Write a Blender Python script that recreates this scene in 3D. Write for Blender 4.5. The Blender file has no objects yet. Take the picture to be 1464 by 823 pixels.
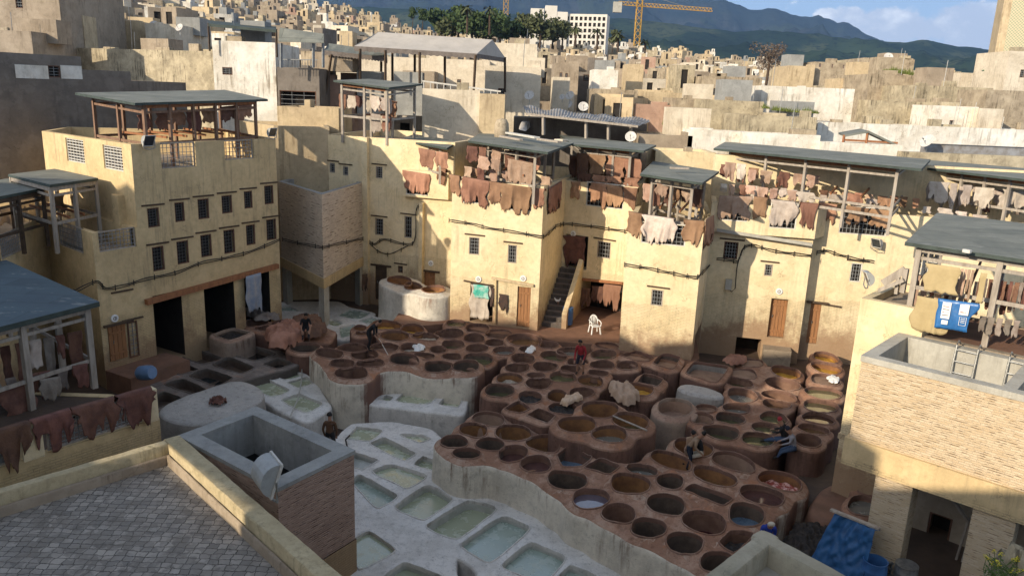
import bpy, math, random
import numpy as np
from mathutils import Vector, Matrix, noise, geometry
rnd = random.Random(7)
SC = bpy.context.scene
COL = SC.collection
# ---------------------------------------------------------------- survey: sight lines of the photograph onto real planes
F = 1100.0; PT = math.radians(14.2); RL = math.radians(2.27); H = 12.0
def ray(px, py):
    x = px-732; y = 411.5-py
    c, s = math.cos(RL), math.sin(RL)
    x, y = x*c-y*s, x*s+y*c
    return (x, F*math.cos(PT)+y*math.sin(PT), -F*math.sin(PT)+y*math.cos(PT))
def P(px, py, z=0.0):
    d = ray(px, py); t = (z-H)/d[2]; return Vector((d[0]*t, d[1]*t, z))
def D(px, py, Y):
    d = ray(px, py); t = Y/d[1]; return Vector((d[0]*t, Y, H+d[2]*t))
def W(a, b, px, py, off=0.0):
    """point of the vertical plane through a,b seen at px,py ; off = metres in front of it"""
    d = ray(px, py); nx, ny = (b[1]-a[1]), -(b[0]-a[0]); l = math.hypot(nx, ny); nx /= l; ny /= l
    t = (nx*a[0]+ny*a[1]+off)/(nx*d[0]+ny*d[1]); return Vector((d[0]*t, d[1]*t, H+d[2]*t))
def U(a, b, p):
    dx, dy = b[0]-a[0], b[1]-a[1]; l = math.hypot(dx, dy)
    return ((p[0]-a[0])*dx+(p[1]-a[1])*dy)/l
def op(fa, x0, y0, x1, y1, depth=.22, **k):
    a, b = fa; xm, ym = (x0+x1)/2, (y0+y1)/2
    u0 = U(a, b, W(a, b, x0, ym)); u1 = U(a, b, W(a, b, x1, ym))
    z1 = W(a, b, xm, y0)[2]; z0 = W(a, b, xm, y1)[2]
    return dict(u0=min(u0, u1), u1=max(u0, u1), z0=z0, z1=z1, d=depth, **k)
def V(*a): return Vector(a)
# ---------------------------------------------------------------- materials
MATS = {}
def newmat(name):
    m = bpy.data.materials.new(name); m.use_nodes = True; nt = m.node_tree; nt.nodes.clear()
    o = nt.nodes.new('ShaderNodeOutputMaterial'); b = nt.nodes.new('ShaderNodeBsdfPrincipled')
    nt.links.new(b.outputs[0], o.inputs[0]); MATS[name] = m
    return m, nt, b
def nd(nt, t, ins=None, **props):
    n = nt.nodes.new(t)
    for k, v in props.items(): setattr(n, k, v)
    for k, v in (ins or {}).items():
        if isinstance(v, bpy.types.NodeSocket): nt.links.new(v, n.inputs[k])
        else: n.inputs[k].default_value = v
    return n
def c4(c): return (c[0], c[1], c[2], 1)
def ramp(nt, fac, a, b):
    return nd(nt, 'ShaderNodeMapRange', {'Value': fac, 'From Min': a, 'From Max': b}, interpolation_type='SMOOTHSTEP').outputs[0]
def mix(nt, fac, a, b, bt='MIX'):
    n = nt.nodes.new('ShaderNodeMix'); n.data_type = 'RGBA'; n.blend_type = bt
    for i, v in ((0, fac), (6, a), (7, b)):
        if isinstance(v, bpy.types.NodeSocket): nt.links.new(v, n.inputs[i])
        else: n.inputs[i].default_value = v if i == 0 else c4(v)
    return n.outputs[2]
def mth(nt, o, a, b=0.0, c=None):
    n = nt.nodes.new('ShaderNodeMath'); n.operation = o
    for i, v in enumerate((a, b) if c is None else (a, b, c)):
        if isinstance(v, bpy.types.NodeSocket): nt.links.new(v, n.inputs[i])
        else: n.inputs[i].default_value = v
    return n.outputs[0]
def wpos(nt, sc=(1, 1, 1), off=(0, 0, 0)):
    g = nt.nodes.new('ShaderNodeNewGeometry')
    return nd(nt, 'ShaderNodeMapping', {'Vector': g.outputs['Position'], 'Scale': sc, 'Location': off}).outputs[0]
def noi(nt, vec, scale, detail=5, rough=.6):
    return nd(nt, 'ShaderNodeTexNoise', {'Vector': vec, 'Scale': scale, 'Detail': detail, 'Roughness': rough}).outputs[0]
def bump(nt, b, h, st=.4, dist=.03):
    n = nd(nt, 'ShaderNodeBump', {'Height': h, 'Strength': st, 'Distance': dist}); nt.links.new(n.outputs[0], b.inputs['Normal'])
def uvn(nt): return nt.nodes.new('ShaderNodeUVMap').outputs[0]
def plaster(name, c1, c2, dirt=(.12, .09, .06), streak=.45, stain=.4, brick=None, rough=.92, bst=.6, scale=1.0, low=None, seed=0, patch=.2):
    m, nt, b = newmat(name)
    p = wpos(nt, (scale,)*3, (seed*3.1, seed*1.7, seed))
    n1 = noi(nt, p, .55, 6, .65); n2 = noi(nt, p, 4.2, 6, .7); n3 = noi(nt, p, 26, 4, .6)
    col = mix(nt, ramp(nt, n1, .35, .65), c1, c2)
    col = mix(nt, ramp(nt, n2, .3, .75), col, mix(nt, .5, col, [x*.62 for x in c1]))
    ps = wpos(nt, (2.6*scale, 2.6*scale, .22*scale), (seed, 0, 0)); ns = noi(nt, ps, 2.0, 5, .7)
    gate = ramp(nt, noi(nt, p, .42, 4, .6), .42, .62)
    sf = mth(nt, 'MULTIPLY', mth(nt, 'MULTIPLY', ramp(nt, ns, .47, .66), gate), streak)
    col = mix(nt, sf, col, dirt)
    pa = ramp(nt, noi(nt, wpos(nt, (scale*.8,)*3, (seed+9, 2, 5)), 1.0, 7, .62), .535, .56)
    col = mix(nt, mth(nt, 'MULTIPLY', pa, patch), col, [min(1, c*1.08+.05) for c in c1])
    pb = ramp(nt, noi(nt, wpos(nt, (scale*.9,)*3, (seed+4, 7, 1)), 1.0, 8, .66), .60, .625)
    col = mix(nt, mth(nt, 'MULTIPLY', pb, patch*.9), col, [c*.55+d*.25 for c, d in zip(c2, dirt)])
    wv = nd(nt, 'ShaderNodeVectorMath', {0: p, 1: nd(nt, 'ShaderNodeTexNoise', {'Vector': p, 'Scale': 2.5, 'Detail': 4.0}).outputs[1]}, operation='ADD').outputs[0]
    ce = nd(nt, 'ShaderNodeTexVoronoi', {'Vector': wv, 'Scale': .8}, feature='DISTANCE_TO_EDGE').outputs[0]
    cg = mth(nt, 'MULTIPLY', ramp(nt, ce, .012, .002), ramp(nt, n1, .5, .6))
    col = mix(nt, mth(nt, 'MULTIPLY', cg, .6), col, dirt)
    sp = mth(nt, 'MULTIPLY', ramp(nt, noi(nt, p, 1.4, 8, .75), .54, .7), stain)
    col = mix(nt, sp, col, [ (c1[i]*.35+dirt[i]*.65) for i in range(3)])
    h = mth(nt, 'ADD', mth(nt, 'MULTIPLY', n2, .8), mth(nt, 'MULTIPLY', n3, .35))
    if low:      # reddish splashed band with a ragged top
        g = nt.nodes.new('ShaderNodeNewGeometry'); z = nd(nt, 'ShaderNodeSeparateXYZ', {0: g.outputs['Position']}).outputs[2]
        k = mth(nt, 'ADD', z, mth(nt, 'MULTIPLY', noi(nt, p, .7, 7, .8), -5.0))
        lf = nd(nt, 'ShaderNodeMapRange', {'Value': k, 'From Min': low[0]-3.3, 'From Max': low[0]-1.9, 'To Min': low[1], 'To Max': 0}, interpolation_type='SMOOTHSTEP').outputs[0]
        col = mix(nt, lf, col, low[2])
    if brick:
        g = nt.nodes.new('ShaderNodeNewGeometry'); z = nd(nt, 'ShaderNodeSeparateXYZ', {0: g.outputs['Position']}).outputs[2]
        bt = nd(nt, 'ShaderNodeTexBrick', {'Vector': uvn(nt), 'Scale': 1.0, 'Brick Width': .27, 'Row Height': .075, 'Mortar Size': .012, 'Mortar Smooth': .3, 'Color1': (1, 1, 1, 1), 'Color2': (.75, .75, .75, 1), 'Mortar': (0, 0, 0, 1)})
        zz = mth(nt, 'ADD', z, mth(nt, 'MULTIPLY', n1, -1.2))
        lf = nd(nt, 'ShaderNodeMapRange', {'Value': zz, 'From Min': brick-.75, 'From Max': brick-.6, 'To Min': 1, 'To Max': 0}).outputs[0]
        br = mth(nt, 'MULTIPLY', mth(nt, 'SUBTRACT', 1.0, bt.outputs[0]), lf)
        col = mix(nt, mth(nt, 'MULTIPLY', br, .32), col, dirt)
        h = mth(nt, 'SUBTRACT', h, mth(nt, 'MULTIPLY', br, 1.2))
    nt.links.new(col, b.inputs['Base Color']); b.inputs['Roughness'].default_value = rough
    b.inputs['Specular IOR Level'].default_value = .2
    bump(nt, b, h, bst, .03)
    return m
def thinbrick(name, c1, c2, gap, mort=.35, ls=1.0):
    m, nt, b = newmat(name)
    uv = uvn(nt); w = noi(nt, uv, 1.3, 4, .6)
    uvd = nd(nt, 'ShaderNodeVectorMath', {0: uv, 1: nd(nt, 'ShaderNodeCombineXYZ', {'X': 0.0, 'Y': mth(nt, 'MULTIPLY', w, .045)}).outputs[0]}, operation='ADD').outputs[0]
    bt = nd(nt, 'ShaderNodeTexBrick', {'Vector': uvd, 'Scale': 1.0, 'Brick Width': .26, 'Row Height': .062, 'Mortar Size': .009, 'Mortar Smooth': .35, 'Color1': c4(c1), 'Color2': c4(c2), 'Mortar': c4([x*.9 for x in c1])})
    bt.offset_frequency = 2; bt.squash = .7; bt.squash_frequency = 3
    st = nd(nt, 'ShaderNodeMapping', {'Vector': uvd, 'Scale': (3.2*ls, 16.1*ls, 1)}).outputs[0]
    g = ramp(nt, noi(nt, st, 1.0, 3, .7), .52, .63)
    line = mth(nt, 'MULTIPLY', g, ramp(nt, mth(nt, 'SINE', mth(nt, 'MULTIPLY', nd(nt, 'ShaderNodeSeparateXYZ', {0: uvd}).outputs[1], 2*math.pi/.062*ls)), .2, .8))
    col = mix(nt, mth(nt, 'MULTIPLY', line, .85), bt.outputs[0], gap)
    big = noi(nt, wpos(nt), .7, 6, .7)
    col = mix(nt, mth(nt, 'MULTIPLY', ramp(nt, big, .45, .75), mort), col, [x*.62 for x in c2])
    nt.links.new(col, b.inputs['Base Color']); b.inputs['Roughness'].default_value = .95; b.inputs['Specular IOR Level'].default_value = .15
    fine = noi(nt, wpos(nt), 30, 3, .6)
    bump(nt, b, mth(nt, 'ADD', mth(nt, 'MULTIPLY', mth(nt, 'ADD', line, bt.outputs[1]), -1.0), mth(nt, 'MULTIPLY', fine, .4)), .8, .03)
    return m
def simple(name, c, c2=None, rough=.8, scale=3.0, stretch=(1, 1, 1), metal=0.0, bst=.2, spec=.3, lo=.35, hi=.7, det=5):
    m, nt, b = newmat(name)
    p = wpos(nt, stretch); n = noi(nt, p, scale, det, .65); n2 = noi(nt, p, scale*7, 3, .6)
    c2 = c2 or [x*.6 for x in c]
    col = mix(nt, ramp(nt, n, lo, hi), c, c2)
    col = mix(nt, mth(nt, 'MULTIPLY', n2, .35), col, [x*.5 for x in c])
    nt.links.new(col, b.inputs['Base Color']); b.inputs['Roughness'].default_value = rough; b.inputs['Metallic'].default_value = metal
    b.inputs['Specular IOR Level'].default_value = spec
    bump(nt, b, mth(nt, 'ADD', n, mth(nt, 'MULTIPLY', n2, .5)), bst, .03)
    return m
def liquid(name, c, scum=None, amt=0.0, rough=.04, sscale=2.2):
    m, nt, b = newmat(name); p = wpos(nt)
    n = noi(nt, p, sscale, 6, .65)
    if scum:
        f = mth(nt, 'MULTIPLY', ramp(nt, n, .5, .62), amt)
        col = mix(nt, f, c, scum); nt.links.new(col, b.inputs['Base Color'])
        r = mth(nt, 'ADD', rough, mth(nt, 'MULTIPLY', f, .5)); nt.links.new(r, b.inputs['Roughness'])
    else:
        nt.links.new(mix(nt, ramp(nt, n, .3, .7), c, [x*.75 for x in c]), b.inputs['Base Color']); b.inputs['Roughness'].default_value = rough
    b.inputs['Specular IOR Level'].default_value = .9; b.inputs['IOR'].default_value = 1.85
    bump(nt, b, noi(nt, p, 5, 3, .5), .04, .02)
    return m
def vatmat(name, top, dusty, side, drip, ztop=0.0, dl=.7, lo=.25):
    """masonry of a vat terrace: trodden top, rendered side with dye runs"""
    m, nt, b = newmat(name); g = nt.nodes.new('ShaderNodeNewGeometry')
    nz = nd(nt, 'ShaderNodeSeparateXYZ', {0: g.outputs['True Normal']}).outputs[2]
    z = nd(nt, 'ShaderNodeSeparateXYZ', {0: g.outputs['Position']}).outputs[2]
    p = wpos(nt); n1 = noi(nt, p, .8, 7, .7); n2 = noi(nt, p, 5, 6, .7); n3 = noi(nt, p, 30, 3, .6)
    tc = mix(nt, ramp(nt, n1, .42, .66), top, dusty)
    tc = mix(nt, mth(nt, 'MULTIPLY', ramp(nt, n2, .48, .75), .65), tc, [x*.42 for x in top])
    tc = mix(nt, mth(nt, 'MULTIPLY', ramp(nt, noi(nt, p, 2.1, 6, .75), .58, .72), .45), tc, [min(1, x*1.35+.05) for x in dusty])
    tc = mix(nt, mth(nt, 'MULTIPLY', ramp(nt, noi(nt, p, 11, 5, .7), .60, .68), .55), tc, [x*.3 for x in top])
    tc = mix(nt, mth(nt, 'MULTIPLY', ramp(nt, noi(nt, wpos(nt, (1, 1, 1), (5, 5, 5)), 1.1, 6, .7), .56, .66), .4), tc, (.42, .17, .07) if top[0] < .3 else [x*.8 for x in top])
    sc = mix(nt, ramp(nt, n1, .4, .7), side, [x*.72 for x in side])
    sc = mix(nt, mth(nt, 'MULTIPLY', ramp(nt, noi(nt, p, 2.3, 8, .75), .56, .66), .5), sc, [x*.45 for x in side])
    sc = mix(nt, mth(nt, 'MULTIPLY', ramp(nt, n2, .5, .72), .4), sc, [x*.5 for x in side])
    ps = wpos(nt, (1, 1, .1)); ns = noi(nt, ps, 3.0, 5, .75)
    dz = nd(nt, 'ShaderNodeMapRange', {'Value': mth(nt, 'ADD', z, mth(nt, 'MULTIPLY', ns, 1.3)), 'From Min': ztop-dl+.2, 'From Max': ztop+.55}).outputs[0]
    gt = ramp(nt, noi(nt, p, .7, 4, .6), .40, .62)
    sc = mix(nt, mth(nt, 'MULTIPLY', mth(nt, 'MULTIPLY', mth(nt, 'MULTIPLY', dz, ramp(nt, ns, .46, .62)), gt), .9), sc, drip)
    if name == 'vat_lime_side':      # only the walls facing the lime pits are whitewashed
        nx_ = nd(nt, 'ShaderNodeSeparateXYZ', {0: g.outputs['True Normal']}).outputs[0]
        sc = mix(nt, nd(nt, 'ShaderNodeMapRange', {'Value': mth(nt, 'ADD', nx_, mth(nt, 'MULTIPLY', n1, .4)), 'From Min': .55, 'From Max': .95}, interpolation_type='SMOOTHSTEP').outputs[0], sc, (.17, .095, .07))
    spk = mth(nt, 'MULTIPLY', ramp(nt, noi(nt, p, 17, 3, .7), .635, .67), .6)
    tc = mix(nt, spk, tc, (.07, .055, .045)); sc = mix(nt, mth(nt, 'MULTIPLY', spk, .7), sc, (.09, .07, .055))
    nf = nd(nt, 'ShaderNodeMapRange', {'Value': mth(nt, 'ADD', nz, mth(nt, 'MULTIPLY', mth(nt, 'SUBTRACT', n2, .5), .5)), 'From Min': lo, 'From Max': lo+.4}).outputs[0]
    nt.links.new(mix(nt, nf, sc, tc), b.inputs['Base Color']); b.inputs['Roughness'].default_value = .88; b.inputs['Specular IOR Level'].default_value = .22
    bump(nt, b, mth(nt, 'ADD', mth(nt, 'MULTIPLY', n2, 1.0), mth(nt, 'MULTIPLY', n3, .4)), .75, .05)
    return m
M = MATS
YC1, YC2 = (.79, .655, .425), (.70, .56, .335)
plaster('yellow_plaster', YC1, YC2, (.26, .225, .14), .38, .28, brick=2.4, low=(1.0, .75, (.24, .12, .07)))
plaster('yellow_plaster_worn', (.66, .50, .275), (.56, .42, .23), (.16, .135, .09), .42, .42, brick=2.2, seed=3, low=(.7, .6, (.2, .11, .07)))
plaster('ochre_plaster', (.58, .46, .29), (.46, .36, .23), (.16, .11, .06), .7, .5, seed=5)
plaster('cream_plaster', (.68, .60, .47), (.56, .48, .36), (.2, .15, .1), .5, .4, seed=7)
plaster('white_plaster', (.80, .77, .69), (.62, .56, .46), (.2, .16, .11), .8, .6, seed=9)
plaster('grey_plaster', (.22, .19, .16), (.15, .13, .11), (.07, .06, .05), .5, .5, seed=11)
plaster('brown_plaster', (.38, .31, .23), (.28, .225, .165), (.11, .08, .05), .6, .6, seed=13)
plaster('pink_plaster', (.45, .30, .22), (.36, .23, .17), (.13, .09, .06), .5, .5, seed=15)
plaster('mud_wall', (.46, .38, .27), (.27, .215, .15), (.08, .065, .04), 1.0, 1.0, seed=17, bst=1.0, scale=1.5)
plaster('lichen_wall', (.52, .44, .30), (.28, .235, .16), (.06, .05, .035), .9, 1.0, seed=19, bst=1.0, scale=1.5)
plaster('concrete', (.33, .33, .31), (.25, .25, .24), (.12, .12, .11), .35, .35, seed=21)
plaster('concrete_light', (.46, .44, .38), (.37, .35, .30), (.16, .14, .11), .35, .35, seed=22)
thinbrick('thin_brick_sand', (.58, .47, .33), (.50, .38, .24), (.17, .10, .06))
thinbrick('thin_brick_red', (.44, .31, .24), (.34, .23, .18), (.05, .033, .028))
thinbrick('thin_brick_pale', (.66, .57, .46), (.50, .41, .33), (.16, .12, .09), ls=.42)
simple('felt_roof', (.245, .25, .215), (.165, .175, .155), .85, .8, bst=.3)
simple('felt_roof_blue', (.085, .125, .15), (.07, .10, .125), .7, .8, bst=.15)
simple('felt_edge', (.06, .08, .07), rough=.7)
simple('grey_wood', (.42, .37, .31), (.27, .23, .19), .85, 2.5, (3, 3, .6), bst=.4)
simple('red_wood', (.36, .16, .07), (.24, .10, .05), .75, 2.5, (3, 3, .6), bst=.4)
simple('door_wood', (.36, .175, .075), (.21, .10, .045), .75, 3, (9, 9, .5), bst=.5)
simple('brown_wood', (.27, .165, .11), (.17, .10, .065), .8, 2.5, (3, 3, .6), bst=.4)
simple('dark_wood', (.10, .065, .04), (.05, .035, .025), .8, 3, bst=.3)
simple('dark_room', (.035, .03, .026), (.02, .018, .016), .95, 2)  # near-black stands in for the unlit rooms behind openings
simple('grille_metal', (.30, .31, .31), (.20, .20, .20), .6, 6, metal=.3)
simple('grille_dark', (.10, .095, .09), (.06, .055, .05), .6, 6)
simple('white_paint_wood', (.62, .60, .55), (.5, .47, .4), .6, 5)
simple('frame_brown', (.16, .08, .05), rough=.6)
simple('cable_black', (.018, .018, .016), rough=.6)
simple('hide_tan', (.40, .225, .14), (.24, .125, .075), .85, 1.3, bst=.8)
simple('hide_pink', (.54, .38, .28), (.42, .27, .18), .85, 3.5, bst=.7)
simple('hide_white', (.58, .50, .42), (.44, .36, .29), .8, 3.5, bst=.7)
simple('hide_brown', (.21, .105, .07), (.12, .06, .045), .85, 3.5, bst=.8)
simple('hide_grey', (.30, .26, .22), (.2, .16, .13), .85, 3.5, bst=.8)
simple('hide_black', (.03, .027, .025), (.07, .055, .045), .8, 6, bst=.9)
simple('sack_cloth', (.47, .37, .2), (.40, .31, .16), .85, 2.0, bst=.4)
simple('blue_plastic', (.03, .16, .42), (.025, .11, .3), .35, 3, bst=.3, spec=.5)
simple('drum_blue', (.05, .15, .36), (.04, .10, .24), .4, 4, bst=.1, spec=.5)
simple('white_plastic', (.82, .82, .80), (.75, .75, .73), .35, 3, bst=.02, spec=.5)
simple('lamp_grey', (.42, .43, .42), (.33, .34, .33), .45, 4, metal=.2)
simple('lamp_glass', (.04, .05, .06), rough=.15, spec=.6)
simple('dish_metal', (.62, .60, .57), (.5, .47, .42), .5, 8)
simple('steel', (.40, .40, .38), (.25, .25, .24), .4, 8, metal=.7)
simple('yard_mud', (.115, .078, .055), (.07, .05, .038), .7, 1.1, bst=.9)
simple('yard_paving', (.24, .13, .085), (.16, .09, .06), .75, 1.3, bst=.8)
simple('city_ground', (.24, .19, .13), (.18, .14, .10), .95, .15, bst=.3)
simple('debris_white', (.55, .48, .38), (.35, .27, .18), .9, 9, bst=.8)
simple('yellow_paste', (.62, .34, .05), (.45, .22, .03), .7, 5, bst=.8)
simple('corrugated', (.34, .34, .34), (.20, .17, .14), .6, 1.6, metal=.1)
simple('leather_dust', (.30, .20, .14), (.22, .14, .10), .9, 3, bst=.6)
BR, DU = (.27, .145, .092), (.42, .27, .19)
vatmat('vat_brown', BR, DU, (.17, .095, .07), (.07, .04, .03))
vatmat('vat_rim', (.27, .155, .105), (.47, .33, .25), (.17, .095, .07), (.07, .04, .03))
vatmat('vat_lime_side', BR, DU, (.66, .60, .49), (.14, .08, .05), 0.0, 1.0, .45)
vatmat('vat_pale', (.33, .21, .15), (.44, .31, .23), (.33, .25, .19), (.15, .09, .06), 0.0, .8)
vatmat('lime', (.70, .67, .62), (.56, .53, .48), (.56, .53, .48), (.3, .28, .25), -1.2, .3, .2)
vatmat('lime_tall', (.62, .58, .50), (.5, .42, .34), (.60, .56, .48), (.22, .13, .09), 1.3, .5, .2)
vatmat('pit_grey', (.17, .14, .12), (.26, .22, .19), (.12, .10, .085), (.06, .05, .04))
vatmat('pit_grey_light', (.40, .38, .35), (.48, .45, .41), (.3, .28, .25), (.2, .17, .15))
simple('vat_in_brown', (.15, .082, .055), (.24, .14, .095), .8, 2.5, bst=.6)
simple('vat_in_orange', (.30, .15, .06), (.17, .08, .04), .75, 2.5, bst=.6)
simple('vat_in_dark', (.09, .065, .05), (.15, .11, .08), .75, 2.5, bst=.6)
simple('vat_in_pale', (.36, .24, .17), (.26, .165, .12), .85, 2.5, bst=.6)
simple('vat_in_lime', (.50, .50, .46), (.38, .39, .33), .85, 2.5, bst=.5)
LQ = dict(dark=((.015, .014, .013), None, 0), brown=((.07, .035, .02), None, 0), tea=((.16, .09, .04), (.2, .13, .07), .4), olive=((.13, .125, .06), None, 0),
          gray=((.19, .19, .165), (.28, .27, .23), .6), mauve=((.13, .11, .135), None, 0), blue=((.14, .21, .28), (.03, .05, .09), .5), indigo=((.008, .012, .05), None, 0),
          wine=((.07, .012, .02), None, 0), maroon=((.10, .05, .045), None, 0), lime=((.36, .39, .26), (.46, .48, .36), .7), limeblue=((.30, .37, .31), (.40, .45, .37), .6), teal=((.02, .03, .035), None, 0))
for k_ in ('hide_tan', 'hide_pink', 'hide_white', 'hide_brown', 'hide_grey'):
    nt = MATS[k_].node_tree; b = [n for n in nt.nodes if n.type == 'BSDF_PRINCIPLED'][0]; src = b.inputs['Base Color'].links[0].from_socket
    oi = nt.nodes.new('ShaderNodeObjectInfo'); v_ = nd(nt, 'ShaderNodeMapRange', {'Value': oi.outputs['Random'], 'To Min': .62, 'To Max': 1.2}).outputs[0]
    h_ = nd(nt, 'ShaderNodeMapRange', {'Value': mth(nt, 'FRACT', mth(nt, 'MULTIPLY', oi.outputs['Random'], 7.3)), 'To Min': .485, 'To Max': .512}).outputs[0]
    nt.links.new(nd(nt, 'ShaderNodeHueSaturation', {'Color': src, 'Value': v_, 'Hue': h_}).outputs[0], b.inputs['Base Color'])
for k_ in ('felt_roof', 'felt_roof_blue'):
    nt = MATS[k_].node_tree; b = [n for n in nt.nodes if n.type == 'BSDF_PRINCIPLED'][0]; src = b.inputs['Base Color'].links[0].from_socket
    bt = nd(nt, 'ShaderNodeTexBrick', {'Vector': uvn(nt), 'Scale': 1.0, 'Brick Width': 2.6, 'Row Height': .95, 'Mortar Size': .012, 'Color1': (1, 1, 1, 1), 'Color2': (.78, .80, .80, 1), 'Mortar': (.45, .45, .45, 1)})
    c_ = mix(nt, 1.0, src, bt.outputs[0], 'MULTIPLY'); f_ = mth(nt, 'MULTIPLY', ramp(nt, noi(nt, wpos(nt, (1, 2.5, 1)), 1.3, 6, .7), .6, .66), .35); nt.links.new(mix(nt, f_, c_, (.40, .40, .37)), b.inputs['Base Color'])
for k, (a, s, q) in LQ.items(): liquid('liquid_'+k, a, s, q, .2 if 'lime' in k else .04)
CONT = dict(dark='black liquid', brown='dark brown liquid', tea='tea brown liquid', olive='olive liquid', gray='milky grey liquid', mauve='mauve grey liquid', blue='pale blue liquid',
            indigo='deep blue liquid', wine='wine red liquid', maroon='maroon liquid', lime='pale green lime water', limeblue='blue green lime water', teal='dark teal liquid',
            hides='dark soaking hides', debris='pale debris', red='red soaking hides', paste='yellow paste', empty='a dry floor', flat='a dusty flat fill')
# ---------------------------------------------------------------- mesh builder
class MB:
    def __init__(s): s.v = []; s.f = []; s.mi = []
    def face(s, pts, mi=0):
        i = len(s.v); s.v += [tuple(p) for p in pts]; s.f.append(tuple(range(i, i+len(pts)))); s.mi.append(mi)
    def obox(s, o, a, b, c, mi=0):
        o = Vector(o); a = Vector(a); b = Vector(b); c = Vector(c); i = len(s.v)
        if a.cross(b).dot(c) < 0: a, b = b, a
        s.v += [tuple(q) for q in (o, o+a, o+a+b, o+b, o+c, o+a+c, o+a+b+c, o+b+c)]
        for q in ((0, 3, 2, 1), (4, 5, 6, 7), (0, 1, 5, 4), (1, 2, 6, 5), (2, 3, 7, 6), (3, 0, 4, 7)): s.f.append(tuple(i+k for k in q)); s.mi.append(mi)
    def box(s, x0, y0, z0, x1, y1, z1, mi=0): s.obox((x0, y0, z0), (x1-x0, 0, 0), (0, y1-y0, 0), (0, 0, z1-z0), mi)
    def beam(s, p, q, w, h, mi=0, up=(0, 0, 1)):
        p = Vector(p); q = Vector(q); d = q-p; u = Vector(up)
        if abs(d.normalized().dot(u)) > .95: u = Vector((0.7, -.7, 0))
        a = d.cross(u).normalized()*w; b = d.cross(a).normalized()*h
        s.obox(p-a/2-b/2, d, a, b, mi)
    def tube(s, pts, r, n=6, mi=0, cap=True):
        pts = [Vector(p) for p in pts]; i0 = len(s.v); N = len(pts)
        rr = r if isinstance(r, (list, tuple)) else [r]*N
        for k, p in enumerate(pts):
            d = (pts[min(k+1, N-1)]-pts[max(k-1, 0)]).normalized()
            u = Vector((0, 0, 1)) if abs(d.z) < .9 else Vector((1, 0, 0))
            a = d.cross(u).normalized(); b = d.cross(a)
            for j in range(n):
                t = 2*math.pi*j/n; s.v.append(tuple(p+(a*math.cos(t)+b*math.sin(t))*rr[k]))
        for k in range(N-1):
            for j in range(n):
                s.f.append((i0+k*n+j, i0+(k+1)*n+j, i0+(k+1)*n+(j+1) % n, i0+k*n+(j+1) % n)); s.mi.append(mi)
        if cap: s.f.append(tuple(i0+j for j in range(n))); s.mi.append(mi); s.f.append(tuple(i0+(N-1)*n+j for j in reversed(range(n)))); s.mi.append(mi)
    def lathe(s, c, prof, n=20, mi=0, ax=(0, 0, 1)):
        """prof: list of (r, h) along ax"""
        c = Vector(c); ax = Vector(ax).normalized(); u = Vector((0, 0, 1)) if abs(ax.z) < .9 else Vector((1, 0, 0))
        a = ax.cross(u).normalized(); b = ax.cross(a); i0 = len(s.v)
        for r, h in prof:
            for j in range(n):
                t = 2*math.pi*j/n; s.v.append(tuple(c+ax*h+(a*math.cos(t)+b*math.sin(t))*r))
        for k in range(len(prof)-1):
            for j in range(n): s.f.append((i0+k*n+j, i0+k*n+(j+1) % n, i0+(k+1)*n+(j+1) % n, i0+(k+1)*n+j)); s.mi.append(mi)
    def loft(s, loops, mi=0, close=True):
        i0 = len(s.v); n = len(loops[0])
        for L in loops: s.v += [tuple(p) for p in L]
        for k in range(len(loops)-1):
            for j in range(n if close else n-1): s.f.append((i0+k*n+j, i0+k*n+(j+1) % n, i0+(k+1)*n+(j+1) % n, i0+(k+1)*n+j)); s.mi.append(mi)
    def grid(s, G, mi=0):
        i0 = len(s.v); n = len(G[0])
        for r in G: s.v += [tuple(p) for p in r]
        for k in range(len(G)-1):
            for j in range(n-1): s.f.append((i0+k*n+j, i0+k*n+j+1, i0+(k+1)*n+j+1, i0+(k+1)*n+j)); s.mi.append(mi)
    def prism(s, poly, z0, z1, mi=0, top=True, bot=False):
        n = len(poly)
        for k in range(n):
            p, q = poly[k], poly[(k+1) % n]; s.face([(p[0], p[1], z0), (q[0], q[1], z0), (q[0], q[1], z1), (p[0], p[1], z1)], mi)
        if top: s.face([(p[0], p[1], z1) for p in poly], mi)
        if bot: s.face([(p[0], p[1], z0) for p in reversed(poly)], mi)
    def build(s, name, mats, parent=None, smooth=False, bevel=0, recenter=None, fixn=False, angle=None):
        me = bpy.data.meshes.new(name)
        if recenter is None: recenter = parent is None
        org = Vector((0, 0, 0))
        if recenter and s.v:
            a = np.array(s.v); org = Vector(((a[:, 0].min()+a[:, 0].max())/2, (a[:, 1].min()+a[:, 1].max())/2, a[:, 2].min()))
            s.v = [tuple(r) for r in (a-np.array(org))]
        me.from_pydata(s.v, [], s.f)
        if not isinstance(mats, (list, tuple)): mats = [mats]
        for m in mats: me.materials.append(MATS[m] if isinstance(m, str) else m)
        if len(mats) > 1: me.polygons.foreach_set('material_index', s.mi)
        uv = me.uv_layers.new(name='UVMap'); dat = np.zeros(len(me.loops)*2, dtype=np.float32)
        co = np.zeros(len(me.vertices)*3, dtype=np.float32); me.vertices.foreach_get('co', co); co = co.reshape(-1, 3)
        for p in me.polygons:
            nx, ny, nz = p.normal
            for li in p.loop_indices:
                c = co[me.loops[li].vertex_index]
                if abs(nz) > .75: u, v = c[0], c[1]
                else:
                    l = math.hypot(nx, ny) or 1; u = (-ny*c[0]+nx*c[1])/l; v = c[2]
                dat[2*li] = u; dat[2*li+1] = v
        uv.data.foreach_set('uv', dat)
        if smooth:
            me.polygons.foreach_set('use_smooth', [True]*len(me.polygons))
        me.update()
        o = bpy.data.objects.new(name, me); COL.objects.link(o); o.location = org
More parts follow.
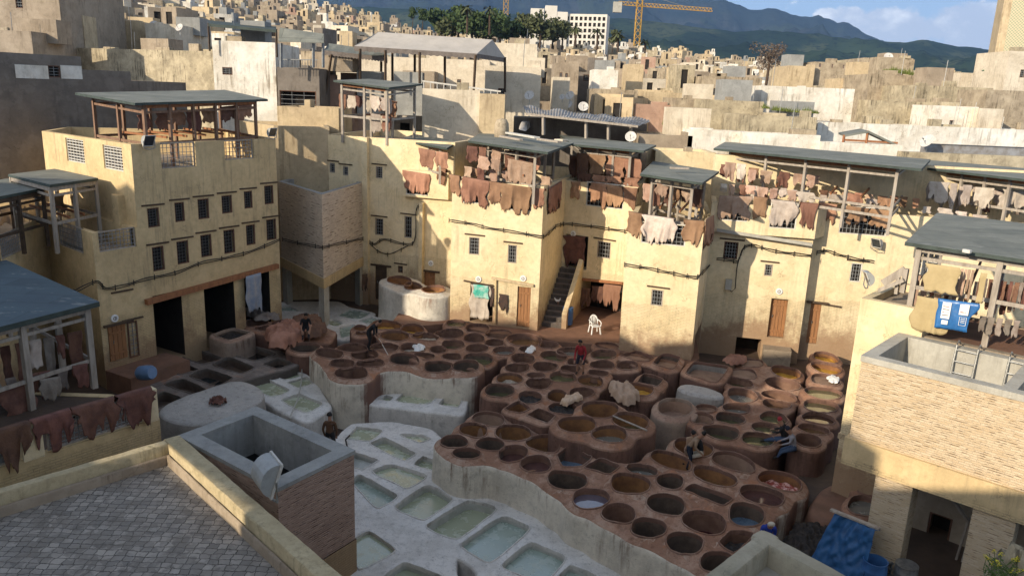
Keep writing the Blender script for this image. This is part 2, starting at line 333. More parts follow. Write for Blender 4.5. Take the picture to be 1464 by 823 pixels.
        if smooth and angle:
            me.polygons.foreach_set('use_smooth', [True]*len(me.polygons)); me.set_sharp_from_angle(angle=math.radians(angle))
        if parent is not None: par(o, parent)
        if bevel:
            b = o.modifiers.new('bevel', 'BEVEL'); b.width = bevel; b.segments = 2; b.limit_method = 'ANGLE'; b.angle_limit = math.radians(40)
        return o
def wloc(o):
    l = Vector(o.location)
    if o.parent is not None: l = wloc(o.parent)+Vector(o.matrix_parent_inverse.translation)+l
    return l
def par(o, parent):
    o.parent = parent; o.matrix_parent_inverse = Matrix.Translation(-wloc(parent))
def tag(o, label, cat=None, group=None, kind=None):
    if label: o['label'] = label
    if cat: o['category'] = cat
    if group: o['group'] = group
    if kind: o['kind'] = kind
    return o
def empty(name, loc, label, cat, group=None):
    o = bpy.data.objects.new(name, None); COL.objects.link(o); o.location = loc; o.empty_display_size = .3
    return tag(o, label, cat, group)
def copy_tree(o, parent=None):
    c = o.copy(); COL.objects.link(c)
    if parent is not None: c.parent = parent; c.matrix_parent_inverse = o.matrix_parent_inverse.copy()
    for ch in list(o.children): copy_tree(ch, c)
    return c
def structure(mb, name, m, label=None, cat=None, smooth=False):
    o = mb.build(name, m, smooth=smooth, recenter=False); o['kind'] = 'structure'
    if label: o['label'] = label
    if cat: o['category'] = cat
    return o
ORD = ['', 'first', 'second', 'third', 'fourth', 'fifth', 'sixth', 'seventh', 'eighth', 'ninth', 'tenth', 'eleventh', 'twelfth', 'thirteenth', 'fourteenth', 'fifteenth', 'sixteenth', 'seventeenth', 'eighteenth', 'nineteenth', 'twentieth']

B_G = -2.05
# ================================================================ the vat terraces
def pip(pts, poly):
    x = pts[:, 0]; y = pts[:, 1]; r = np.zeros(len(pts), bool); n = len(poly)
    for i in range(n):
        x1, y1 = poly[i][0], poly[i][1]; x2, y2 = poly[i-1][0], poly[i-1][1]
        c = ((y1 > y) != (y2 > y))
        with np.errstate(divide='ignore', invalid='ignore'):
            xi = (x2-x1)*(y-y1)/((y2-y1) if y2 != y1 else 1e-9)+x1
        r ^= c & (x < xi)
    return r
def sdist(pts, poly):
    d = np.full(len(pts), 1e9); n = len(poly)
    for i in range(n):
        a = np.array(poly[i-1][:2]); b = np.array(poly[i][:2]); ab = b-a; l = (ab*ab).sum() or 1e-9
        t = np.clip(((pts-a)@ab)/l, 0, 1); q = a+t[:, None]*ab; d = np.minimum(d, np.hypot(*(pts-q).T))
    return np.where(pip(pts, poly), -d, d)
def chaikin(p, it=2, q=.25):
    for _ in range(it):
        o = []; n = len(p)
        for i in range(n):
            a = np.array(p[i]); b = np.array(p[(i+1) % n]); o += [a*(1-q)+b*q, a*q+b*(1-q)]
        p = o
    return p
def resample(p, n):
    p = np.array(p); q = np.vstack([p, p[:1]]); s = np.r_[0, np.cumsum(np.hypot(*np.diff(q[:, :2], axis=0).T))]
    t = np.linspace(0, s[-1], n, endpoint=False); return np.stack([np.interp(t, s, q[:, k]) for k in range(2)], 1)
def area(p):
    p = np.array(p); x, y = p[:, 0], p[:, 1]; return .5*(x*np.roll(y, -1)-np.roll(x, -1)*y).sum()
def ccw(p): return p if area(p) > 0 else p[::-1]
def offset(p, d):
    p = np.array(p); t = np.roll(p, -1, 0)-np.roll(p, 1, 0); l = np.hypot(*t.T)[:, None]+1e-9; t = t/l
    return p+np.stack([t[:, 1], -t[:, 0]], 1)*d
QS = 1.12
def ring_of(e, z):
    if e[0] == 'q':
        mx = sum(p[0] for p in e[1])/len(e[1]); my = sum(p[1] for p in e[1])/len(e[1])
        pts = [P(mx+(x-mx)*QS, my+(y-my)*QS, z)[:2] for x, y in e[1]]; pts = chaikin(chaikin(pts, 1, .09), 1, .25)
    else:
        cx, cy, rx, ry = e[1][:4]; rx *= 1.22; ry *= 1.22; t = math.radians(e[1][4]) if len(e[1]) > 4 else 0; pts = []
        for k in range(40):
            a = 2*math.pi*k/40; c, s = math.cos(a), math.sin(a); f = (abs(c)**2.35+abs(s)**2.35)**(-1/2.35)
            x, y = rx*c*f, ry*s*f
            w = 1+.035*math.sin(2*a+cx)+.03*math.sin(3*a+cy)
            pts.append(P(cx+(x*math.cos(t)-y*math.sin(t))*w, cy+(x*math.sin(t)+y*math.cos(t))*w, z)[:2])
    return resample(ccw(np.array([tuple(q) for q in pts])), 40)
def contour(Fd, x0, y0, h, lev):
    ny, nx = Fd.shape; segs = {}; I = Fd < lev; G = Fd-lev
    def pt(i, j, k, l):
        a, b = G[i, j], G[k, l]; t = a/(a-b); return (x0+h*(j+(l-j)*t), y0+h*(i+(k-i)*t))
    E = []
    cells = np.argwhere((I[:-1, :-1]*1+I[1:, :-1]+I[:-1, 1:]+I[1:, 1:]) % 4 != 0)
    for i, j in cells:
        c = [(i, j), (i, j+1), (i+1, j+1), (i+1, j)]; ed = []
        for k in range(4):
            a, b = c[k], c[(k+1) % 4]
            if I[a] != I[b]: ed.append((tuple(sorted((a, b))), pt(*a, *b)))
        if len(ed) == 2: E.append((ed[0], ed[1]))
        elif len(ed) == 4: E += [(ed[0], ed[1]), (ed[2], ed[3])]
    adj = {}; pos = {}
    for a, b in E:
        adj.setdefault(a[0], []).append(b[0]); adj.setdefault(b[0], []).append(a[0]); pos[a[0]] = a[1]; pos[b[0]] = b[1]
    seen = set(); loops = []
    for st in adj:
        if st in seen: continue
        L = [st]; seen.add(st); cur = st
        while True:
            nx_ = [q for q in adj[cur] if q not in seen]
            if not nx_: break
            cur = nx_[0]; seen.add(cur); L.append(cur)
        if len(L) > 8: loops.append(np.array([pos[q] for q in L]))
    return loops
def hN(x, y, s=1.0, seed=0.0): return noise.noise(Vector((x*s, y*s, seed)))
def crumple(ring, z, amp, seed, name, m, parent, scale=3.2, dome=.05):
    """a heap of soaked stuff filling a ring"""
    mb = MB(); c = ring.mean(0); L = []
    for k in range(9):
        f = 1-k/8*.97; q = c+(ring-c)*f*.985
        L.append([(x, y, z+dome*(1-f)+amp*(noise.fractal(Vector((x*scale, y*scale, seed)), .8, 2.2, 4))) for x, y in q])
    mb.loft(L); mb.face(L[-1])
    return mb.build(name, m, parent, smooth=True)
RIM = {'vat_lime_side': 'vat_rim', 'lime_tall': 'vat_rim', 'vat_brown': 'vat_rim'}
VATS = []      # every vat, for the labels and for what rests on them
def vat_block(name, label, z, zb, items, mat_, place, margin=.14, k=.15, extra=(), rim=.05, kindname='dye_vat', cat='vat', group='dye vats', outline=None, seed=1, lipw=.045, wall='vat_in_brown'):
    rings = []
    for it in items: rings.append(ring_of(it, z))
    sc_ = [1.0]*len(rings); base_ = [np.array(r) for r in rings]
    for _ in range(7):
        bad = set()
        for i in range(len(base_)):
            for j in range(i+1, len(base_)):
                ci, cj = base_[i].mean(0), base_[j].mean(0)
                if np.hypot(*(ci-cj)) > 3.4: continue
                ri = ci+(base_[i]-ci)*sc_[i]; rj = cj+(base_[j]-cj)*sc_[j]
                if sdist(ri, rj).min() < 2*lipw+.02: bad |= {i, j}
        if not bad: break
        for i in bad: sc_[i] *= .975
    rings = [b.mean(0)+(b-b.mean(0))*s_ for b, s_ in zip(base_, sc_)]
    polys = [np.array(r) for r in rings]+[np.array([tuple(P(x, y, z)[:2]) for x, y in e]) for e in extra]
    allp = np.vstack(polys); x0, y0 = allp.min(0)-.9; x1, y1 = allp.max(0)+.9; h = .11
    nx = int((x1-x0)/h)+2; ny = int((y1-y0)/h)+2
    gx, gy = np.meshgrid(x0+h*np.arange(nx), y0+h*np.arange(ny)); gp = np.stack([gx.ravel(), gy.ravel()], 1)
    acc = np.zeros(len(gp)); dmin = np.full(len(gp), 1e9)
    for i, pl in enumerate(polys):
        bb0, bb1 = pl.min(0)-1.6, pl.max(0)+1.6
        sel = np.where((gp[:, 0] > bb0[0]) & (gp[:, 0] < bb1[0]) & (gp[:, 1] > bb0[1]) & (gp[:, 1] < bb1[1]))[0]
        d = sdist(gp[sel], pl) + (0.12 if i >= len(rings) else 0)
        acc[sel] += np.exp(-np.maximum(d, -1)/k); dmin[sel] = np.minimum(dmin[sel], d)
    Fd = np.where(acc > 0, -k*np.log(np.maximum(acc, 1e-12)), 5).reshape(ny, nx)
    Fd = Fd+.03*np.array([hN(a*2.2, b*2.2, 1, seed) for a, b in gp]).reshape(ny, nx)
    loops = [ccw(l) for l in contour(Fd, x0, y0, h, margin)]
    outer = []
    for l in sorted(loops, key=lambda q: -abs(area(q))):
        if abs(area(l)) < .6: continue
        if any(pip(l[:1], o)[0] for o in outer): continue
        outer.append(l)
    mb = MB()
    rz = random.Random(seed+50); amp_ = .03 if 'lime' in kindname or 'pit' in kindname else .11; dzs = np.array([rz.uniform(-amp_, amp_) for _ in rings]); cen = np.array([r.mean(0) for r in rings])
    def zA(pts):
        pts = np.asarray(pts)[:, :2]; d2 = ((pts[:, None, :]-cen[None])**2).sum(2); wq = np.exp(-d2/.45)+1e-6; off_ = (wq*dzs).sum(1)/wq.sum(1)
        dr = np.full(len(pts), 9.0)
        for r_, c_ in zip(rings, cen):
            sl = np.where(((pts-c_)**2).sum(1) < 9)[0]
            if len(sl): dr[sl] = np.minimum(dr[sl], sdist(pts[sl], r_))
        gr = .12*np.clip((dr-.05)/.16, 0, 1) if amp_ > .05 else .05*np.clip((dr-.10)/.3, 0, 1)
        nz_ = np.array([.028*hN(a, b, 1.7, seed)+.014*hN(a, b, 6, seed) for a, b in pts])
        return z+nz_+off_-gr-.02
    for ol in outer:
        per = np.hypot(*(ol-np.roll(ol, 1, 0)).T).sum(); n = max(16, int(per/.14))
        ol = resample(ol, n)
        for _ in range(2): ol = .5*ol+.25*np.roll(ol, 1, 0)+.25*np.roll(ol, -1, 0)
        holes = [offset(r, lipw) for r in rings if pip(r.mean(0)[None], ol)[0]]
        vs = [tuple(p) for p in ol]; ed = [(i, (i+1) % n) for i in range(n)]
        for hl in holes:
            b = len(vs); vs += [tuple(p) for p in hl]; ed += [(b+i, b+(i+1) % len(hl)) for i in range(len(hl))]
        rs = random.Random(seed); st = []
        a0, a1 = ol.min(0), ol.max(0); X = a0[0]
        while X < a1[0]:
            Y = a0[1]
            while Y < a1[1]:
                st.append((X+rs.uniform(-.06, .06), Y+rs.uniform(-.06, .06))); Y += .26
            X += .26
        st = np.array(st); dd = sdist(st, ol); ok = dd < -.08
        for hl in holes: ok &= sdist(st, hl) > .07
        vs += [tuple(p) for p in st[ok]]
        r = geometry.delaunay_2d_cdt([Vector(v) for v in vs], ed, [], 0, 1e-4)
        ov = np.array([tuple(v) for v in r[0]]); tr = [t for t in r[2] if len(t) == 3]
        ce = ov[np.array(tr)].mean(1); keep = pip(ce, ol)
        for hl in holes: keep &= ~pip(ce, hl)
        b = len(mb.v); mb.v += [(x, y, zz_) for (x, y), zz_ in zip(ov, zA(ov))]; zo = zA(ol)
        for t, kk in zip(tr, keep):
            if kk:
                a_, b_, c_ = t; p, q, s_ = ov[a_], ov[b_], ov[c_]
                if (q[0]-p[0])*(s_[1]-p[1])-(q[1]-p[1])*(s_[0]-p[0]) < 0: t = (a_, c_, b_)
                mb.f.append(tuple(b+i for i in t)); mb.mi.append(0)
        L = []; nr = max(4, int((z-zb)/.22))
        for o_, dz in ((0, 0), (.045, -.02), (.075, -.075)): q = offset(ol, o_); L.append([(x, y, zk+dz) for (x, y), zk in zip(q, zo)])
        for s_ in range(1, nr+1):
            f = s_/nr; q = offset(ol, .075+.06*f)
            L.append([(x+.035*hN(x+zz, y, 1.6, seed+3), y+.035*hN(x, y+zz, 1.6, seed+5), zz) for (x, y) in q for zz in [z-.1-(z-.1-zb)*f]])
        mb.loft(L[::-1])
    blk = mb.build(name, mat_, smooth=True, angle=60); tag(blk, label, 'masonry terrace')
    # rows for the labels: nearest row first
    order = sorted(range(len(items)), key=lambda i: -(rings[i].mean(0)[0]*0+pj(rings[i].mean(0)[0], rings[i].mean(0)[1], z)[1]))
    rows = []; cur = []; last = None
    for i in order:
        yy = pj(*rings[i].mean(0), z)[1]-.12*(pj(*rings[i].mean(0), z)[0]-732)
        if last is not None and last-yy > 9 and cur: rows.append(cur); cur = []
        if not cur: last = yy
        cur.append(i)
    rows.append(cur)
    where = {}
    for ri, row in enumerate(rows):
        row.sort(key=lambda i: pj(*rings[i].mean(0), z)[0])
        for ci, i in enumerate(row): where[i] = (ri+1, ci+1)
    for i, it in enumerate(items):
        r = rings[i]; cont = it[2]; dep = it[3] if 'lime' not in kindname else it[3]*.6+.02; win = it[4] if len(it) > 4 else wall
        c = r.mean(0); floor = dep
        v = MB(); n = len(r)
        prof = ((lipw+.01, -.035, 0), (lipw*.75, rim*.55, 0), (lipw*.45, rim, 0), (lipw*.2, rim*.9, 0), (.004, rim*.3, 0), (0, -.05, 0), (0, -.10, 1), (.015, -.3, 1), (.03, -max(.4, dep+.12), 1))
        L = []; zr_ = zA(offset(r, lipw)); zc_ = float(zr_.mean())
        for o_, dz, m_ in prof:
            q = offset(r, o_+(.012*math.sin(i*2.0) if dz > 0 else 0)); L.append([(x, y, zk*max(0, min(1, 1+dz*3))+zc_*(1-max(0, min(1, 1+dz*3)))+dz+(.022*hN(x, y, 3.5, i)+.012*hN(x, y, 9, i) if dz > 0 else 0)) for (x, y), zk in zip(q, zr_)])
        v.loft(L[:7], 0); v.loft(L[6:], 1)
        sh = ('square' if it[0] == 'q' else 'round')
        o = v.build(kindname, [RIM.get(mat_, mat_), win], smooth=True)
        # outward winding puts the faces inside out when the ring runs the wrong way; keep them facing the opening
        if cont in ('hides', 'red', 'debris', 'paste', 'flat', 'empty'):
            mm = {'hides': 'hide_black', 'red': 'red_hides', 'debris': 'debris_white', 'paste': 'yellow_paste', 'flat': 'leather_dust', 'empty': win}[cont]
            am = {'hides': .10, 'red': .08, 'debris': .07, 'paste': .06, 'flat': .02, 'empty': .03}[cont]
            crumple(offset(r, 0), zc_-dep, am, i*1.7, {'hides': 'soaking_hides', 'red': 'soaking_hides', 'debris': 'debris', 'paste': 'paste', 'flat': 'filling', 'empty': 'vat_floor'}[cont], mm, o, 4.5 if cont != 'flat' else 2)
        else:
            w = MB(); q = offset(r, .05); w.face([(x, y, zc_-dep) for x, y in q]); w.build('liquid', 'liquid_'+cont, o)
        ri, ci = where[i]
        lab = f"{sh} {'pit' if 'lime' in kindname or 'pit' in kindname else 'vat'}, {CONT[cont]}, {ORD[ci]} from left, row {ri} of {place}"
        tag(o, lab, cat, group); VATS.append((o, c, z))
    return blk
def pj(x, y, z):
    z -= H; dep = y*math.cos(PT)-z*math.sin(PT); v = y*math.sin(PT)+z*math.cos(PT)
    X = x/dep*F; Y = v/dep*F; c, s = math.cos(RL), math.sin(RL); X, Y = X*c+Y*s, -X*s+Y*c
    return 732+X, 411.5-Y
m_, nt_, b_ = newmat('red_hides'); p_ = wpos(nt_)
f_ = ramp(nt_, noi(nt_, p_, 5, 5, .8), .50, .56)
nt_.links.new(mix(nt_, f_, (.30, .05, .03), (.75, .48, .42)), b_.inputs['Base Color']); b_.inputs['Roughness'].default_value = .5; bump(nt_, b_, noi(nt_, p_, 8, 4, .7), .7, .05)
def e(cx, cy, rx, ry, cont, dep, tilt=0, win='vat_in_brown'): return ('e', (cx, cy, rx, ry, tilt), cont, dep, win)
def q(pts, cont, dep, win='vat_in_brown'): return ('q', pts, cont, dep, win)
OR, DK, PA = 'vat_in_orange', 'vat_in_dark', 'vat_in_pale'
vat_block('whitewashed_vat_terrace', 'whitewashed rounded terrace with brown trodden top, left of the courtyard centre', .12, -2.1, [
    e(471.3, 507, 19, 7, 'dark', .9), e(504, 496, 20, 7.5, 'brown', .8), e(521.4, 508, 19, 8, 'brown', .8), e(489.8, 520, 17, 5.6, 'brown', .7), e(529.3, 521, 18.5, 5.6, 'teal', .6),
    e(502.4, 533, 23, 8, 'dark', .75), e(577.8, 516, 17, 6.8, 'dark', .9, 0, DK), e(626.9, 522.4, 20, 7.6, 'olive', .8, 0, DK), e(665.6, 525.6, 19, 8.2, 'olive', .45, 0, DK)],
    'vat_lime_side', 'the whitewashed terrace', margin=.2, k=.28, extra=[[(545, 512), (560, 520), (660, 535), (640, 520), (560, 505)]], seed=2)
vat_block('rear_vat_terrace', 'brown vat terrace in front of the curtained doorway', .0, -2.1, [
    e(553, 465.5, 21, 6.4, 'paste', .35, 3, OR), e(589.3, 472, 16.5, 6.6, 'paste', .4, 5, OR), e(515, 469, 8.5, 4.5, 'tea', .3, 0, OR), e(516.6, 477.6, 8, 3.6, 'tea', .3, 0, OR), e(564.8, 482, 20, 6.6, 'brown', .45, 0, OR),
    e(549, 497.5, 18.5, 6.2, 'empty', .22), e(609, 482, 19, 5.2, 'debris', .25), e(590, 498, 16, 5.8, 'debris', .28), e(606, 510.4, 13, 4.6, 'olive', .3), e(626.3, 498, 12, 5, 'brown', .6),
    e(642.7, 476.5, 19, 6.3, 'brown', .8), e(652, 464.4, 13.5, 4, 'olive', .12), e(683, 470.3, 17, 5.6, 'brown', .55), e(713, 476.6, 18, 6.2, 'olive', .3), e(677.7, 483.7, 14.5, 5.8, 'brown', .8), e(707.4, 489, 13.5, 5.3, 'brown', .7),
    e(647.4, 491.3, 15, 5.6, 'olive', .3), e(682, 497, 15.5, 5.2, 'brown', .6), e(645.8, 508, 13, 4.8, 'brown', .8), e(683.7, 512, 20, 7.6, 'olive', .25, 0, DK), e(720.4, 500.6, 15, 5.6, 'gray', .25)],
    'vat_brown', 'the rear terrace', seed=3)
vat_block('middle_vat_terrace', 'wide brown vat terrace stretching across the courtyard centre', .02, -2.1, [
    e(749.3, 487, 23, 7.8, 'tea', .25), e(784, 491, 14, 4.6, 'brown', .3), e(753.2, 499.8, 11, 4, 'brown', .4), e(791.6, 508.3, 18.5, 7.2, 'olive', .25), e(747.7, 513.8, 15.5, 6.4, 'tea', .5), e(739.8, 525.6, 17.5, 5.8, 'brown', .5), e(779.8, 524.5, 15.5, 6.4, 'brown', .5),
    e(766, 537.6, 12.5, 4.2, 'brown', .3), e(728.3, 540.8, 18.3, 8, 'debris', .35, 0, OR), e(769.5, 549.6, 18, 7.8, 'brown', .6), e(714, 559.8, 19, 8.3, 'olive', .4, 0, DK), e(758.2, 569, 16.5, 8.2, 'hides', .18), e(797.2, 565, 14.5, 8.2, 'brown', .55, 0, OR), e(804, 541, 18, 7.6, 'olive', .18),
    e(844.3, 545.6, 17, 7.4, 'tea', .3, 8, OR), e(831.7, 561.5, 17, 7.2, 'teal', .45), e(804.8, 584, 19.5, 9, 'hides', .15), q([(719.5, 584.2), (742, 572.8), (760, 584), (744.8, 592)], 'brown', .55, OR), q([(752, 596), (770, 585), (795, 596.5), (782, 608)], 'teal', .4),
    e(813, 501, 16, 6.3, 'gray', .25), e(822.4, 516.5, 11, 5.4, 'brown', .3), e(815.3, 529.5, 14.5, 6.4, 'dark', .45), e(861, 520.5, 15.5, 6.2, 'brown', .35), e(862.7, 505.5, 16.5, 6.1, 'olive', .3), e(868.2, 493.6, 16, 4.6, 'brown', .4, 4, OR), e(855, 535.4, 14, 4.4, 'brown', .3, 4), e(897, 521, 13.5, 5, 'tea', .3)],
    'vat_brown', 'the middle terrace', seed=4)
vat_block('square_tank_row', 'row of square brown tanks at the foot of the projecting yellow block', .1, -2.1, [
    q([(888, 505), (911, 499.5), (934, 509.5), (925, 516)], 'flat', .18), q([(935, 521), (947, 507.5), (971, 513), (961, 529)], 'flat', .3, DK), q([(912, 545), (921, 531.5), (948, 539), (939, 550)], 'dark', .45, DK), e(913, 557, 17.5, 7.8, 'paste', .3, 6, OR)],
    'vat_brown', 'the square tank row', margin=.2, seed=5)
vat_block('raised_vat_block', 'raised brown block of four big oval vats in the courtyard middle', .34, -2.1, [
    e(857.4, 587.5, 25, 11, 'teal', .7, 3, OR), e(902, 602, 25, 11, 'olive', .55, 8, OR), e(825, 607, 25.5, 11.3, 'dark', .7, 3, OR), e(871.6, 620.5, 25, 11, 'gray', .4, 4, OR)],
    'vat_brown', 'the raised block', margin=.24, seed=6)
vat_block('front_vat_terrace', 'long front vat terrace with whitewashed outer wall above the lime pits', -.12, -2.1, [
    e(698.5, 595.8, 21.5, 10.3, 'gray', .6, 4, PA), e(677, 614, 19.3, 10.2, 'brown', .7, 0, OR), e(734, 616, 26, 12, 'olive', .65, 3, OR), e(776.7, 633, 24, 11.8, 'tea', .55, 5, OR), e(649.5, 634.4, 16.5, 8, 'dark', .9, 0, DK), e(700.8, 634.4, 20, 9.7, 'indigo', .5, 0, DK),
    e(667.3, 651.5, 17.5, 7.3, 'dark', 1.0, 0, DK), e(733.2, 649, 20.3, 12, 'maroon', .35, -6), e(766, 665, 21.5, 12, 'maroon', .25, -4), q([(795, 647), (814, 634.5), (849, 650.5), (835, 665.5), (804, 667)], 'blue', .45, DK), q([(834.5, 668.5), (857, 655), (887, 667.5), (871, 680)], 'tea', .5, DK),
    e(918.2, 671.8, 21, 7.8, 'gray', .25, 8, DK), e(810.8, 687, 27, 12.8, 'dark', .9, 2, DK), e(844.8, 712, 24.5, 13.5, 'mauve', .18, 3), e(900.9, 693, 26.3, 14.8, 'dark', .75, 8, OR), e(957.7, 689, 18.5, 11.3, 'dark', .9, 8, DK), e(884.3, 735, 23.5, 13, 'maroon', .65, 6), e(927, 755.5, 24, 13, 'dark', 1.0, 4, DK),
    e(952.4, 721.4, 27, 14, 'teal', .75, 12, DK), q([(977, 701.5), (990, 693), (1049, 714), (1033, 725)], 'dark', .7, DK), e(1021.9, 681.5, 30, 10.5, 'tea', .5, 18, OR), e(960.3, 658.5, 29, 10.5, 'tea', .6, 17, OR), e(992, 637.5, 27, 12, 'dark', .8, 10, OR), e(1048.8, 660, 30, 11.5, 'dark', .8, 15, PA),
    e(1116, 684.5, 28, 10.6, 'red', .35, 14, OR), e(1090, 708.4, 26, 11.3, 'maroon', .2, 15), e(1007, 746, 29, 15, 'wine', .65, 12, 'vat_in_brown'), e(1067, 737, 22, 13.5, 'blue', .5, 8, DK), e(978.7, 776.2, 25, 14, 'blue', .7, 4, DK), q([(1028, 774), (1045, 757.5), (1078, 761), (1049, 789)], 'hides', .3), e(1026, 803, 20, 14, 'dark', .9, 0, DK)],
    'vat_lime_side', 'the front terrace', margin=.17, k=.3, seed=7)
vat_block('right_vat_terrace', 'brown vat terrace between the middle terrace and the sunlit wooden door', -.1, -2.1, [
    e(1074, 519, 14.5, 4.8, 'flat', .03), e(1062.5, 533, 18.5, 6.8, 'flat', .03, 4), e(1056.4, 547.2, 19.5, 7.3, 'olive', .35, 9), e(1061, 566.3, 21, 8.3, 'gray', .3, 9), e(1053, 581.3, 19, 6.2, 'gray', .25, 5), e(1044.4, 597, 20, 9, 'olive', .35, 8, DK), e(1010, 582.5, 15, 5, 'empty', .2, 5, PA), e(1004, 597, 16, 8, 'empty', .4, 5, PA),
    e(1030.6, 619.4, 24.5, 10.6, 'olive', .45, 8, DK), e(1083.5, 631.4, 22.5, 10, 'olive', .18, 8), e(1094, 614, 18, 8, 'olive', .18, 8), e(1105.8, 597.3, 17.5, 7.2, 'olive', .18, 8), e(1110, 579, 20.5, 6.6, 'tea', .3, 8), e(1114.5, 565, 24, 7.4, 'empty', .45, 10), e(1118.5, 548.7, 24, 7, 'gray', .5, 9), e(1124, 531.8, 19, 7, 'paste', .35, 12, OR)],
    'vat_brown', 'the right terrace', seed=8)
vat_block('pale_vat', 'pale scrubbed vat at the left tip of the right terrace', .02, -2.1, [e(965, 580.4, 20, 10.3, 'empty', .55, 5, PA)], 'vat_pale', 'the pale block', margin=.2, seed=9)
vat_block('far_right_vat_column', 'narrow brown vat column beside the tall yellow pillar', .05, -2.1, [
    e(1181, 509.7, 16, 5.8, 'paste', .25, 12, OR), e(1181.6, 525.5, 19.5, 6.8, 'paste', .3, 10, OR), e(1180, 542, 19.5, 6.8, 'flat', .1, 8), e(1177, 563.4, 23, 6.8, 'olive', .1, 8), e(1173, 580, 23.5, 7, 'olive', .12, 8), e(1170, 597.2, 22, 8, 'brown', .12, 8), e(1162.5, 616, 21, 6.2, 'tea', .2, 9), e(1155.6, 632, 17, 8, 'brown', .5, 8)],
    'vat_brown', 'the far right column', seed=10)
vat_block('corner_vat_block', 'low block of two vats at the foot of the brick pillar', -.25, -2.1, [e(1247, 697.5, 19, 10.5, 'tea', .3, 5), e(1235.4, 723.5, 21.5, 12, 'gray', .15, 10)], 'vat_brown', 'the corner block', seed=11)
vat_block('tall_round_vat_block', 'tall whitewashed cylinder block of orange vats beside the brown door', 1.25, -2.1, [
    e(571, 402.3, 17, 5, 'paste', .5, 2, OR), e(591, 408.4, 12, 4.7, 'empty', .4, 2, OR), e(619.5, 415.3, 16.5, 5.6, 'paste', .35, 3, OR)], 'lime_tall', 'the tall block', margin=.42, k=.25, seed=12)
vat_block('shaded_vat_block', 'shaded brown vat block below the leather heap at left', .0, -2.1, [
    e(349, 452.3, 12.5, 4.6, 'hides', .2), e(367, 461.5, 15, 5.6, 'brown', .4), e(378, 471, 13, 4.6, 'brown', .4), e(405, 463, 15, 5.4, 'hides', .12), e(436, 494, 17, 5.6, 'dark', .4, 0, DK)], 'vat_brown', 'the shaded block', extra=[[(385, 480), (430, 478), (470, 484), (480, 470), (440, 455), (400, 455)]], seed=13)
vat_block('square_bin', 'square plastered bin beside the shaded brown vats', .15, -2.1, [q([(307, 478), (332, 469.5), (357, 475.5), (328, 486)], 'hides', .2, DK)], 'vat_pale', 'the bin', margin=.2, k=.05, seed=14, kindname='soaking_pit')
vat_block('grey_pit_terrace', 'dark grey terrace of square soaking pits before the open garages', -.6, -2.1, [
    q([(228, 489.5), (250, 483), (266, 489.5), (234, 500)], 'dark', .5, DK), q([(262, 509), (282, 500), (315, 511.5), (292, 519.5)], 'dark', .55, DK), q([(221, 523.5), (247, 517.5), (284, 528), (257, 535)], 'flat', .15, DK), q([(272, 537), (295, 527.5), (332, 539.5), (310, 551.5)], 'teal', .4, DK),
    q([(306, 521.5), (327, 511), (362, 525), (345, 532.5)], 'dark', .45, DK), q([(237, 549), (262, 542), (294, 557), (277, 562.5)], 'dark', .5, DK), q([(224, 565), (235, 560.5), (260, 569), (227, 582)], 'dark', .5, DK), q([(332, 505.7), (361, 496), (392, 505.5), (366, 515)], 'dark', .3, DK), q([(342, 507), (360, 498), (374, 505), (356, 510)], 'dark', .3, DK) if 0 else q([(378, 520.5), (400, 513), (417, 520), (396, 527)], 'dark', .3, DK)],
    'pit_grey', 'the grey terrace', margin=.2, k=.06, kindname='soaking_pit', cat='pit', group='square soaking pits', seed=15, extra=[[(222, 585), (215, 520), (300, 492), (400, 500), (425, 520), (345, 540), (300, 560)]])
QS = 1.26
LM = dict(kindname='lime_pit', cat='pit', group='lime pits', wall='vat_in_lime', rim=.035)
LI = 'vat_in_lime'
vat_block('near_lime_terrace', 'whitewashed terrace of small lime pits beside the grey platform', -.95, -2.1, [
    q([(357, 549), (380, 542), (410, 556), (389, 564)], 'lime', .12, LI), q([(394, 535.5), (413, 529), (429, 535.5), (408, 541)], 'lime', .1, LI), q([(414, 545.5), (438, 539.5), (444, 547), (427, 552)], 'lime', .1, LI), q([(407, 572), (428.5, 564.5), (457, 576.5), (437, 587.5)], 'lime', .12, LI)], 'lime', 'the small lime terrace', margin=.2, k=.06, extra=[[(350, 548), (412, 526), (446, 540), (470, 580), (440, 600), (400, 582)]], seed=16, **LM)
vat_block('upper_lime_terrace', 'low lime pit terrace at the foot of the brick tank tower', -.75, -2.1, [
    q([(486, 450), (503, 442), (526, 447), (512, 455.6)], 'limeblue', .08, LI), q([(466, 462), (476, 457.5), (489, 462), (481, 465.4)], 'lime', .08, LI), q([(515, 459), (532.6, 454.4), (546, 459), (526, 462.5)], 'limeblue', .08, LI), q([(488, 468.5), (505, 465), (513, 475), (490, 481)], 'limeblue', .08, LI), q([(394, 440.5), (412, 438.6), (425.5, 445), (402, 444)], 'limeblue', .08, LI)], 'lime', 'the upper lime terrace', margin=.3, k=.1, extra=[[(380, 452), (440, 462), (470, 470), (515, 448), (480, 430), (400, 432)]], seed=17, **LM)
vat_block('alcove_lime_trough', 'whitewashed trough of lime pits against the whitewashed terrace wall', -.95, -2.1, [
    q([(570.5, 572), (591.5, 553), (625, 558), (611, 575.5)], 'lime', .15, LI), q([(630, 577.5), (638, 569.5), (657, 573.5), (652, 581)], 'lime', .3, LI), q([(544, 570.5), (553, 565.5), (561, 568.5), (557, 573)], 'lime', .2, LI)], 'lime', 'the alcove trough', margin=.22, k=.05, extra=[[(530, 575), (660, 590), (664, 570), (590, 552), (545, 560)]], seed=18, **LM)
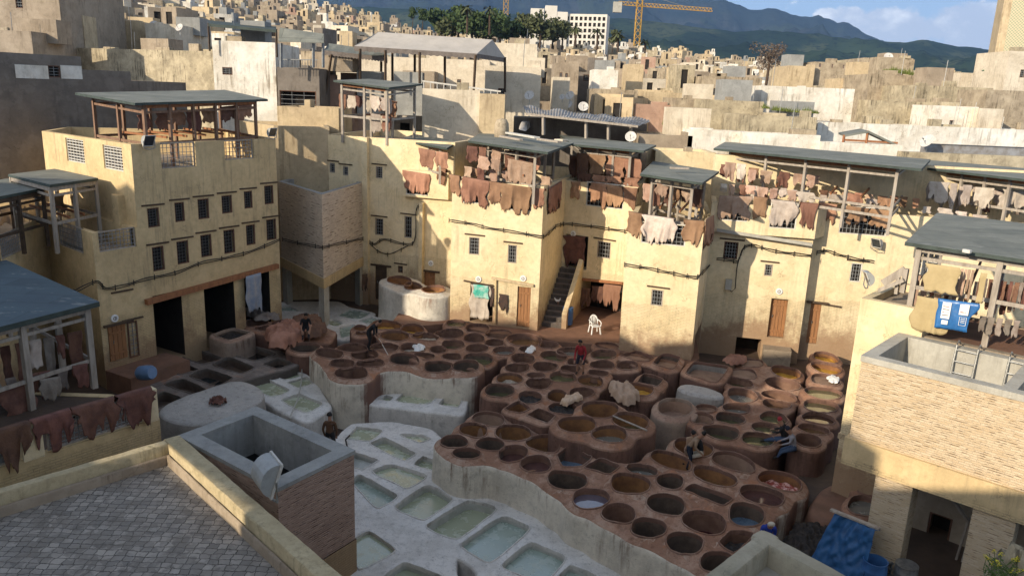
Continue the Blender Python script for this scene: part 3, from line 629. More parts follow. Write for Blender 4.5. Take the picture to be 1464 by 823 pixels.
vat_block('lower_lime_terrace', 'broad whitewashed terrace of lime pits in the courtyard foreground', -1.3, -2.1, [
    q([(498, 626), (512, 611), (545, 616), (528, 629)], 'lime', .12, LI), q([(575, 620), (600, 620.5), (612, 624.5), (600, 630)], 'lime', .12, LI), q([(532, 634.5), (552, 626), (592, 646.5), (577, 656)], 'lime', .35, LI), q([(595, 663.5), (606, 653.5), (626, 661), (620, 671)], 'lime', .3, LI),
    q([(538, 674), (563.5, 665.5), (604, 679), (580, 694.5)], 'lime', .15, LI), q([(507, 648), (538, 658), (517, 669), (504, 664)], 'empty', .35, LI), q([(508, 690), (517, 681.5), (564, 707), (538.5, 723)], 'limeblue', .35, LI), q([(570.5, 724), (611, 696.5), (641, 714.5), (606, 739)], 'lime', .4, LI), q([(616, 749.5), (668.5, 718), (703, 728), (655, 766)], 'lime', .55, LI),
    q([(665, 777), (716, 742), (751, 757), (702, 799)], 'limeblue', .3, LI), q([(724, 808), (760, 779), (802, 797), (777, 826)], 'limeblue', .3, LI), q([(800, 828), (817, 811), (850, 825), (838, 843)], 'limeblue', .3, LI), q([(507, 770), (527, 758.5), (565, 785), (512, 813)], 'lime', .12, LI), q([(550, 830), (581, 807), (632, 828), (608, 850)], 'lime', .35, LI),
    q([(482, 785), (500, 776), (490, 822), (470, 800)], 'lime', .12, LI)], 'lime', 'the lower lime terrace', margin=.3, k=.09, extra=[[(640, 640), (612, 612), (560, 603), (508, 606), (470, 640), (500, 760), (560, 850), (640, 870)], [(640, 640), (700, 700), (900, 800), (980, 860), (850, 880), (700, 840)]], seed=19, **LM)
# platforms and slabs without vats
def slab_block(name, label, px, z, zb, m, cat='platform', seed=31, margin=.02):
    mb = MB(); ol = ccw(np.array([tuple(P(x, y, z)[:2]) for x, y in px])); ol = resample(np.array(chaikin(ol, 2)), 60)
    c = ol.mean(0); L = []
    for f in (0.02, .25, .5, .75, .93, 1.0): qn = c+(ol-c)*f; L.append([(x, y, z+.03*hN(x, y, 1.5, seed)-(.03 if f == 1 else 0)) for x, y in qn])
    for f in (0, .3, .65, 1): qn = offset(ol, .06+.08*f); L.append([(x+.04*hN(x, y+zz, 1.7, 3), y, zz) for x, y in qn for zz in [z-.1-(z-.1-zb)*f]])
    mb.loft(L[::-1]); mb.face(L[0])
    return tag(mb.build(name, m, smooth=True, angle=50), label, cat)
slab_block('stone_platform', 'broad grey rounded platform with a small pile of scraps on it', [(224, 592), (238, 575), (300, 553), (345, 540), (385, 562), (350, 585), (300, 603), (262, 606)], -.35, -1.6, 'pit_grey_light')
slab_block('stone_bench', 'flat grey slab beside the shallow grey basin', [(966, 557), (977, 546), (1036, 560), (1029, 571)], .0, -1.1, 'pit_grey_light', 'slab', 33)
vat_block('shallow_basin', 'shallow grey concrete basin below the cellar opening', .05, -2.1, [q([(985, 533), (996, 519.5), (1036, 525.5), (1021, 545)], 'flat', .35, 'pit_grey_light')], 'vat_brown', 'the basin', margin=.2, k=.04, kindname='soaking_pit', cat='pit', seed=34)
# ================================================================ ground of the courtyard
g = MB(); N_g = 60; G = []
for j in range(N_g+1):
    y = 8+42*j/N_g; G.append([(-32+60*i/N_g, y, B_G+.05*noise.noise(Vector(((-32+60*i/N_g)*.6, y*.6, 3)))) for i in range(N_g+1)])
g.grid(G); structure(g, 'courtyard_ground', 'yard_mud', smooth=True)
g = MB(); pg = [P(x, y, -.1) for x, y in ((560, 461), (600, 466), (640, 462), (700, 476), (760, 480), (800, 488), (850, 492), (900, 506), (985, 524), (1000, 512))]+[V(10, 40, 0), V(7, 43.8, 0), V(0, 47, 0), V(-6, 46, 0)]
g.prism([(p.x, p.y) for p in pg], -1.4, -.1); structure(g, 'brown_pavement', 'yard_paving')
for nm, z, poly in (('right_yard', -.95, [(10, 13), (24, 13), (24, 46), (9.5, 46), (8.6, 36), (12.5, 30), (9.6, 23)]), ('garage_yard', -1.02, [(-13.5, 27), (-12.5, 30), (-11, 36), (-8, 40.5), (-3, 42), (-3, 50), (-24, 50), (-24, 27)])):
    g = MB(); n_ = 30; xs = [p[0] for p in poly]; ys = [p[1] for p in poly]
    pp = np.array(chaikin([np.array(p, float) for p in poly], 2)); c_ = pp.mean(0); L = []
    for f in [k/8 for k in range(1, 9)]: L.append([(x, y, z+.05*noise.noise(Vector((x*1.3, y*1.3, 2)))) for x, y in c_+(pp-c_)*f])
    L = [[(x, y, -2.1) for x, y in pp]]+L[::-1] if area(pp) > 0 else L
    g.loft(L); g.face([(x, y, z) for x, y, _ in L[-1]]); structure(g, nm, 'yard_mud', smooth=True)
# ================================================================ buildings round the courtyard
def wallmesh(mb, a, b, z0, z1, ops=(), mi=0, back=1, flip=False):
    """vertical wall a->b (outside on the right hand), with recessed openings"""
    dx, dy = b[0]-a[0], b[1]-a[1]; l = math.hypot(dx, dy)
    if l < .02: return
    dx /= l; dy /= l; n = (dy, -dx)
    us = {0.0, l}; zs = {z0, z1}; ops = [dict(o) for o in ops]
    for o in ops:
        o['u0'] = max(.02, o['u0']); o['u1'] = min(l-.02, o['u1']); o['z0'] = max(z0+.01, o['z0']); o['z1'] = min(z1-(0 if o.get('open') else .01), o['z1'])
    ops = [o for o in ops if o['u1'] > o['u0']+.05 and o['z1'] > o['z0']+.05]
    for o in ops: us |= {o['u0'], o['u1']}; zs |= {o['z0'], o['z1']}
    us = sorted(us); zs = sorted(zs)
    def pt(u, z, d=0.0): return (a[0]+dx*u-n[0]*d, a[1]+dy*u-n[1]*d, z)
    for i in range(len(us)-1):
        for j in range(len(zs)-1):
            uc = (us[i]+us[i+1])/2; zc = (zs[j]+zs[j+1])/2
            if any(o['u0'] < uc < o['u1'] and o['z0'] < zc < o['z1'] for o in ops): continue
            mb.face([pt(us[i], zs[j]), pt(us[i+1], zs[j]), pt(us[i+1], zs[j+1]), pt(us[i], zs[j+1])], mi)
    for o in ops:
        if flip: continue
        d = o['d']; u0, u1, za, zb = o['u0'], o['u1'], o['z0'], o['z1']
        rm_ = back if o.get('drk') else mi
        mb.face([pt(u0, za), pt(u0, za, d), pt(u0, zb, d), pt(u0, zb)], rm_); mb.face([pt(u1, za, d), pt(u1, za), pt(u1, zb), pt(u1, zb, d)], rm_)
        mb.face([pt(u0, za), pt(u1, za), pt(u1, za, d), pt(u0, za, d)], mi)
        if not o.get('open'): mb.face([pt(u0, zb, d), pt(u1, zb, d), pt(u1, zb), pt(u0, zb)], mi)
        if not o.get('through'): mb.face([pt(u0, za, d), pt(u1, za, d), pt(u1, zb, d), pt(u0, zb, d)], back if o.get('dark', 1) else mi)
def inset(poly, d):
    n = len(poly); o = []
    for k in range(n):
        a = Vector(poly[k-1][:2]); b = Vector(poly[k][:2]); c = Vector(poly[(k+1) % n][:2])
        e1 = (b-a).normalized(); e2 = (c-b).normalized(); n1 = Vector((-e1.y, e1.x)); n2 = Vector((-e2.y, e2.x))
        m = (n1+n2); m = m/max(.3, m.dot(n1)) if m.length > .01 else n1
        o.append(b+m*d)
    return o
def building(name, label, poly, z0, z1, mat_, ph=.9, th=.25, ops=None, cat='house', roof='brown_plaster', group=None, part='wall', base=None):
    ops = ops or {}
    ctr = sum((Vector(p[:2]) for p in poly), Vector((0, 0)))/len(poly)
    root = empty(name, (poly[0][0], poly[0][1], z0), label, cat, group); root['kind'] = 'thing'
    mb = MB(); n = len(poly); inn = inset(poly, th)
    for k in range(n):
        a, b = poly[k], poly[(k+1) % n]; ai, bi = inn[k], inn[(k+1) % n]
        wallmesh(mb, a, b, z0, z1, ops.get(k, ()))
        if ph > 0:
            tro = []
            for o in ops.get(k, ()):
                if o.get('through'):
                    l = math.hypot(b[0]-a[0], b[1]-a[1]); p0 = Vector(a[:2]).lerp(Vector(b[:2]), o['u0']/l); p1 = Vector(a[:2]).lerp(Vector(b[:2]), o['u1']/l)
                    q = dict(o); li = (Vector(bi)-Vector(ai)).length; q['u0'] = U(ai, bi, p0); q['u1'] = U(ai, bi, p1); q['z0'] = max(q['z0'], z1-ph+.01); tro.append(q)
            wallmesh(mb, ai, bi, z1-ph, z1, tro, flip=True)
            cuts = sorted([(o['u0'], o['u1']) for o in ops.get(k, ()) if o.get('open')]); l = math.hypot(b[0]-a[0], b[1]-a[1]); s = 0
            for c0, c1 in cuts+[(l, l)]:
                f0, f1 = s/l, min(1, c0/l)
                if f1-f0 > .001:
                    A = Vector(a[:2]); B = Vector(b[:2]); Ai = Vector(ai); Bi = Vector(bi)
                    q = [A.lerp(B, f0), A.lerp(B, f1), Ai.lerp(Bi, f1), Ai.lerp(Bi, f0)]; mb.face([(p.x, p.y, z1) for p in q])
                s = c1
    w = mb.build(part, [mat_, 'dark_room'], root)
    r = MB(); r.face([(p[0], p[1], z1-ph) for p in (inn if ph > 0 else poly)]); r.build('roof', roof, root)
    return root
def window(root, fa, o, nx=4, nz=6, frame='frame_brown', bars='grille_metal', lintel=True, off=-.05, bw=.022, pane=True, fw=.05, name='window'):
    a, b = fa; dx, dy = b[0]-a[0], b[1]-a[1]; l = math.hypot(dx, dy); dx /= l; dy /= l; n = (dy, -dx)
    def pt(u, z, d=0.0): return Vector((a[0]+dx*u+n[0]*(off+d), a[1]+dy*u+n[1]*(off+d), z))
    u0, u1, z0, z1 = o['u0'], o['u1'], o['z0'], o['z1']; g = MB()
    for i in range(1, nx): u = u0+(u1-u0)*i/nx; g.beam(pt(u, z0), pt(u, z1), bw, bw)
    for i in range(1, nz): z = z0+(z1-z0)*i/nz; g.beam(pt(u0, z, .004), pt(u1, z, .004), bw, bw)
    w = g.build(name, bars, root)
    f = MB(); t = fw
    f.beam(pt(u0+t/2, z0), pt(u0+t/2, z1), t, .07); f.beam(pt(u1-t/2, z0), pt(u1-t/2, z1), t, .07)
    f.beam(pt(u0+t, z0+t/2), pt(u1-t, z0+t/2), .07, t); f.beam(pt(u0+t, z1-t/2), pt(u1-t, z1-t/2), .07, t); f.build('frame', frame, w)
    if lintel:
        f = MB(); f.beam(pt(u0-.25, z1+.14, .07), pt(u1+.28, z1+.12, .07), .06, .07); f.build('lintel', 'dark_wood' if lintel is True else lintel, w)
    return w
def door(root, fa, o, m='door_wood', off=-.12, lintel=True):
    a, b = fa; dx, dy = b[0]-a[0], b[1]-a[1]; l = math.hypot(dx, dy); dx /= l; dy /= l; n = (dy, -dx)
    def pt(u, z, d=0.0): return Vector((a[0]+dx*u+n[0]*(off+d), a[1]+dy*u+n[1]*(off+d), z))
    u0, u1, z0, z1 = o['u0'], o['u1'], o['z0'], o['z1']; g = MB(); k = max(3, int((u1-u0)/.16))
    for i in range(k):
        ua, ub = u0+(u1-u0)*(i+.04)/k, u0+(u1-u0)*(i+.96)/k; g.beam(pt((ua+ub)/2, z0+.02), pt((ua+ub)/2, z1-.02), ub-ua, .05, up=(n[0], n[1], 0))
    for z in (z0+.3, z1-.35): g.beam(pt(u0+.04, z, .04), pt(u1-.04, z, .04), .03, .09)
    w = g.build('door', m, root)
    h = MB(); h.tube([pt(u0+.16, (z0+z1)/2, .07), pt(u0+.16, (z0+z1)/2+.14, .1)], .018); h.build('handle', 'steel', w)
    if lintel:
        f = MB(); f.beam(pt(u0-.25, z1+.07, .16), pt(u1+.3, z1+.06, .16), .1, .1); f.build('lintel', 'dark_wood', w)
    return w
def deco(root, name, m, fn, **k):
    mb = MB(); fn(mb); return mb.build(name, m, root, **k)
B0 = -1.45
# ---- left house
F1 = (P(150, 525), P(403, 450)); F1 = (F1[0], F1[1])
C1 = W(*F1, 187, 208); C1 = V(C1[0], C1[1], 0); S1 = P(65, 190, 9.24); S1 = V(S1[0], S1[1], 0)
S1 = C1+(S1-C1)*1.05
b1 = F1[1]; bk = V(-4.2, 5.0, 0)
win_u = [op(F1, *r) for r in ((211, 297, 228, 325), (250, 289, 264, 317), (283, 284, 299, 313), (317, 279, 332, 305), (349, 273, 361, 298), (378, 265, 391, 292))]
win_l = [op(F1, *r) for r in ((218, 352, 235, 387), (253, 344, 270, 377), (287, 335, 303, 367), (320, 328, 336, 362), (352, 321, 365, 350), (381, 313, 395, 343))]
win_s = [op(F1, 168, 420, 183, 446), op(F1, 183, 459, 197, 510)]
dr1 = op(F1, 155, 463, 180, 514, .2)
gar = [op(F1, 221, 429, 262, 497, 3.2), op(F1, 293, 407, 336, 478, 3.2), op(F1, 350, 392, 386, 452, 2.6)]
for g_ in gar: g_['z0'] = -.55; g_['z1'] = 2.62; g_['drk'] = 1  # reveals coloured near-black too, for the gloom inside the garages
lat = [op(F1, 230, 204, 280, 240, .25, through=1, open=1), op(F1, 321, 197, 363, 228, .25, through=1, open=1)]
for o in lat: o['z1'] = 9.3
FS = (S1, C1)
lat2 = [op(FS, 95, 199, 120, 232, .25, through=1), op(FS, 148, 209, 175, 243, .25, through=1)]
uC = U(*F1, C1)
def sh(o, d): q = dict(o); q['u0'] += d; q['u1'] += d; return q
F1c = (C1, F1[1])
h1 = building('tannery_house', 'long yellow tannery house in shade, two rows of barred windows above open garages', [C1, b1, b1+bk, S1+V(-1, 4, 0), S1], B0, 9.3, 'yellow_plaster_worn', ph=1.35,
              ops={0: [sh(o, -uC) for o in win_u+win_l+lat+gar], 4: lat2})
for o in win_u+win_l: window(h1, F1c, sh(o, -uC), 4, 7, bw=.02, bars='grille_dark')
for o in lat: window(h1, F1c, sh(o, -uC), 9, 5, frame='grey_wood', lintel=False, off=-.12, name='balcony_lattice')
for o in lat2: window(h1, FS, o, 6, 8, frame='white_paint_wood', bars='white_paint_wood', lintel=False, off=-.08, name='balcony_lattice', bw=.04)
deco(h1, 'garage_beam', 'red_wood', lambda m: m.beam(W(*F1, 209, 432, .12), W(*F1, 397, 380, .12), .22, .24))
deco(h1, 'garage_pillar', 'concrete_light', lambda m: m.obox(W(*F1, 262, 500, -.35)*1+V(0, 0, -1), V(.5, .9, 0), V(-.5, .4, 0), (0, 0, 3.1)))
deco(h1, 'corner_pier', 'yellow_plaster_worn', lambda m: m.obox(FS[1].lerp(FS[0], .12)+V(-.1, -.32, B0), V(-.5, .45, 0), V(.25, .3, 0), (0, 0, 8.5)))
# low wing carrying the balcony
wing0 = F1[0]; wl = P(120, 328, 5.75); w2 = P(80, 316, 5.75); w3 = P(65, 312, 5.75); w4 = P(38, 326, 5.75); w5 = P(0, 342, 5.75); w6 = P(-60, 365, 5.75)
for q_ in (wl, w2, w3, w4, w5, w6): q_.z = 0
FB = (F1[0], C1); FBL = (w3, F1[0]); FBR = (w6, w3)
o_b = op(FB, 144, 322, 188, 362, .22, through=1, open=1); o_b['z1'] = 5.8; o_b['u0'] = .25; o_b['u1'] = (C1-F1[0]).length-.1; o_b['z0'] = 4.95
o_c = op(FBL, 82, 318, 117, 356, .22, through=1, open=1); o_c['z1'] = 5.8
o_d = op(FBR, 0, 335, 36, 365, .22, through=1, open=1); o_d['z1'] = 5.8
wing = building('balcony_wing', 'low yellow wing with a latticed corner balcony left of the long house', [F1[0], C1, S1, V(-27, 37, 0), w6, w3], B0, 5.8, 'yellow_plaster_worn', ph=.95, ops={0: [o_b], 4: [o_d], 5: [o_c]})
for fa_, o in ((FB, o_b), (FBL, o_c), (FBR, o_d)): window(wing, fa_, o, max(5, int((o['u1']-o['u0'])/.16)), 5, frame='grey_wood', lintel=False, off=-.1, name='balcony_lattice')
for o in win_s[:1]: window(wing, F1, sh(o, 0), 3, 5)
# ground-floor door front sits on the wing plane: built as part of the long house
pf = MB(); dd_ = (F1[1]-F1[0]).normalized(); nn_ = V(dd_.y, -dd_.x, 0)
ug = gar[0]['u0']
wallmesh(pf, F1[0]+nn_*.004, F1[0]+dd_*(uC+.0)+nn_*.004, B0, 4.7, [win_s[0]] if 0 else [])
deco(wing, 'door_step', 'yard_paving', lambda m: m.obox(F1[0]+nn_*.02+V(0, 0, B0), dd_*(ug+.4), nn_*1.7, (0, 0, 1.32)))
F1f = (F1[0]+nn_*.0, F1[1])
door(h1, F1, dr1, off=.03); window(h1, F1, win_s[1], 2, 8, off=.03)
# ---- brick tank tower
T0 = P(460, 278, 6.5); T0.z = 0
F3 = (V(-11.6, 46.9, 0), V(-3.55, 44.3, 0))
T1 = W(*F3, 520, 255); T1.z = 0; T2 = P(398, 259, 6.5); T2.z = 0
T3 = T1+(T2-T0)
tw = empty('water_tank_tower', (T0.x, T0.y, -1), 'square brick water tank tower raised on whitewashed pillars', 'tank tower')
mb = MB()
TP = [T0, T1, T3, T2]; inn_ = inset(TP, .28)
for k in range(4):
    a_, b_ = TP[k], TP[(k+1) % 4]; wallmesh(mb, a_, b_, 1.95, 6.5); wallmesh(mb, inn_[(k+1) % 4], inn_[k], 4.8, 6.5, mi=1)
    mb.face([(a_.x, a_.y, 6.5), (b_.x, b_.y, 6.5), (inn_[(k+1) % 4].x, inn_[(k+1) % 4].y, 6.5), (inn_[k].x, inn_[k].y, 6.5)], 1)
mb.face([(p.x, p.y, 4.8) for p in inn_], 1); mb.face([(p.x, p.y, 1.96) for p in TP][::-1], 1)
mb.build('brick_tank', ['thin_brick_pale', 'concrete'], tw)
mb = MB(); ot = inset(TP, -.06); it2 = inset(TP, .35)
for k in range(4):
    a_, b_, c_, d_ = ot[k], ot[(k+1) % 4], it2[(k+1) % 4], it2[k]
    for z_, A_, B_, in ((0, a_, b_), (1, d_, c_)): wallmesh(mb, A_, B_, 1.45, 2.0)
    mb.face([(a_.x, a_.y, 1.45), (d_.x, d_.y, 1.45), (c_.x, c_.y, 1.45), (b_.x, b_.y, 1.45)]); mb.face([(a_.x, a_.y, 2.0), (b_.x, b_.y, 2.0), (c_.x, c_.y, 2.0), (d_.x, d_.y, 2.0)])
mb.build('ring_beam', 'yellow_plaster_worn', tw)
ex = (T1-T0).normalized(); ey = (T2-T0).normalized()
for c_ in (T0+ex*.05+ey*.05, T1-ex*.75+ey*.05, T2+ex*.05-ey*.75, T3-ex*.75-ey*.75):
    deco(tw, 'pillar', 'concrete_light', lambda m: m.obox(c_+V(0, 0, B0), ex*.7, ey*.7, (0, 0, 1.45-B0+.02)))
# ---- house behind the tower
o3 = [op(F3, *r) for r in ((471, 233, 479, 247), (490, 238, 498, 251), (537, 238, 547, 255), (536, 312, 548, 336), (578, 309, 589, 340), (569, 380, 576, 390))]
d3 = [op(F3, 536, 382, 553, 402, .2), op(F3, 606, 385, 622, 408, .2)]
for o in d3: o['z0'] = -.7; o['z1'] = 1.45
h3 = building('corner_house', 'yellow corner house behind the brick tank tower, half in shadow', [F3[0], F3[1], V(-1.5, 52, 0), V(-10, 56, 0)], B0, 9.15, 'yellow_plaster', ph=.45, ops={0: o3+d3})
for o in o3[:5]: window(h3, F3, o, 3, 5, frame='grey_wood')
window(h3, F3, o3[5], 2, 2)
door(h3, F3, d3[0], 'dark_wood'); door(h3, F3, d3[1])
for x_, y_, z_ in ((525, 300, 9.14), (604.5, 330, 5.6)):
    p_ = W(*F3, x_, y_); wd = .38 if x_ == 525 else .22; dF = (F3[1]-F3[0]).normalized()
    deco(h3, 'pilaster', 'yellow_plaster', lambda m: m.obox(V(p_.x, p_.y, B0)-dF*wd/2+V(-.1, -.28, 0), dF*wd, V(.09, .28, 0), (0, 0, z_-B0)))
# stained wall between the long house and the corner house
x3a = D(392, 200, 46.0); x3a.z = 0; x3b = F3[0]+V(.3, -.05, 0)
building('stained_wall_house', 'stained pale house wedged behind the brick tank tower', [x3a, x3b, x3b+V(-1.5, 5, 0), x3a+V(-4, 5, 0)], B0, 9.6, 'ochre_plaster', ph=.6)
# ---- central projecting block
F4 = (P(643, 455), P(768, 470)); F6 = (P(806, 318, 4.95), P(896, 330, 4.95)); F6 = (V(F6[0].x, F6[0].y, 0), V(F6[1].x, F6[1].y, 0))
F5 = (F4[1], F6[0]-V(.0, .0, 0))
o4 = [op(F4, 670.5, 339, 685.5, 364), op(F4, 726, 350, 739, 376)]
l4 = [op(F4, 661, 268, 697, 291, .2, dark=1), op(F4, 721, 276, 760, 301, .2, dark=1)]
d4 = [op(F4, 672, 405, 705, 457, 1.4), op(F4, 739, 410, 758, 467, .25)]
for o in d4: o['z0'] = .0
o5 = [op(F5, 783, 272, 801, 302, .25)]
h4 = building('central_block', 'sunlit yellow block with two barred windows, a curtained doorway and a plank door', [F4[0], F4[1], F6[0], V(4.5, 50, 0), V(-1.2, 51, 0)], B0, 7.5, 'yellow_plaster', ph=.9, ops={0: o4+l4+d4, 1: o5})
for o in o4: window(h4, F4, o, 4, 5, frame='grey_wood')
for o in l4: window(h4, F4, o, 6, 4, frame='white_paint_wood', lintel=False)
window(h4, F5, o5[0], 5, 4, lintel=False)
door(h4, F4, d4[1], lintel=False)
deco(h4, 'lintel', 'ochre_plaster', lambda m: m.beam(W(*F4, 703, 397, .06), W(*F4, 763, 408, .06), .14, .12))
deco(h4, 'lintel', 'dark_wood', lambda m: m.beam(W(*F4, 663, 401, .03), W(*F4, 706, 409, .03), .06, .08))
deco(h4, 'pipe', 'yellow_plaster_worn', lambda m: m.tube([W(*F4, 709, 398, .08), W(*F4, 708, 462, .08)], .06))
# wing between corner house and the block (roof kiosk stands on it)
F3b = (V(-6.2, 45.0, 0), V(-3.4, 44.0, 0))
o3b = [op(F3b, 579, 256, 612, 279, .2)]
FX = (W(*F3, 577, 300), W(*F3, 641, 300)); FX = (V(FX[0].x, FX[0].y-.35, 0), V(FX[1].x, FX[1].y-.3, 0))
l3 = [op(FX, 580, 254, 612, 279, .2)]
hx = building('roof_room', 'narrow upper storey with latticed opening beside the central block', [FX[0], FX[1], FX[1]+V(.8, 4, 0), FX[0]+V(1, 4, 0)], 5.9, 7.45, 'yellow_plaster', ph=.6, ops={0: l3}, cat='storey')
window(hx, FX, l3[0], 6, 4, frame='white_paint_wood', lintel=False)
# ---- recessed house with the stairs
F6e = (F6[0], F6[1]+(F6[1]-F6[0])*.12)
o6 = [op(F6, 853.5, 345, 873, 369)]; l6 = [op(F6, 838, 262, 892, 297, .2)]; d6 = [op(F6, 808, 336, 840, 384, .8), op(F6, 826, 400, 889, 462, 1.6)]
d6[1]['z0'] = -.15; d6[1]['z1'] = 1.9
h6 = building('stair_house', 'recessed yellow house with an outside stair, between two projecting blocks', [F6e[0], F6e[1], F6e[1]+V(2, 8, 0), F6e[0]+V(2, 8, 0)], B0, 7.35, 'yellow_plaster', ph=.9, ops={0: o6+l6+d6})
window(h6, F6, o6[0], 5, 4, frame='grey_wood'); window(h6, F6, l6[0], 9, 5, frame='white_paint_wood', lintel=False)
deco(h6, 'lintel', 'red_wood', lambda m: m.beam(W(*F6, 824, 398, .06), W(*F6, 890, 405, .06), .1, .14))
# stair
sb, st_ = P(782, 458, -.1), W(*F6, 822, 384, .5); ns = 11; stb = MB(); d5 = (F6[0]-F4[1]).normalized(); n5 = V(d5.y, -d5.x, 0)
top_z = d6[0]['z0']; b5 = F4[1]+d5*.9
run = (F6[0]-b5).length-.15
for i in range(ns):
    zz = -.1+(top_z+.1)*(i+1)/ns; stb.obox(b5+d5*(run*i/ns)+n5*.03+V(0, 0, -.4), d5*(run*(ns-i)/ns+.05), n5*1.05, (0, 0, zz+.4))
stair = stb.build('outside_stair', 'pit_grey'); tag(stair, 'steep dark outside stair climbing to a hide-hung doorway', 'stairs')
mb = MB(); a_ = b5+n5*1.09; z1_, z2_ = .75, top_z+.75
mb.v += [tuple(v) for v in (a_+V(0, 0, -.4), a_+d5*run+V(0, 0, -.4), a_+d5*run+V(0, 0, z2_), a_+V(0, 0, z1_))]; o_ = n5*.26
mb.v += [tuple(Vector(v)+o_) for v in mb.v]; mb.f += [(0, 3, 2, 1), (4, 5, 6, 7), (0, 1, 5, 4), (1, 2, 6, 5), (2, 3, 7, 6), (3, 0, 4, 7)]; mb.mi += [0]*6
par_w = mb.build('stair_parapet', 'yellow_plaster', stair)
# ---- second projecting block
F7 = (P(880, 497), P(988, 512)); F7 = (W(*F7, 892, 400), F7[1]); F7 = (V(F7[0].x, F7[0].y, 0), F7[1])
F9 = (V(9.9, 38.8, 0), V(14.8, 37.62, 0))
o7 = [op(F7, 931, 414, 948, 437)]; l7 = [op(F7, 917, 319, 981, 350, .2)]
F8 = (F7[1], F9[0]+V(.15, -.03, 0)); o8 = [op(F8, 1007, 317, 1021, 345, .25)]
d8 = dict(u0=.9, u1=3.4, z0=-1.2, z1=.9, d=2.4)
h7 = building('projecting_block', 'sunlit yellow block with a single small barred window and stained foot', [F7[0], F7[1], F8[1], F8[1]+V(1, 6, 0), F6e[1]+V(.4, 2, 0)], B0, 6.35, 'yellow_plaster', ph=.9, ops={0: o7+l7, 1: o8+[d8]})
window(h7, F7, o7[0], 4, 4, frame='grey_wood'); window(h7, F7, l7[0], 10, 5, frame='white_paint_wood', lintel=False); window(h7, F8, o8[0], 5, 5, lintel=False)
# ---- long right-hand house
F9x = F9; o9 = [op(F9, 1034.5, 345.5, 1055, 370), op(F9, 1093, 377.5, 1104.5, 394.5)]
d9 = [op(F9, 1099.5, 427, 1124, 483, .35), op(F9, 1051, 483, 1087, 516, 1.8)]
h9 = building('long_yellow_house', 'sunlit yellow house with a reddish door raised above a dark cellar opening', [F9[0], F9[1], F9[1]+V(2.2, 9, 0), F9[0]+V(2.2, 9, 0)], B0, 5.62, 'yellow_plaster', ph=0, ops={0: o9+d9})
window(h9, F9, o9[0], 5, 5, frame='frame_brown'); window(h9, F9, o9[1], 3, 4, frame='grey_wood'); door(h9, F9, d9[0], off=-.25)
pz = W(*F9, 1067, 515); deco(h9, 'door_step', 'brown_plaster', lambda m: m.obox(W(*F9, 1090, 500, .02)*1.0+V(0, 0, -1.2), (F9[1]-F9[0]).normalized()*1.35, V(-.2, -.75, 0), (0, 0, 1.5)))
n9 = V((F9[1]-F9[0]).y, -(F9[1]-F9[0]).x, 0).normalized()
J9 = (F9[0]+n9*.32, F9[1]+n9*.32)
l9 = [op(J9, 1028, 286, 1070, 316, .22), op(J9, 1101, 290, 1140, 327, .22)]
hj = building('jettied_storey', 'overhanging yellow upper storey hung with hides above the cellar house', [J9[0], J9[1], J9[1]+V(2.2, 2.6, 0)-n9*0, J9[0]+V(.6, 2.6, 0)], 5.63, 7.1, 'yellow_plaster', ph=.7, ops={0: l9}, cat='storey')
for o in l9: window(hj, J9, o, 6, 5, frame='white_paint_wood', lintel=False)
deco(hj, 'jetty_beam', 'concrete_light', lambda m: m.beam(W(*J9, 1025, 328, .05)+V(0, 0, -.02), W(*J9, 1161, 349, .05)+V(0, 0, -.02), .16, .15))
dF9 = (F9[1]-F9[0]).normalized()
G0 = F9[1]-n9*.9; F11 = (G0, G0+dF9*13)
o11 = [op(F11, 1215.5, 376, 1232, 403)]; l11 = [op(F11, 1201, 296, 1270, 336, .2)]; d11 = [op(F11, 1155.6, 433, 1171, 491, .2), op(F11, 1224, 448, 1236, 505, 1.0)]
h11 = building('far_right_house', 'long sunlit yellow house set back behind the tall pillar at right', [F11[0], F11[1], F11[1]+V(1.5, 6, 0), F11[0]+V(1.5, 6, 0)], B0, 6.95, 'yellow_plaster', ph=.8, ops={0: o11+l11+d11})
window(h11, F11, o11[0], 4, 5, frame='white_paint_wood'); window(h11, F11, l11[0], 12, 5, frame='white_paint_wood', lintel=False); door(h11, F11, d11[0], off=-.05)
deco(h11, 'lintel', 'dark_wood', lambda m: m.beam(W(*F11, 1157, 431, .04), W(*F11, 1203, 439, .04), .07, .08))
# upper back wall under the long roofs
ub = MB(); a_, b_ = F9[0]-n9*2.9, F11[1]-n9*2.6
tag(structure(ub, 'x', 'yellow_plaster'), None) if 0 else None
building('upper_back_wall', 'yellow back wall in the shade of the long felt roof', [a_, b_, b_+V(0, .4, 0), a_+V(0, .4, 0)], 5.6, 9.25, 'yellow_plaster', ph=0, cat='wall')
# ---- right brick tank house
dR = Vector(ray(-493, 85)); dR.z = 0; dR = -dR.normalized()      # runs left to right along the front
nR = V(dR.y, -dR.x, 0)
pb = P(1247, 787, -.3); R = (V(pb.x, pb.y, 0), V(pb.x, pb.y, 0)+dR)
RL0 = W(*R, 1233, 508); RL0.z = 0
yb = P(1190, 690, -.3); Yq = (V(yb.x, yb.y, 0), V(yb.x, yb.y, 0)+dR)
YL = W(*Yq, 1190, 690); YL.z = 0
tR = empty('brick_water_tank', (RL0.x, RL0.y, -.3), 'big sunlit pale brick water tank raised on brick pillars at right', 'water tank')
LT = 9.5; dep = (Vector((yb.x, yb.y, 0))-Vector((pb.x, pb.y, 0))).dot(-nR)
TR = [RL0, RL0+dR*LT, RL0+dR*LT-nR*dep, RL0-nR*dep]; zt, zb_ = 5.32, 2.85
mb = MB()
for k in range(4): wallmesh(mb, TR[k], TR[(k+1) % 4], zb_, zt-.16)
mb.build('brick_wall', ['thin_brick_sand', 'dark_room'], tR)
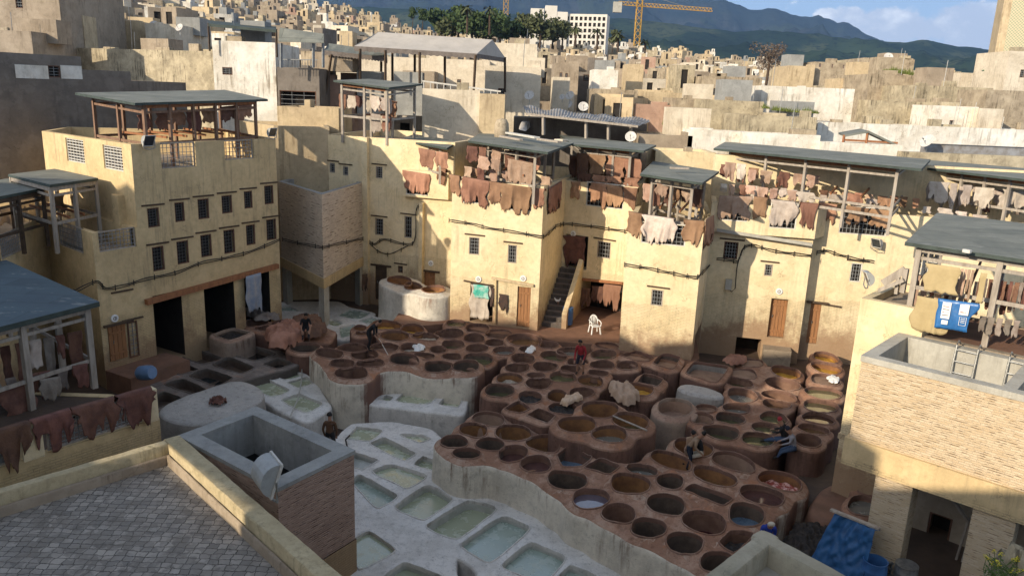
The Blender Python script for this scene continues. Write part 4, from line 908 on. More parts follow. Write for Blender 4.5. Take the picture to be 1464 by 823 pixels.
mb = MB(); inR = inset(TR, .32); part_u = [0, 3.35, 7.0, LT]
o_t = inset(TR, -.03)
for k in range(4):
    a_, b_, c_, d_ = o_t[k], o_t[(k+1) % 4], inR[(k+1) % 4], inR[k]
    mb.face([(a_.x, a_.y, zt), (b_.x, b_.y, zt), (c_.x, c_.y, zt), (d_.x, d_.y, zt)]); wallmesh(mb, a_, b_, zt-.17, zt); wallmesh(mb, c_, d_, zt-1.35, zt)
mb.face([(p.x, p.y, zt-1.35) for p in inR])
for u in part_u[1:3]: mb.obox(RL0+dR*u-nR*.3+V(0, 0, zt-1.34), dR*.3, -nR*(dep-.6), (0, 0, 1.335))
mb.build('tank_lining', 'concrete_light', tR)
mb = MB(); oo = inset(TR, -.1); ii = inset(TR, .55)
for k in range(4):
    a_, b_, c_, d_ = oo[k], oo[(k+1) % 4], ii[(k+1) % 4], ii[k]
    wallmesh(mb, a_, b_, 2.05, 2.86); wallmesh(mb, c_, d_, 2.05, 2.86)
    mb.face([(a_.x, a_.y, 2.86), (b_.x, b_.y, 2.86), (c_.x, c_.y, 2.86), (d_.x, d_.y, 2.86)]); mb.face([(a_.x, a_.y, 2.05), (d_.x, d_.y, 2.05), (c_.x, c_.y, 2.05), (b_.x, b_.y, 2.05)])
mb.face([(p.x, p.y, 2.84) for p in ii][::-1])
mb.build('ring_beam', 'yellow_plaster_worn', tR)
for px_ in ((1250, 690), (1385, 755)):
    c_ = W(*R, *px_); c_.z = B0
    deco(tR, 'pillar', 'thin_brick_sand', lambda m: m.obox(c_, dR*.98, -nR*.7, (0, 0, 2.05-B0)), bevel=.02)
yl2 = YL-dR*.0
YR = [YL, YL+dR*1.9, YL+dR*1.9-nR*3.5, YL-nR*3.5]
hy = building('tall_pillar_building', 'tall plain yellow corner building lit by the sun, left of the brick water tank', YR, B0, 6.15, 'yellow_plaster', ph=.25)
deco(hy, 'band', 'ochre_plaster', lambda m: m.obox(YL-dR*.04+nR*.06+V(0, 0, 1.35), dR*1.0, -nR*.4, (0, 0, .18)))
# rear wall under the tank and ground-floor room
rw = [YL+dR*1.0-nR*.25, YL+dR*12-nR*.25, YL+dR*12-nR*4, YL+dR*1.0-nR*4]
FW = (rw[0], rw[1]); ow = [op(FW, 1205, 655, 1243, 690, .15), op(FW, 1325, 735, 1360, 775, .6)]
ow[0]['z0'] = -.4; ow[0]['z1'] = 1.9
hw = building('tank_house', 'brick lined ground floor in the shade beneath the brick water tank', rw, B0, 5.3, 'brown_plaster', ph=.02, ops={0: ow}, roof='yard_paving')
door(hw, FW, ow[0], off=.05, lintel=False); window(hw, FW, ow[1], 1, 1, lintel=False)
# ================================================================ drying sheds on the roofs
def shed(label, c, zf, nf=3, ns=1, wood='grey_wood', fwood=None, roof='felt_roof', rails=(.35, .62), w=.13, th=.11, inset_=.5, skip_back=False, sideonly=None, inner=0, floor=None):
    """c: four roof corners FL, FR, BR, BL (3D)"""
    fwood = fwood or wood; c = [Vector(p) for p in c]; ctr = sum(c, Vector())/4
    root = empty('drying_shed', (ctr.x, ctr.y, zf), label, 'drying shed', 'hide drying sheds on the roofs')
    mb = MB(); up = V(0, 0, th); i = 0
    mb.v += [tuple(p) for p in c]+[tuple(p+up) for p in c]; mb.f += [(3, 2, 1, 0), (4, 5, 6, 7), (0, 1, 5, 4), (1, 2, 6, 5), (2, 3, 7, 6), (3, 0, 4, 7)]; mb.mi += [1, 0, 1, 1, 1, 1]
    r = mb.build('roof', [roof, 'felt_edge'], root)
    k = inset_/max(.6, (c[0]-ctr).length); q = [p.lerp(ctr, k) for p in c]
    def pts(a, b, n): return [a.lerp(b, t/n) for t in range(n+1)]
    done = []
    for (a, b, n, wd) in ((q[0], q[1], nf, fwood), (q[1], q[2], ns, wood), (q[2], q[3], nf, wood), (q[3], q[0], ns, wood)):
        for p in pts(a, b, n)[:-1]: deco(root, 'post', wood, lambda m: m.beam((p.x, p.y, zf), (p.x, p.y, p.z), w, w, up=(b-a).normalized()))
        m = MB(); m.beam(a-V(0, 0, .1), b-V(0, 0, .1), .08, .16); m.build('top_beam', wd, root)
        m = MB(); m.beam(a-V(0, 0, .36), b-V(0, 0, .36), .05, .10); m.build('top_rail', wood, root)
        for rz in rails:
            m = MB(); za, zb = zf+(a.z-zf)*rz, zf+(b.z-zf)*rz; m.beam((a.x, a.y, za), (b.x, b.y, zb), .06, .12); m.build('rail', wood, root)
    for j in range(inner):
        t = (j+1)/(inner+1); a = q[0].lerp(q[1], t); b = q[3].lerp(q[2], t); z = zf+(a.z-zf)*.5
        m = MB(); m.beam((a.x, a.y, z), (b.x, b.y, z), .07, .1); m.beam((a.x, a.y, a.z-.12), (b.x, b.y, b.z-.12), .07, .1); m.build('rack_beam', 'red_wood', root)
    return root
def PP(z, *px): return [P(x, y, z) for x, y in px]
def RQ(fa, fl, fr, br, bl, off=.35):
    z = (W(*fa, *fl, off).z+W(*fa, *fr, off).z)/2; return PP(z, fl, fr, br, bl)
shed('small felt-roofed shed between the tank tower house and the central block', RQ(FX, (571, 202), (639, 214.6), (656.5, 204.6), (592, 194)), 6.85, 3, 1, 'grey_wood', 'red_wood', rails=(.3,), inset_=.6)
shed('wide felt-roofed shed hung with tan hides on the central block', RQ(F4, (669, 204), (783, 221), (820, 207), (690, 190)), 6.6, 3, 2, 'grey_wood', rails=(.33,), inner=4, inset_=1.0)
shed('felt-roofed shed above the stair house draped with brown cloths', RQ(F6, (818, 209), (920, 218.6), (938, 210), (800, 195)), 6.45, 3, 1, 'grey_wood', 'red_wood', rails=(.3,), inner=2, inset_=.95)
shed('low felt-roofed shed of pale timber on the projecting block', RQ(F7, (915, 251.7), (1003.7, 265), (1028, 248), (933.7, 233)), 5.4, 2, 2, 'grey_wood', rails=(.2, .33), inner=3, inset_=1.0)
shed('very long grey felt-roofed shed over the jettied storey', RQ(J9, (1020, 215), (1317, 245), (1330, 231), (1037, 205), .3), 6.4, 4, 1, 'grey_wood', 'red_wood', rails=(.27, .4), inner=5, inset_=.9)
shed('felt-roofed shed of pale hides at the right edge behind the blue-grey roof', RQ(F11, (1320, 242.5), (1560, 271), (1540, 250), (1322, 231), .9), 6.2, 5, 1, 'grey_wood', 'red_wood', rails=(.25, .5), inner=4, inset_=.9)
zr = 7.95
shed('big blue-grey felt roof on weathered posts above the brick water tank', [P(1293, 351, zr), P(1293, 351, zr)+dR*9.5, P(1339, 308, zr)+dR*9.5, P(1339, 308, zr)], 5.28, 4, 2, 'grey_wood', rails=(.52,), w=.16, inner=5)
shed('green-roofed open shed of red timber on top of the long shaded house', [D(193, 151, 33.5), D(383, 145, 41), D(322, 131.5, 44.5), D(107.5, 136, 36.5)], 7.95, 5, 2, 'brown_wood', 'red_wood', rails=(.42,), inner=5, inset_=.85)
shed('felt-roofed shed beside the corner balcony packed with pale hides', PP(7.6, (72, 268), (140.5, 258), (78.5, 244.5), (12, 252.7)), 4.85, 2, 1, 'grey_wood', rails=(.45,), inner=2, inset_=.2)
shed('shaded felt-roofed shed at the left edge of the picture', PP(7.25, (-60, 297), (64, 272), (14, 258), (-90, 275)), 4.85, 3, 1, 'dark_wood', rails=(.4,), inset_=.2)
shed('timber shed with torn pale hides on the roof behind the tank tower', [D(476.6, 117.5, 46.2), D(556, 128, 45.2), D(604, 122.5, 48.5), D(528, 115.5, 50)], 8.75, 2, 1, 'grey_wood', 'red_wood', rails=(.45,), inner=1)
A_ = P(143, 438, 5.0); Bv = (P(0, 475, 5.0)-A_).normalized(); Cv = (P(0, 373, 5.0)-A_).normalized()
shed('big blue felt roof on grey posts in the left foreground', [A_+Bv*9, A_, A_+Cv*8, A_+Bv*9+Cv*8], 2.3, 4, 3, 'grey_wood', roof='felt_roof_blue', rails=(.35,), w=.17, th=.16, inset_=.5)
# ================================================================ hides
CNT = {}
DRAPED = {'hide_tan': 'reddish tan', 'hide_pink': 'pinkish', 'hide_white': 'cream', 'hide_brown': 'dark brown', 'hide_grey': 'greyish', 'sack_cloth': 'yellowish'}
def hide3(a, b, zb, m, place, n, rag=.35, name='drying_hide', cat='hide', seed=None, label=None, over=True, back=.25, group='hides hung out to dry', wav=.085, solid=.012, holes=0):
    seed = seed if seed is not None else rnd.random()*100
    a = Vector(a); b = Vector(b); L = (b-a).length; drop = (a.z+b.z)/2-zb; nu = max(10, int(L/.045)); nv = 12; G = []; base = []
    strip = [0]*(nu+1); s = 0
    for i in range(nu+1):
        u = i/nu; t = .5+.5*math.sin(u*math.pi*rnd.choice([1]))**.5
        r1 = noise.noise(Vector((u*L*2.2+seed, seed, 0))); r2 = noise.noise(Vector((u*L*5.5+seed, seed*2, 1))); r4 = noise.noise(Vector((u*L*15+seed, seed*3, 1)))
        base.append(drop*max(.35, 1.08-rag*.7*(.5-r1)-rag*1.7*max(0, r2)-rag*.9*max(0, r4)-rag*1.1*max(0, 1-t*1.25)))
    if over: G.append([a.lerp(b, i/nu)-n*.2+V(0, 0, -back*(.6+.3*math.sin(i*1.3))) for i in range(nu+1)]); G.append([a.lerp(b, i/nu)-n*.16+V(0, 0, .035) for i in range(nu+1)])
    for k in range(nv+1):
        f = k/nv; row = []
        for i in range(nu+1):
            u = i/nu; p = a.lerp(b, u)
            pinch = (u-.5)*L*-.06*f*(1 if drop > .5 else 0)
            w_ = wav*f**.6*(noise.noise(Vector((u*L*3.2+seed, f*.9, seed)))*1.6+.7*noise.noise(Vector((u*L*8+seed, f*1.5, 2))))
            ex_ = (2*u-1)**3*.10*noise.noise(Vector((f*2.5+seed, 3+(u > .5), seed)))*min(1.2, L); row.append(p+(b-a).normalized()*ex_*2+n*(.035+abs(w_)*.6+w_+.02)+(b-a).normalized()*pinch+V(0, 0, -f*base[i]+(.03 if k == 0 else 0)))
        G.append(row)
    mb = MB(); mb.grid(G[::-1])
    o = mb.build(name, m, smooth=True)
    s_ = o.modifiers.new('thickness', 'SOLIDIFY'); s_.thickness = solid
    key = (place, m, name); CNT[key] = CNT.get(key, 0)+1
    tag(o, label or f"{DRAPED.get(m, 'plain')} {'hide' if name == 'drying_hide' else name.replace('_', ' ')} hung {place}, {ORD[CNT[key]]} from left", cat, group)
    return o
def HH(fa, rows, place, off=.02, **k):
    a, b = fa; l = math.hypot(b[0]-a[0], b[1]-a[1]); n = V((b[1]-a[1])/l, -(b[0]-a[0])/l, 0); r = []
    for x0, y0, x1, y1, yb, m in rows:
        p = W(a, b, x0, y0, off); q_ = W(a, b, x1, y1, off); zb = W(a, b, (x0+x1)/2, yb, off)[2]
        r.append(hide3(p, q_, zb, m, place, n, **k))
    return r
T_, K_, C_, N_, G_ = 'hide_tan', 'hide_pink', 'hide_white', 'hide_brown', 'hide_grey'
HH(FX, [(577, 244, 614, 250, 279, T_), (625, 240, 638, 243, 265, T_)], 'over the parapet beside the central block')
HH(F4, [(642, 250, 658, 253, 278, T_), (660, 253, 698, 260, 292, T_), (699, 260, 717.5, 263, 291, T_), (719, 263, 761, 269.5, 308, T_), (762, 269.5, 780, 271, 300, T_)], 'over the central block parapet')
HH(F5, [(783, 270, 802, 259, 303, T_)], 'over the side parapet of the central block', over=False)
HH(F4, [(624, 217, 641, 219, 240, T_), (726, 227, 763, 234, 263, K_), (684, 223, 700, 226, 243, K_), (703, 228, 716, 230, 244, K_)], 'inside the shed on the central block', off=-.5, over=False, rag=.15)
HH(F4, [(600, 212, 622, 216, 240, T_), (672, 240, 688, 243, 252, T_)], 'deep inside the shed on the central block', off=-1.1, over=False, rag=.15)
HH(F6, [(817, 260, 830.6, 260.5, 287, T_), (844, 261, 869, 264, 297, T_), (869, 264, 892, 269, 296, T_), (893, 268, 912, 270, 297, T_)], 'over the stair house parapet')
HH(F6, [(848, 250, 867, 252.7, 263, T_), (868, 252, 889, 254, 265, T_), (893, 254, 914, 256, 268, T_), (826, 247, 845, 249, 262, N_)], 'on the middle rail of the stair house', off=-.4, over=False)
HH(F6, [(826, 219, 843, 221, 249, N_), (844, 221, 866, 223, 249, T_), (869, 222.5, 895, 227, 252, T_), (896, 227, 918, 228, 254, T_)], 'under the roof above the stair house', off=-.7, over=False, rag=.1, wav=.1)
HH(F7, [(898, 303, 920, 307, 341, T_), (920, 307.5, 966, 314, 350, C_), (977, 315, 1006, 317, 351, T_)], 'over the projecting block parapet')
HH(F8, [(1008, 314, 1023, 306, 345, T_)], 'over the side parapet of the projecting block', over=False)
HH(F7, [(938, 262, 955, 266, 285, K_), (958, 266, 972, 268, 288, T_), (975, 270, 990, 272, 290, K_)], 'inside the shed on the projecting block', off=-1.3, over=False)
HH(J9, [(1029, 281, 1074, 282, 315, K_), (1078, 282, 1098, 284, 313, T_), (1103, 286, 1139, 290, 322, C_), (1144, 290, 1168, 292, 328, T_)], 'over the jettied storey parapet')
HH(J9, [(1067, 265, 1080, 267, 280, K_), (1082, 267, 1099, 270, 284, K_), (1101, 270, 1112, 272, 285, K_), (1114, 272, 1125, 273, 286, C_), (1127, 272, 1139, 274, 290, K_), (1141, 274, 1166, 277, 291, C_)], 'on the middle rail above the jettied storey', off=-.45, over=False)
HH(J9, [(1036, 232, 1052, 234, 259, K_), (1054, 234, 1067, 236, 258, C_), (1071, 243, 1082, 244, 260, K_)], 'under the long roof at its left end', off=-1.2, over=False)
HH(F11, [(1172, 291, 1198, 293.5, 324, T_), (1212, 295, 1241, 299, 324, T_), (1245, 299, 1275, 302.5, 327, T_)], 'over the far right house parapet')
HH(F11, [(1172, 279, 1182, 280, 291, C_), (1185, 277, 1206, 280, 290, C_), (1210, 276, 1233, 280, 296, T_), (1238, 284, 1255, 286, 294, C_), (1260, 283, 1276, 285, 299, T_)], 'on the middle rail of the far right house', off=-.4, over=False)
HH(F11, [(1329, 260, 1357.7, 261.6, 292, C_), (1360, 262.5, 1369.6, 263, 293, C_), (1376.6, 264.8, 1390, 265.6, 295, C_), (1395.7, 268, 1421.7, 270, 299, C_), (1433, 271, 1478, 275, 303, C_)], 'in the far right shed, upper row', off=-.3, over=False)
HH(F11, [(1319, 295.6, 1331, 296.4, 306, C_), (1341, 297, 1362, 300, 311, C_), (1367, 302, 1383, 304, 314, C_), (1391, 307, 1412, 309, 318, C_)], 'in the far right shed, lower row', off=-.2, over=False)
HH(Yq, [(1324.5, 377, 1374, 384, 418, 'sack_cloth'), (1310, 423, 1366, 433, 474, 'sack_cloth'), (1403, 391, 1412, 392, 433, 'sack_cloth')], 'in the shed above the brick tank', off=.15, over=False, rag=.08, wav=.07, name='sacking_cloth', cat='cloth', group='cloths in the shed above the brick tank')
HH(Yq, [(x, 385+(x-1375)*.12, x+3.6, 385.5+(x-1375)*.12, 428+(x-1375)*.1, K_) for x in (1375, 1380, 1385, 1390)]+[(x, 452+(x-1400)*.13, x+9, 453+(x-1400)*.13, 480+(x-1400)*.1, G_) for x in range(1402, 1460, 12)], 'in a strip above the brick tank', off=-.4, over=False)
HH(Yq, [(x, 430+(x-1330)*.14, x+6, 431+(x-1330)*.14, 446+(x-1330)*.12, K_) for x in range(1312, 1395, 9)], 'low behind the sacking in the tank shed', off=-.3, over=False)
HH(F6, [(809, 337, 839, 338.5, 383, N_)], 'in the doorway at the stair head', over=False)
HH(F6, [(827, 411, 845.6, 413, 440, N_), (846.5, 409, 863, 410, 437, N_), (865, 406, 888, 409, 445, T_)], 'across the dark opening behind the chair', over=False)
FSI = (P(12, 300, 5.8), P(64, 287, 5.8))
HH(FSI, [(-4, 299, 20, 296, 324, C_), (24, 288, 53, 284, 318, C_)], 'in the shed at the left edge', off=0, over=False)
FSJ = (P(70, 300, 6.0), P(140, 290, 6.0))
HH(FSJ, [(72, 281, 92, 278, 308, G_), (100, 280, 119, 277, 305, G_), (103, 318, 118, 316, 340, C_), (120, 316, 136, 313, 330, G_)], 'in the shed beside the corner balcony', off=-.3, over=False)
FK = ((D(564, 160, 45.4)), D(600, 160, 47)); FKf = (D(480, 160, 46.3), D(560, 160, 45.3))
HH(FKf, [(530, 137, 544, 139, 160, C_), (545, 140, 561, 142, 162, C_), (531, 163, 545, 165, 192, C_), (547, 166, 560, 168, 192, T_)], 'in the timber shed behind the tank tower', off=-.5, over=False)
FG = (F1[0]+nn_*.2, F1[1]+nn_*.2)
# railing with dark hides in the left foreground
RA, RB = P(225, 556, 3.25), P(-60, 637, 3.25); RA.z = RB.z = 0
FRl = (RB, RA)
rl = building('railed_terrace', 'yellow terrace in the left foreground with a lattice railing', [RB, RA, RA+V(-2.2, 1.6, 0), RB+V(-7, 5.5, 0)], -1.4, 2.35, 'yellow_plaster_worn', ph=.02, roof='yard_mud', cat='terrace')  # floor takes a dark colour for the gloom under the shed roof
dL = (RA-RB).normalized(); nL = V(dL.y, -dL.x, 0); lenL = (RA-RB).length
for u_, w_ in ((lenL-.45, .42), (U(RB, RA, W(RB, RA, 45, 620))-.25, .5), (.2, .4)):
    deco(rl, 'pier', 'yellow_plaster', lambda m: m.obox(RB+dL*u_+V(0, 0, 2.3)+nL*.02, dL*w_, -nL*.3, (0, 0, .98)))
window(rl, FRl, dict(u0=U(RB, RA, W(RB, RA, 48, 620))+.3, u1=lenL-.5, z0=2.4, z1=3.2), 22, 6, frame='grey_wood', lintel=False, name='railing')
window(rl, FRl, dict(u0=.7, u1=U(RB, RA, W(RB, RA, 45, 620))-.35, z0=2.4, z1=3.2), 18, 6, frame='grey_wood', lintel=False, name='railing')
HH(FRl, [(-30, 626, 40, 604, 678, N_), (44, 604, 102, 586, 655, N_), (104, 586, 166, 569, 628, N_), (167, 569, 218, 554, 612, N_)], 'over the railing in the left foreground', off=.04, back=.5, rag=.6, wav=.09)
rm = (RB+V(-2.6, 2.2, 0), RA+V(-2.6, 2.2, 0))
HH(rm, [(0, 560, 48, 545, 605, N_), (55, 543, 85, 538, 575, G_)], 'inside the big blue-roofed shed', off=0, over=False)
# dark skins hanging deep inside the sheds
def fill(fa, x0, x1, ytop, drop, off, place, ms=(N_, T_, N_, K_), step=17, slope=.12, seed=1):
    r2 = random.Random(seed); rows = []; x = x0
    while x < x1:
        w_ = r2.uniform(.6, .95)*step; y = ytop+(x-x0)*slope+r2.uniform(-1, 1); rows.append((x, y, x+w_, y+w_*slope, y+drop*r2.uniform(.65, 1.05), r2.choice(ms))); x += step*r2.uniform(.85, 1.25)
    HH(fa, rows, place, off=off, over=False, rag=.3, wav=.09)
fill(F4, 668, 775, 208, 34, -1.9, 'behind the racks of the central block', seed=2); fill(F4, 664, 775, 238, 22, -.9, 'on the racks of the central block', slope=.13, seed=3)
fill(FX, 584, 636, 210, 28, -1.2, 'at the back of the small shed', seed=4); fill(F6, 815, 915, 222, 34, -1.7, 'behind the racks above the stair house', seed=5)
fill(F7, 920, 1000, 262, 30, -2.0, 'behind the racks of the projecting block', (T_, K_, N_), seed=6); fill(J9, 1030, 1160, 236, 22, -1.9, 'at the back under the long roof', (N_, T_, K_), seed=7, step=20)
fill(J9, 1030, 1160, 262, 20, -1.2, 'on the inner jetty rack', (T_, K_, C_), seed=8, step=14, slope=.09); fill(F11, 1172, 1312, 272, 18, -1.0, 'on the inner rack of the far right house', (T_, K_, N_), seed=9, step=15, slope=.09)
fill(F11, 1325, 1470, 262, 36, -1.2, 'at the back of the far right shed', (G_, C_, N_), seed=10, step=16, slope=.1); fill(Yq, 1310, 1470, 392, 50, -1.6, 'at the back of the tank shed', (N_, K_, G_), seed=11, step=10, slope=.12)
fill(Yq, 1400, 1470, 398, 40, -1.0, 'in a row deep inside the tank shed', (N_, G_), seed=12, step=7, slope=.12)
fill(F1, 195, 340, 165, 26, -1.8, 'on racks under the green roof', (N_, T_), seed=13, step=24, slope=-.1)
fill(rm, -20, 118, 500, 60, -.8, 'on racks under the big blue roof', (G_, N_, C_), seed=14, step=20, slope=-.2); fill(rm, -20, 118, 548, 40, -.2, 'low under the big blue roof', (G_, N_), seed=15, step=22, slope=-.2)
fill(FKf, 485, 560, 135, 26, -1.4, 'deep in the timber shed', (C_, T_, N_), seed=16, step=14)
# cloths by the doors
HH(F4, [(674, 406.5, 701, 410, 455, C_)], 'as a curtain in the doorway', over=False, rag=.1, name='door_curtain', cat='curtain', group=None, off=.05, label=None)
simple('towel_green', (.05, .42, .32), (.55, .62, .58), .8, 3.0)
simple('jacket_dark', (.05, .035, .03), (.09, .05, .035), .8, 4)
n4 = V((F4[1]-F4[0]).y, -(F4[1]-F4[0]).x, 0).normalized()
hide3(W(*F4, 677, 406.5, .12), W(*F4, 700, 409.5, .12), W(*F4, 688, 425, .12).z, 'towel_green', '', n4, rag=.05, over=False, name='towel', cat='towel', group=None, label='green and white towel hung over the white door curtain')
hide3(W(*F4, 702, 411, .05), W(*F4, 707, 412, .05), W(*F4, 704, 436, .05).z, 'jacket_dark', '', n4, rag=.1, over=False, name='jacket', cat='jacket', group=None, label='dark jacket hung beside the white door curtain')
hide3(W(*F4, 714, 420, .05), W(*F4, 727, 422, .05), W(*F4, 722, 449, .05).z, 'jacket_dark', '', n4, rag=.5, over=False, name='jacket', cat='jacket', group=None, label='brown jacket hung on a nail between the two doors')
HH((T0+V(1.5, 5, 0), T1+V(.5, -.5, 0)), [(516, 393, 524, 392, 417, 'jacket_dark')], 'by the tank tower pillar', over=False, name='trousers', cat='trousers', group=None, off=0)
simple('tarp_pale', (.25, .30, .38), (.4, .40, .42), .6, 2)
HH(F1, [(350, 396, 372, 390, 446, 'tarp_pale')], 'on the left house wall beside the garages', over=False, name='tarpaulin', cat='tarpaulin', group=None, off=.25, rag=.2, wav=.15)
# ================================================================ foreground roofs and tanks
m_, nt_, b_ = newmat('worn_tiles'); uv_ = uvn(nt_); w_ = noi(nt_, uv_, 2.0, 3, .6)
ud = nd(nt_, 'ShaderNodeVectorMath', {0: uv_, 1: nd(nt_, 'ShaderNodeCombineXYZ', {'X': mth(nt_, 'MULTIPLY', w_, .22), 'Y': mth(nt_, 'MULTIPLY', noi(nt_, uv_, 1.6, 4, .7), .24)}).outputs[0]}, operation='ADD').outputs[0]
bt_ = nd(nt_, 'ShaderNodeTexBrick', {'Vector': ud, 'Scale': 1.0, 'Brick Width': .23, 'Row Height': .19, 'Mortar Size': .010, 'Mortar Smooth': .2, 'Color1': (.38, .345, .30, 1), 'Color2': (.19, .175, .155, 1), 'Mortar': (.05, .045, .04, 1)})
bt_.offset = .12
vo_ = nd(nt_, 'ShaderNodeTexVoronoi', {'Vector': ud, 'Scale': 4.4})
cc_ = mix(nt_, ramp(nt_, noi(nt_, wpos(nt_), .9, 6, .7), .38, .66), bt_.outputs[0], (.21, .185, .155))
cc_ = mix(nt_, ramp(nt_, nd(nt_, 'ShaderNodeSeparateColor', {0: vo_.outputs['Color']}).outputs[0], .72, .85), cc_, mix(nt_, .35, bt_.outputs[0], (.42, .37, .31)))
cc_ = mix(nt_, mth(nt_, 'MULTIPLY', bt_.outputs[1], .6), cc_, (.07, .06, .05))
cc_ = mix(nt_, mth(nt_, 'MULTIPLY', ramp(nt_, noi(nt_, wpos(nt_), 2.2, 7, .75), .52, .66), .6), cc_, (.12, .105, .09))
nt_.links.new(cc_, b_.inputs['Base Color']); b_.inputs['Roughness'].default_value = .8
bump(nt_, b_, mth(nt_, 'ADD', mth(nt_, 'MULTIPLY', bt_.outputs[1], -1.2), mth(nt_, 'MULTIPLY', noi(nt_, wpos(nt_), 14, 4, .6), .5)), .8, .03)
simple('black_water', (.006, .006, .007), (.01, .01, .01), .5, 2, bst=.03, spec=.1)
ZP = 2.5
Ki = P(240, 634, ZP); Dl = (P(0, 705, ZP)-Ki).normalized(); Dr = (P(448, 823, ZP)-Ki).normalized()
nl_ = V(Dl.y, -Dl.x, 0); nl_ = nl_ if nl_.y > 0 else -nl_
nr_ = V(Dr.y, -Dr.x, 0); nr_ = nr_ if nr_.x > 0 else -nr_
def jag(p, q_, nseg, n, w, z0, z1, mb, s=.014):
    """parapet with slightly uneven edges"""
    p = Vector((p[0], p[1], 0)); q_ = Vector((q_[0], q_[1], 0)); L = []
    for i in range(nseg+1):
        c = p.lerp(q_, i/nseg); j = lambda k: s*noise.noise(Vector((c.x*2.3+k*7, c.y*2.3, k)))
        L.append([c+V(0, 0, z0), c+n*w+V(0, 0, z0), c+n*(w+j(1))+V(0, 0, z1-.04), c+n*(w-.03+j(1))+V(0, 0, z1+j(2)), c+n*(w*.5)+V(0, 0, z1+.008+j(5)), c+n*(.03+j(3))+V(0, 0, z1+j(4)), c+n*j(3)+V(0, 0, z1-.04)])
    mb.loft(L); mb.face(L[0][::-1]); mb.face(L[-1])
rt_ = empty('tiled_roof_terrace', (Ki.x, Ki.y, 1.9), 'worn tiled roof terrace with a thick yellow parapet in the left foreground', 'roof terrace')
nfix = 0
mb = MB(); jag(Ki+nl_*0, Ki+Dl*16, 60, nl_, .30, -1.9, ZP, mb); mb.build('parapet', 'lichen_yellow' if 'lichen_yellow' in MATS else plaster('lichen_yellow', (.54, .45, .28), (.42, .345, .21), (.10, .09, .05), .5, .75, seed=41, bst=.9, scale=1.8), rt_, smooth=True, angle=40)
mb = MB(); jag(Ki-Dr*.34, Ki+Dr*18, 70, nr_, .46, -1.9, ZP+.004, mb); mb.build('parapet', 'lichen_yellow', rt_, smooth=True, angle=40)
mb = MB(); jag(Ki-nl_*.0+Dr*.02, Ki+Dl*16+Dr*.02, 60, -nl_, .10, 1.5, 2.21, mb); jag(Ki+Dr*.1, Ki+Dr*18, 70, -nr_, .10, 1.5, 2.215, mb); mb.build('plinth', 'brown_plaster', rt_, smooth=True, angle=40)
mb = MB(); mb.face([Ki+V(0, 0, 1.95-ZP), Ki+Dl*16+V(0, 0, 1.95-ZP), Ki+Dl*16+Dr*18+V(0, 0, 1.95-ZP), Ki+Dr*18+V(0, 0, 1.95-ZP)]); mb.build('tiled_floor', 'worn_tiles', rt_)
# near brick tank
ZT = 2.42
ta, tb_, tc_ = P(506, 643, ZT), P(366, 581, ZT), P(256, 622, ZT); td_ = ta+tc_-tb_
tk = empty('foreground_brick_tank', (ta.x, ta.y, -2), 'square brick tank with grey coping and black water behind the tiled terrace parapet', 'water tank')
TK = [td_, ta, tb_, tc_]; TK = [V(p.x, p.y, 0) for p in TK]
if area([(p.x, p.y) for p in TK]) < 0: TK = TK[::-1]
ik = inset(TK, .42)
mb = MB()
for k in range(4): wallmesh(mb, TK[k], TK[(k+1) % 4], -.3, ZT-.1)
mb.build('brick_wall', ['thin_brick_red', 'dark_room'], tk)
mb = MB(); ob_ = inset(TK, -.03)
for k in range(4): wallmesh(mb, ob_[k], ob_[(k+1) % 4], -2.1, -.3)
mb.build('plinth', ['yellow_plaster_worn', 'dark_room'], tk)
mb = MB()
for k in range(4):
    a_, b_2, c_, d_ = ob_[k], ob_[(k+1) % 4], ik[(k+1) % 4], ik[k]
    mb.face([(a_.x, a_.y, ZT), (b_2.x, b_2.y, ZT), (c_.x, c_.y, ZT), (d_.x, d_.y, ZT)]); wallmesh(mb, a_, b_2, ZT-.11, ZT); wallmesh(mb, c_, d_, ZT-1.6, ZT); 
mb.build('coping', 'concrete', tk)
mb = MB(); mb.face([(p.x, p.y, ZT-1.25) for p in ik]); mb.build('water', 'black_water', tk)
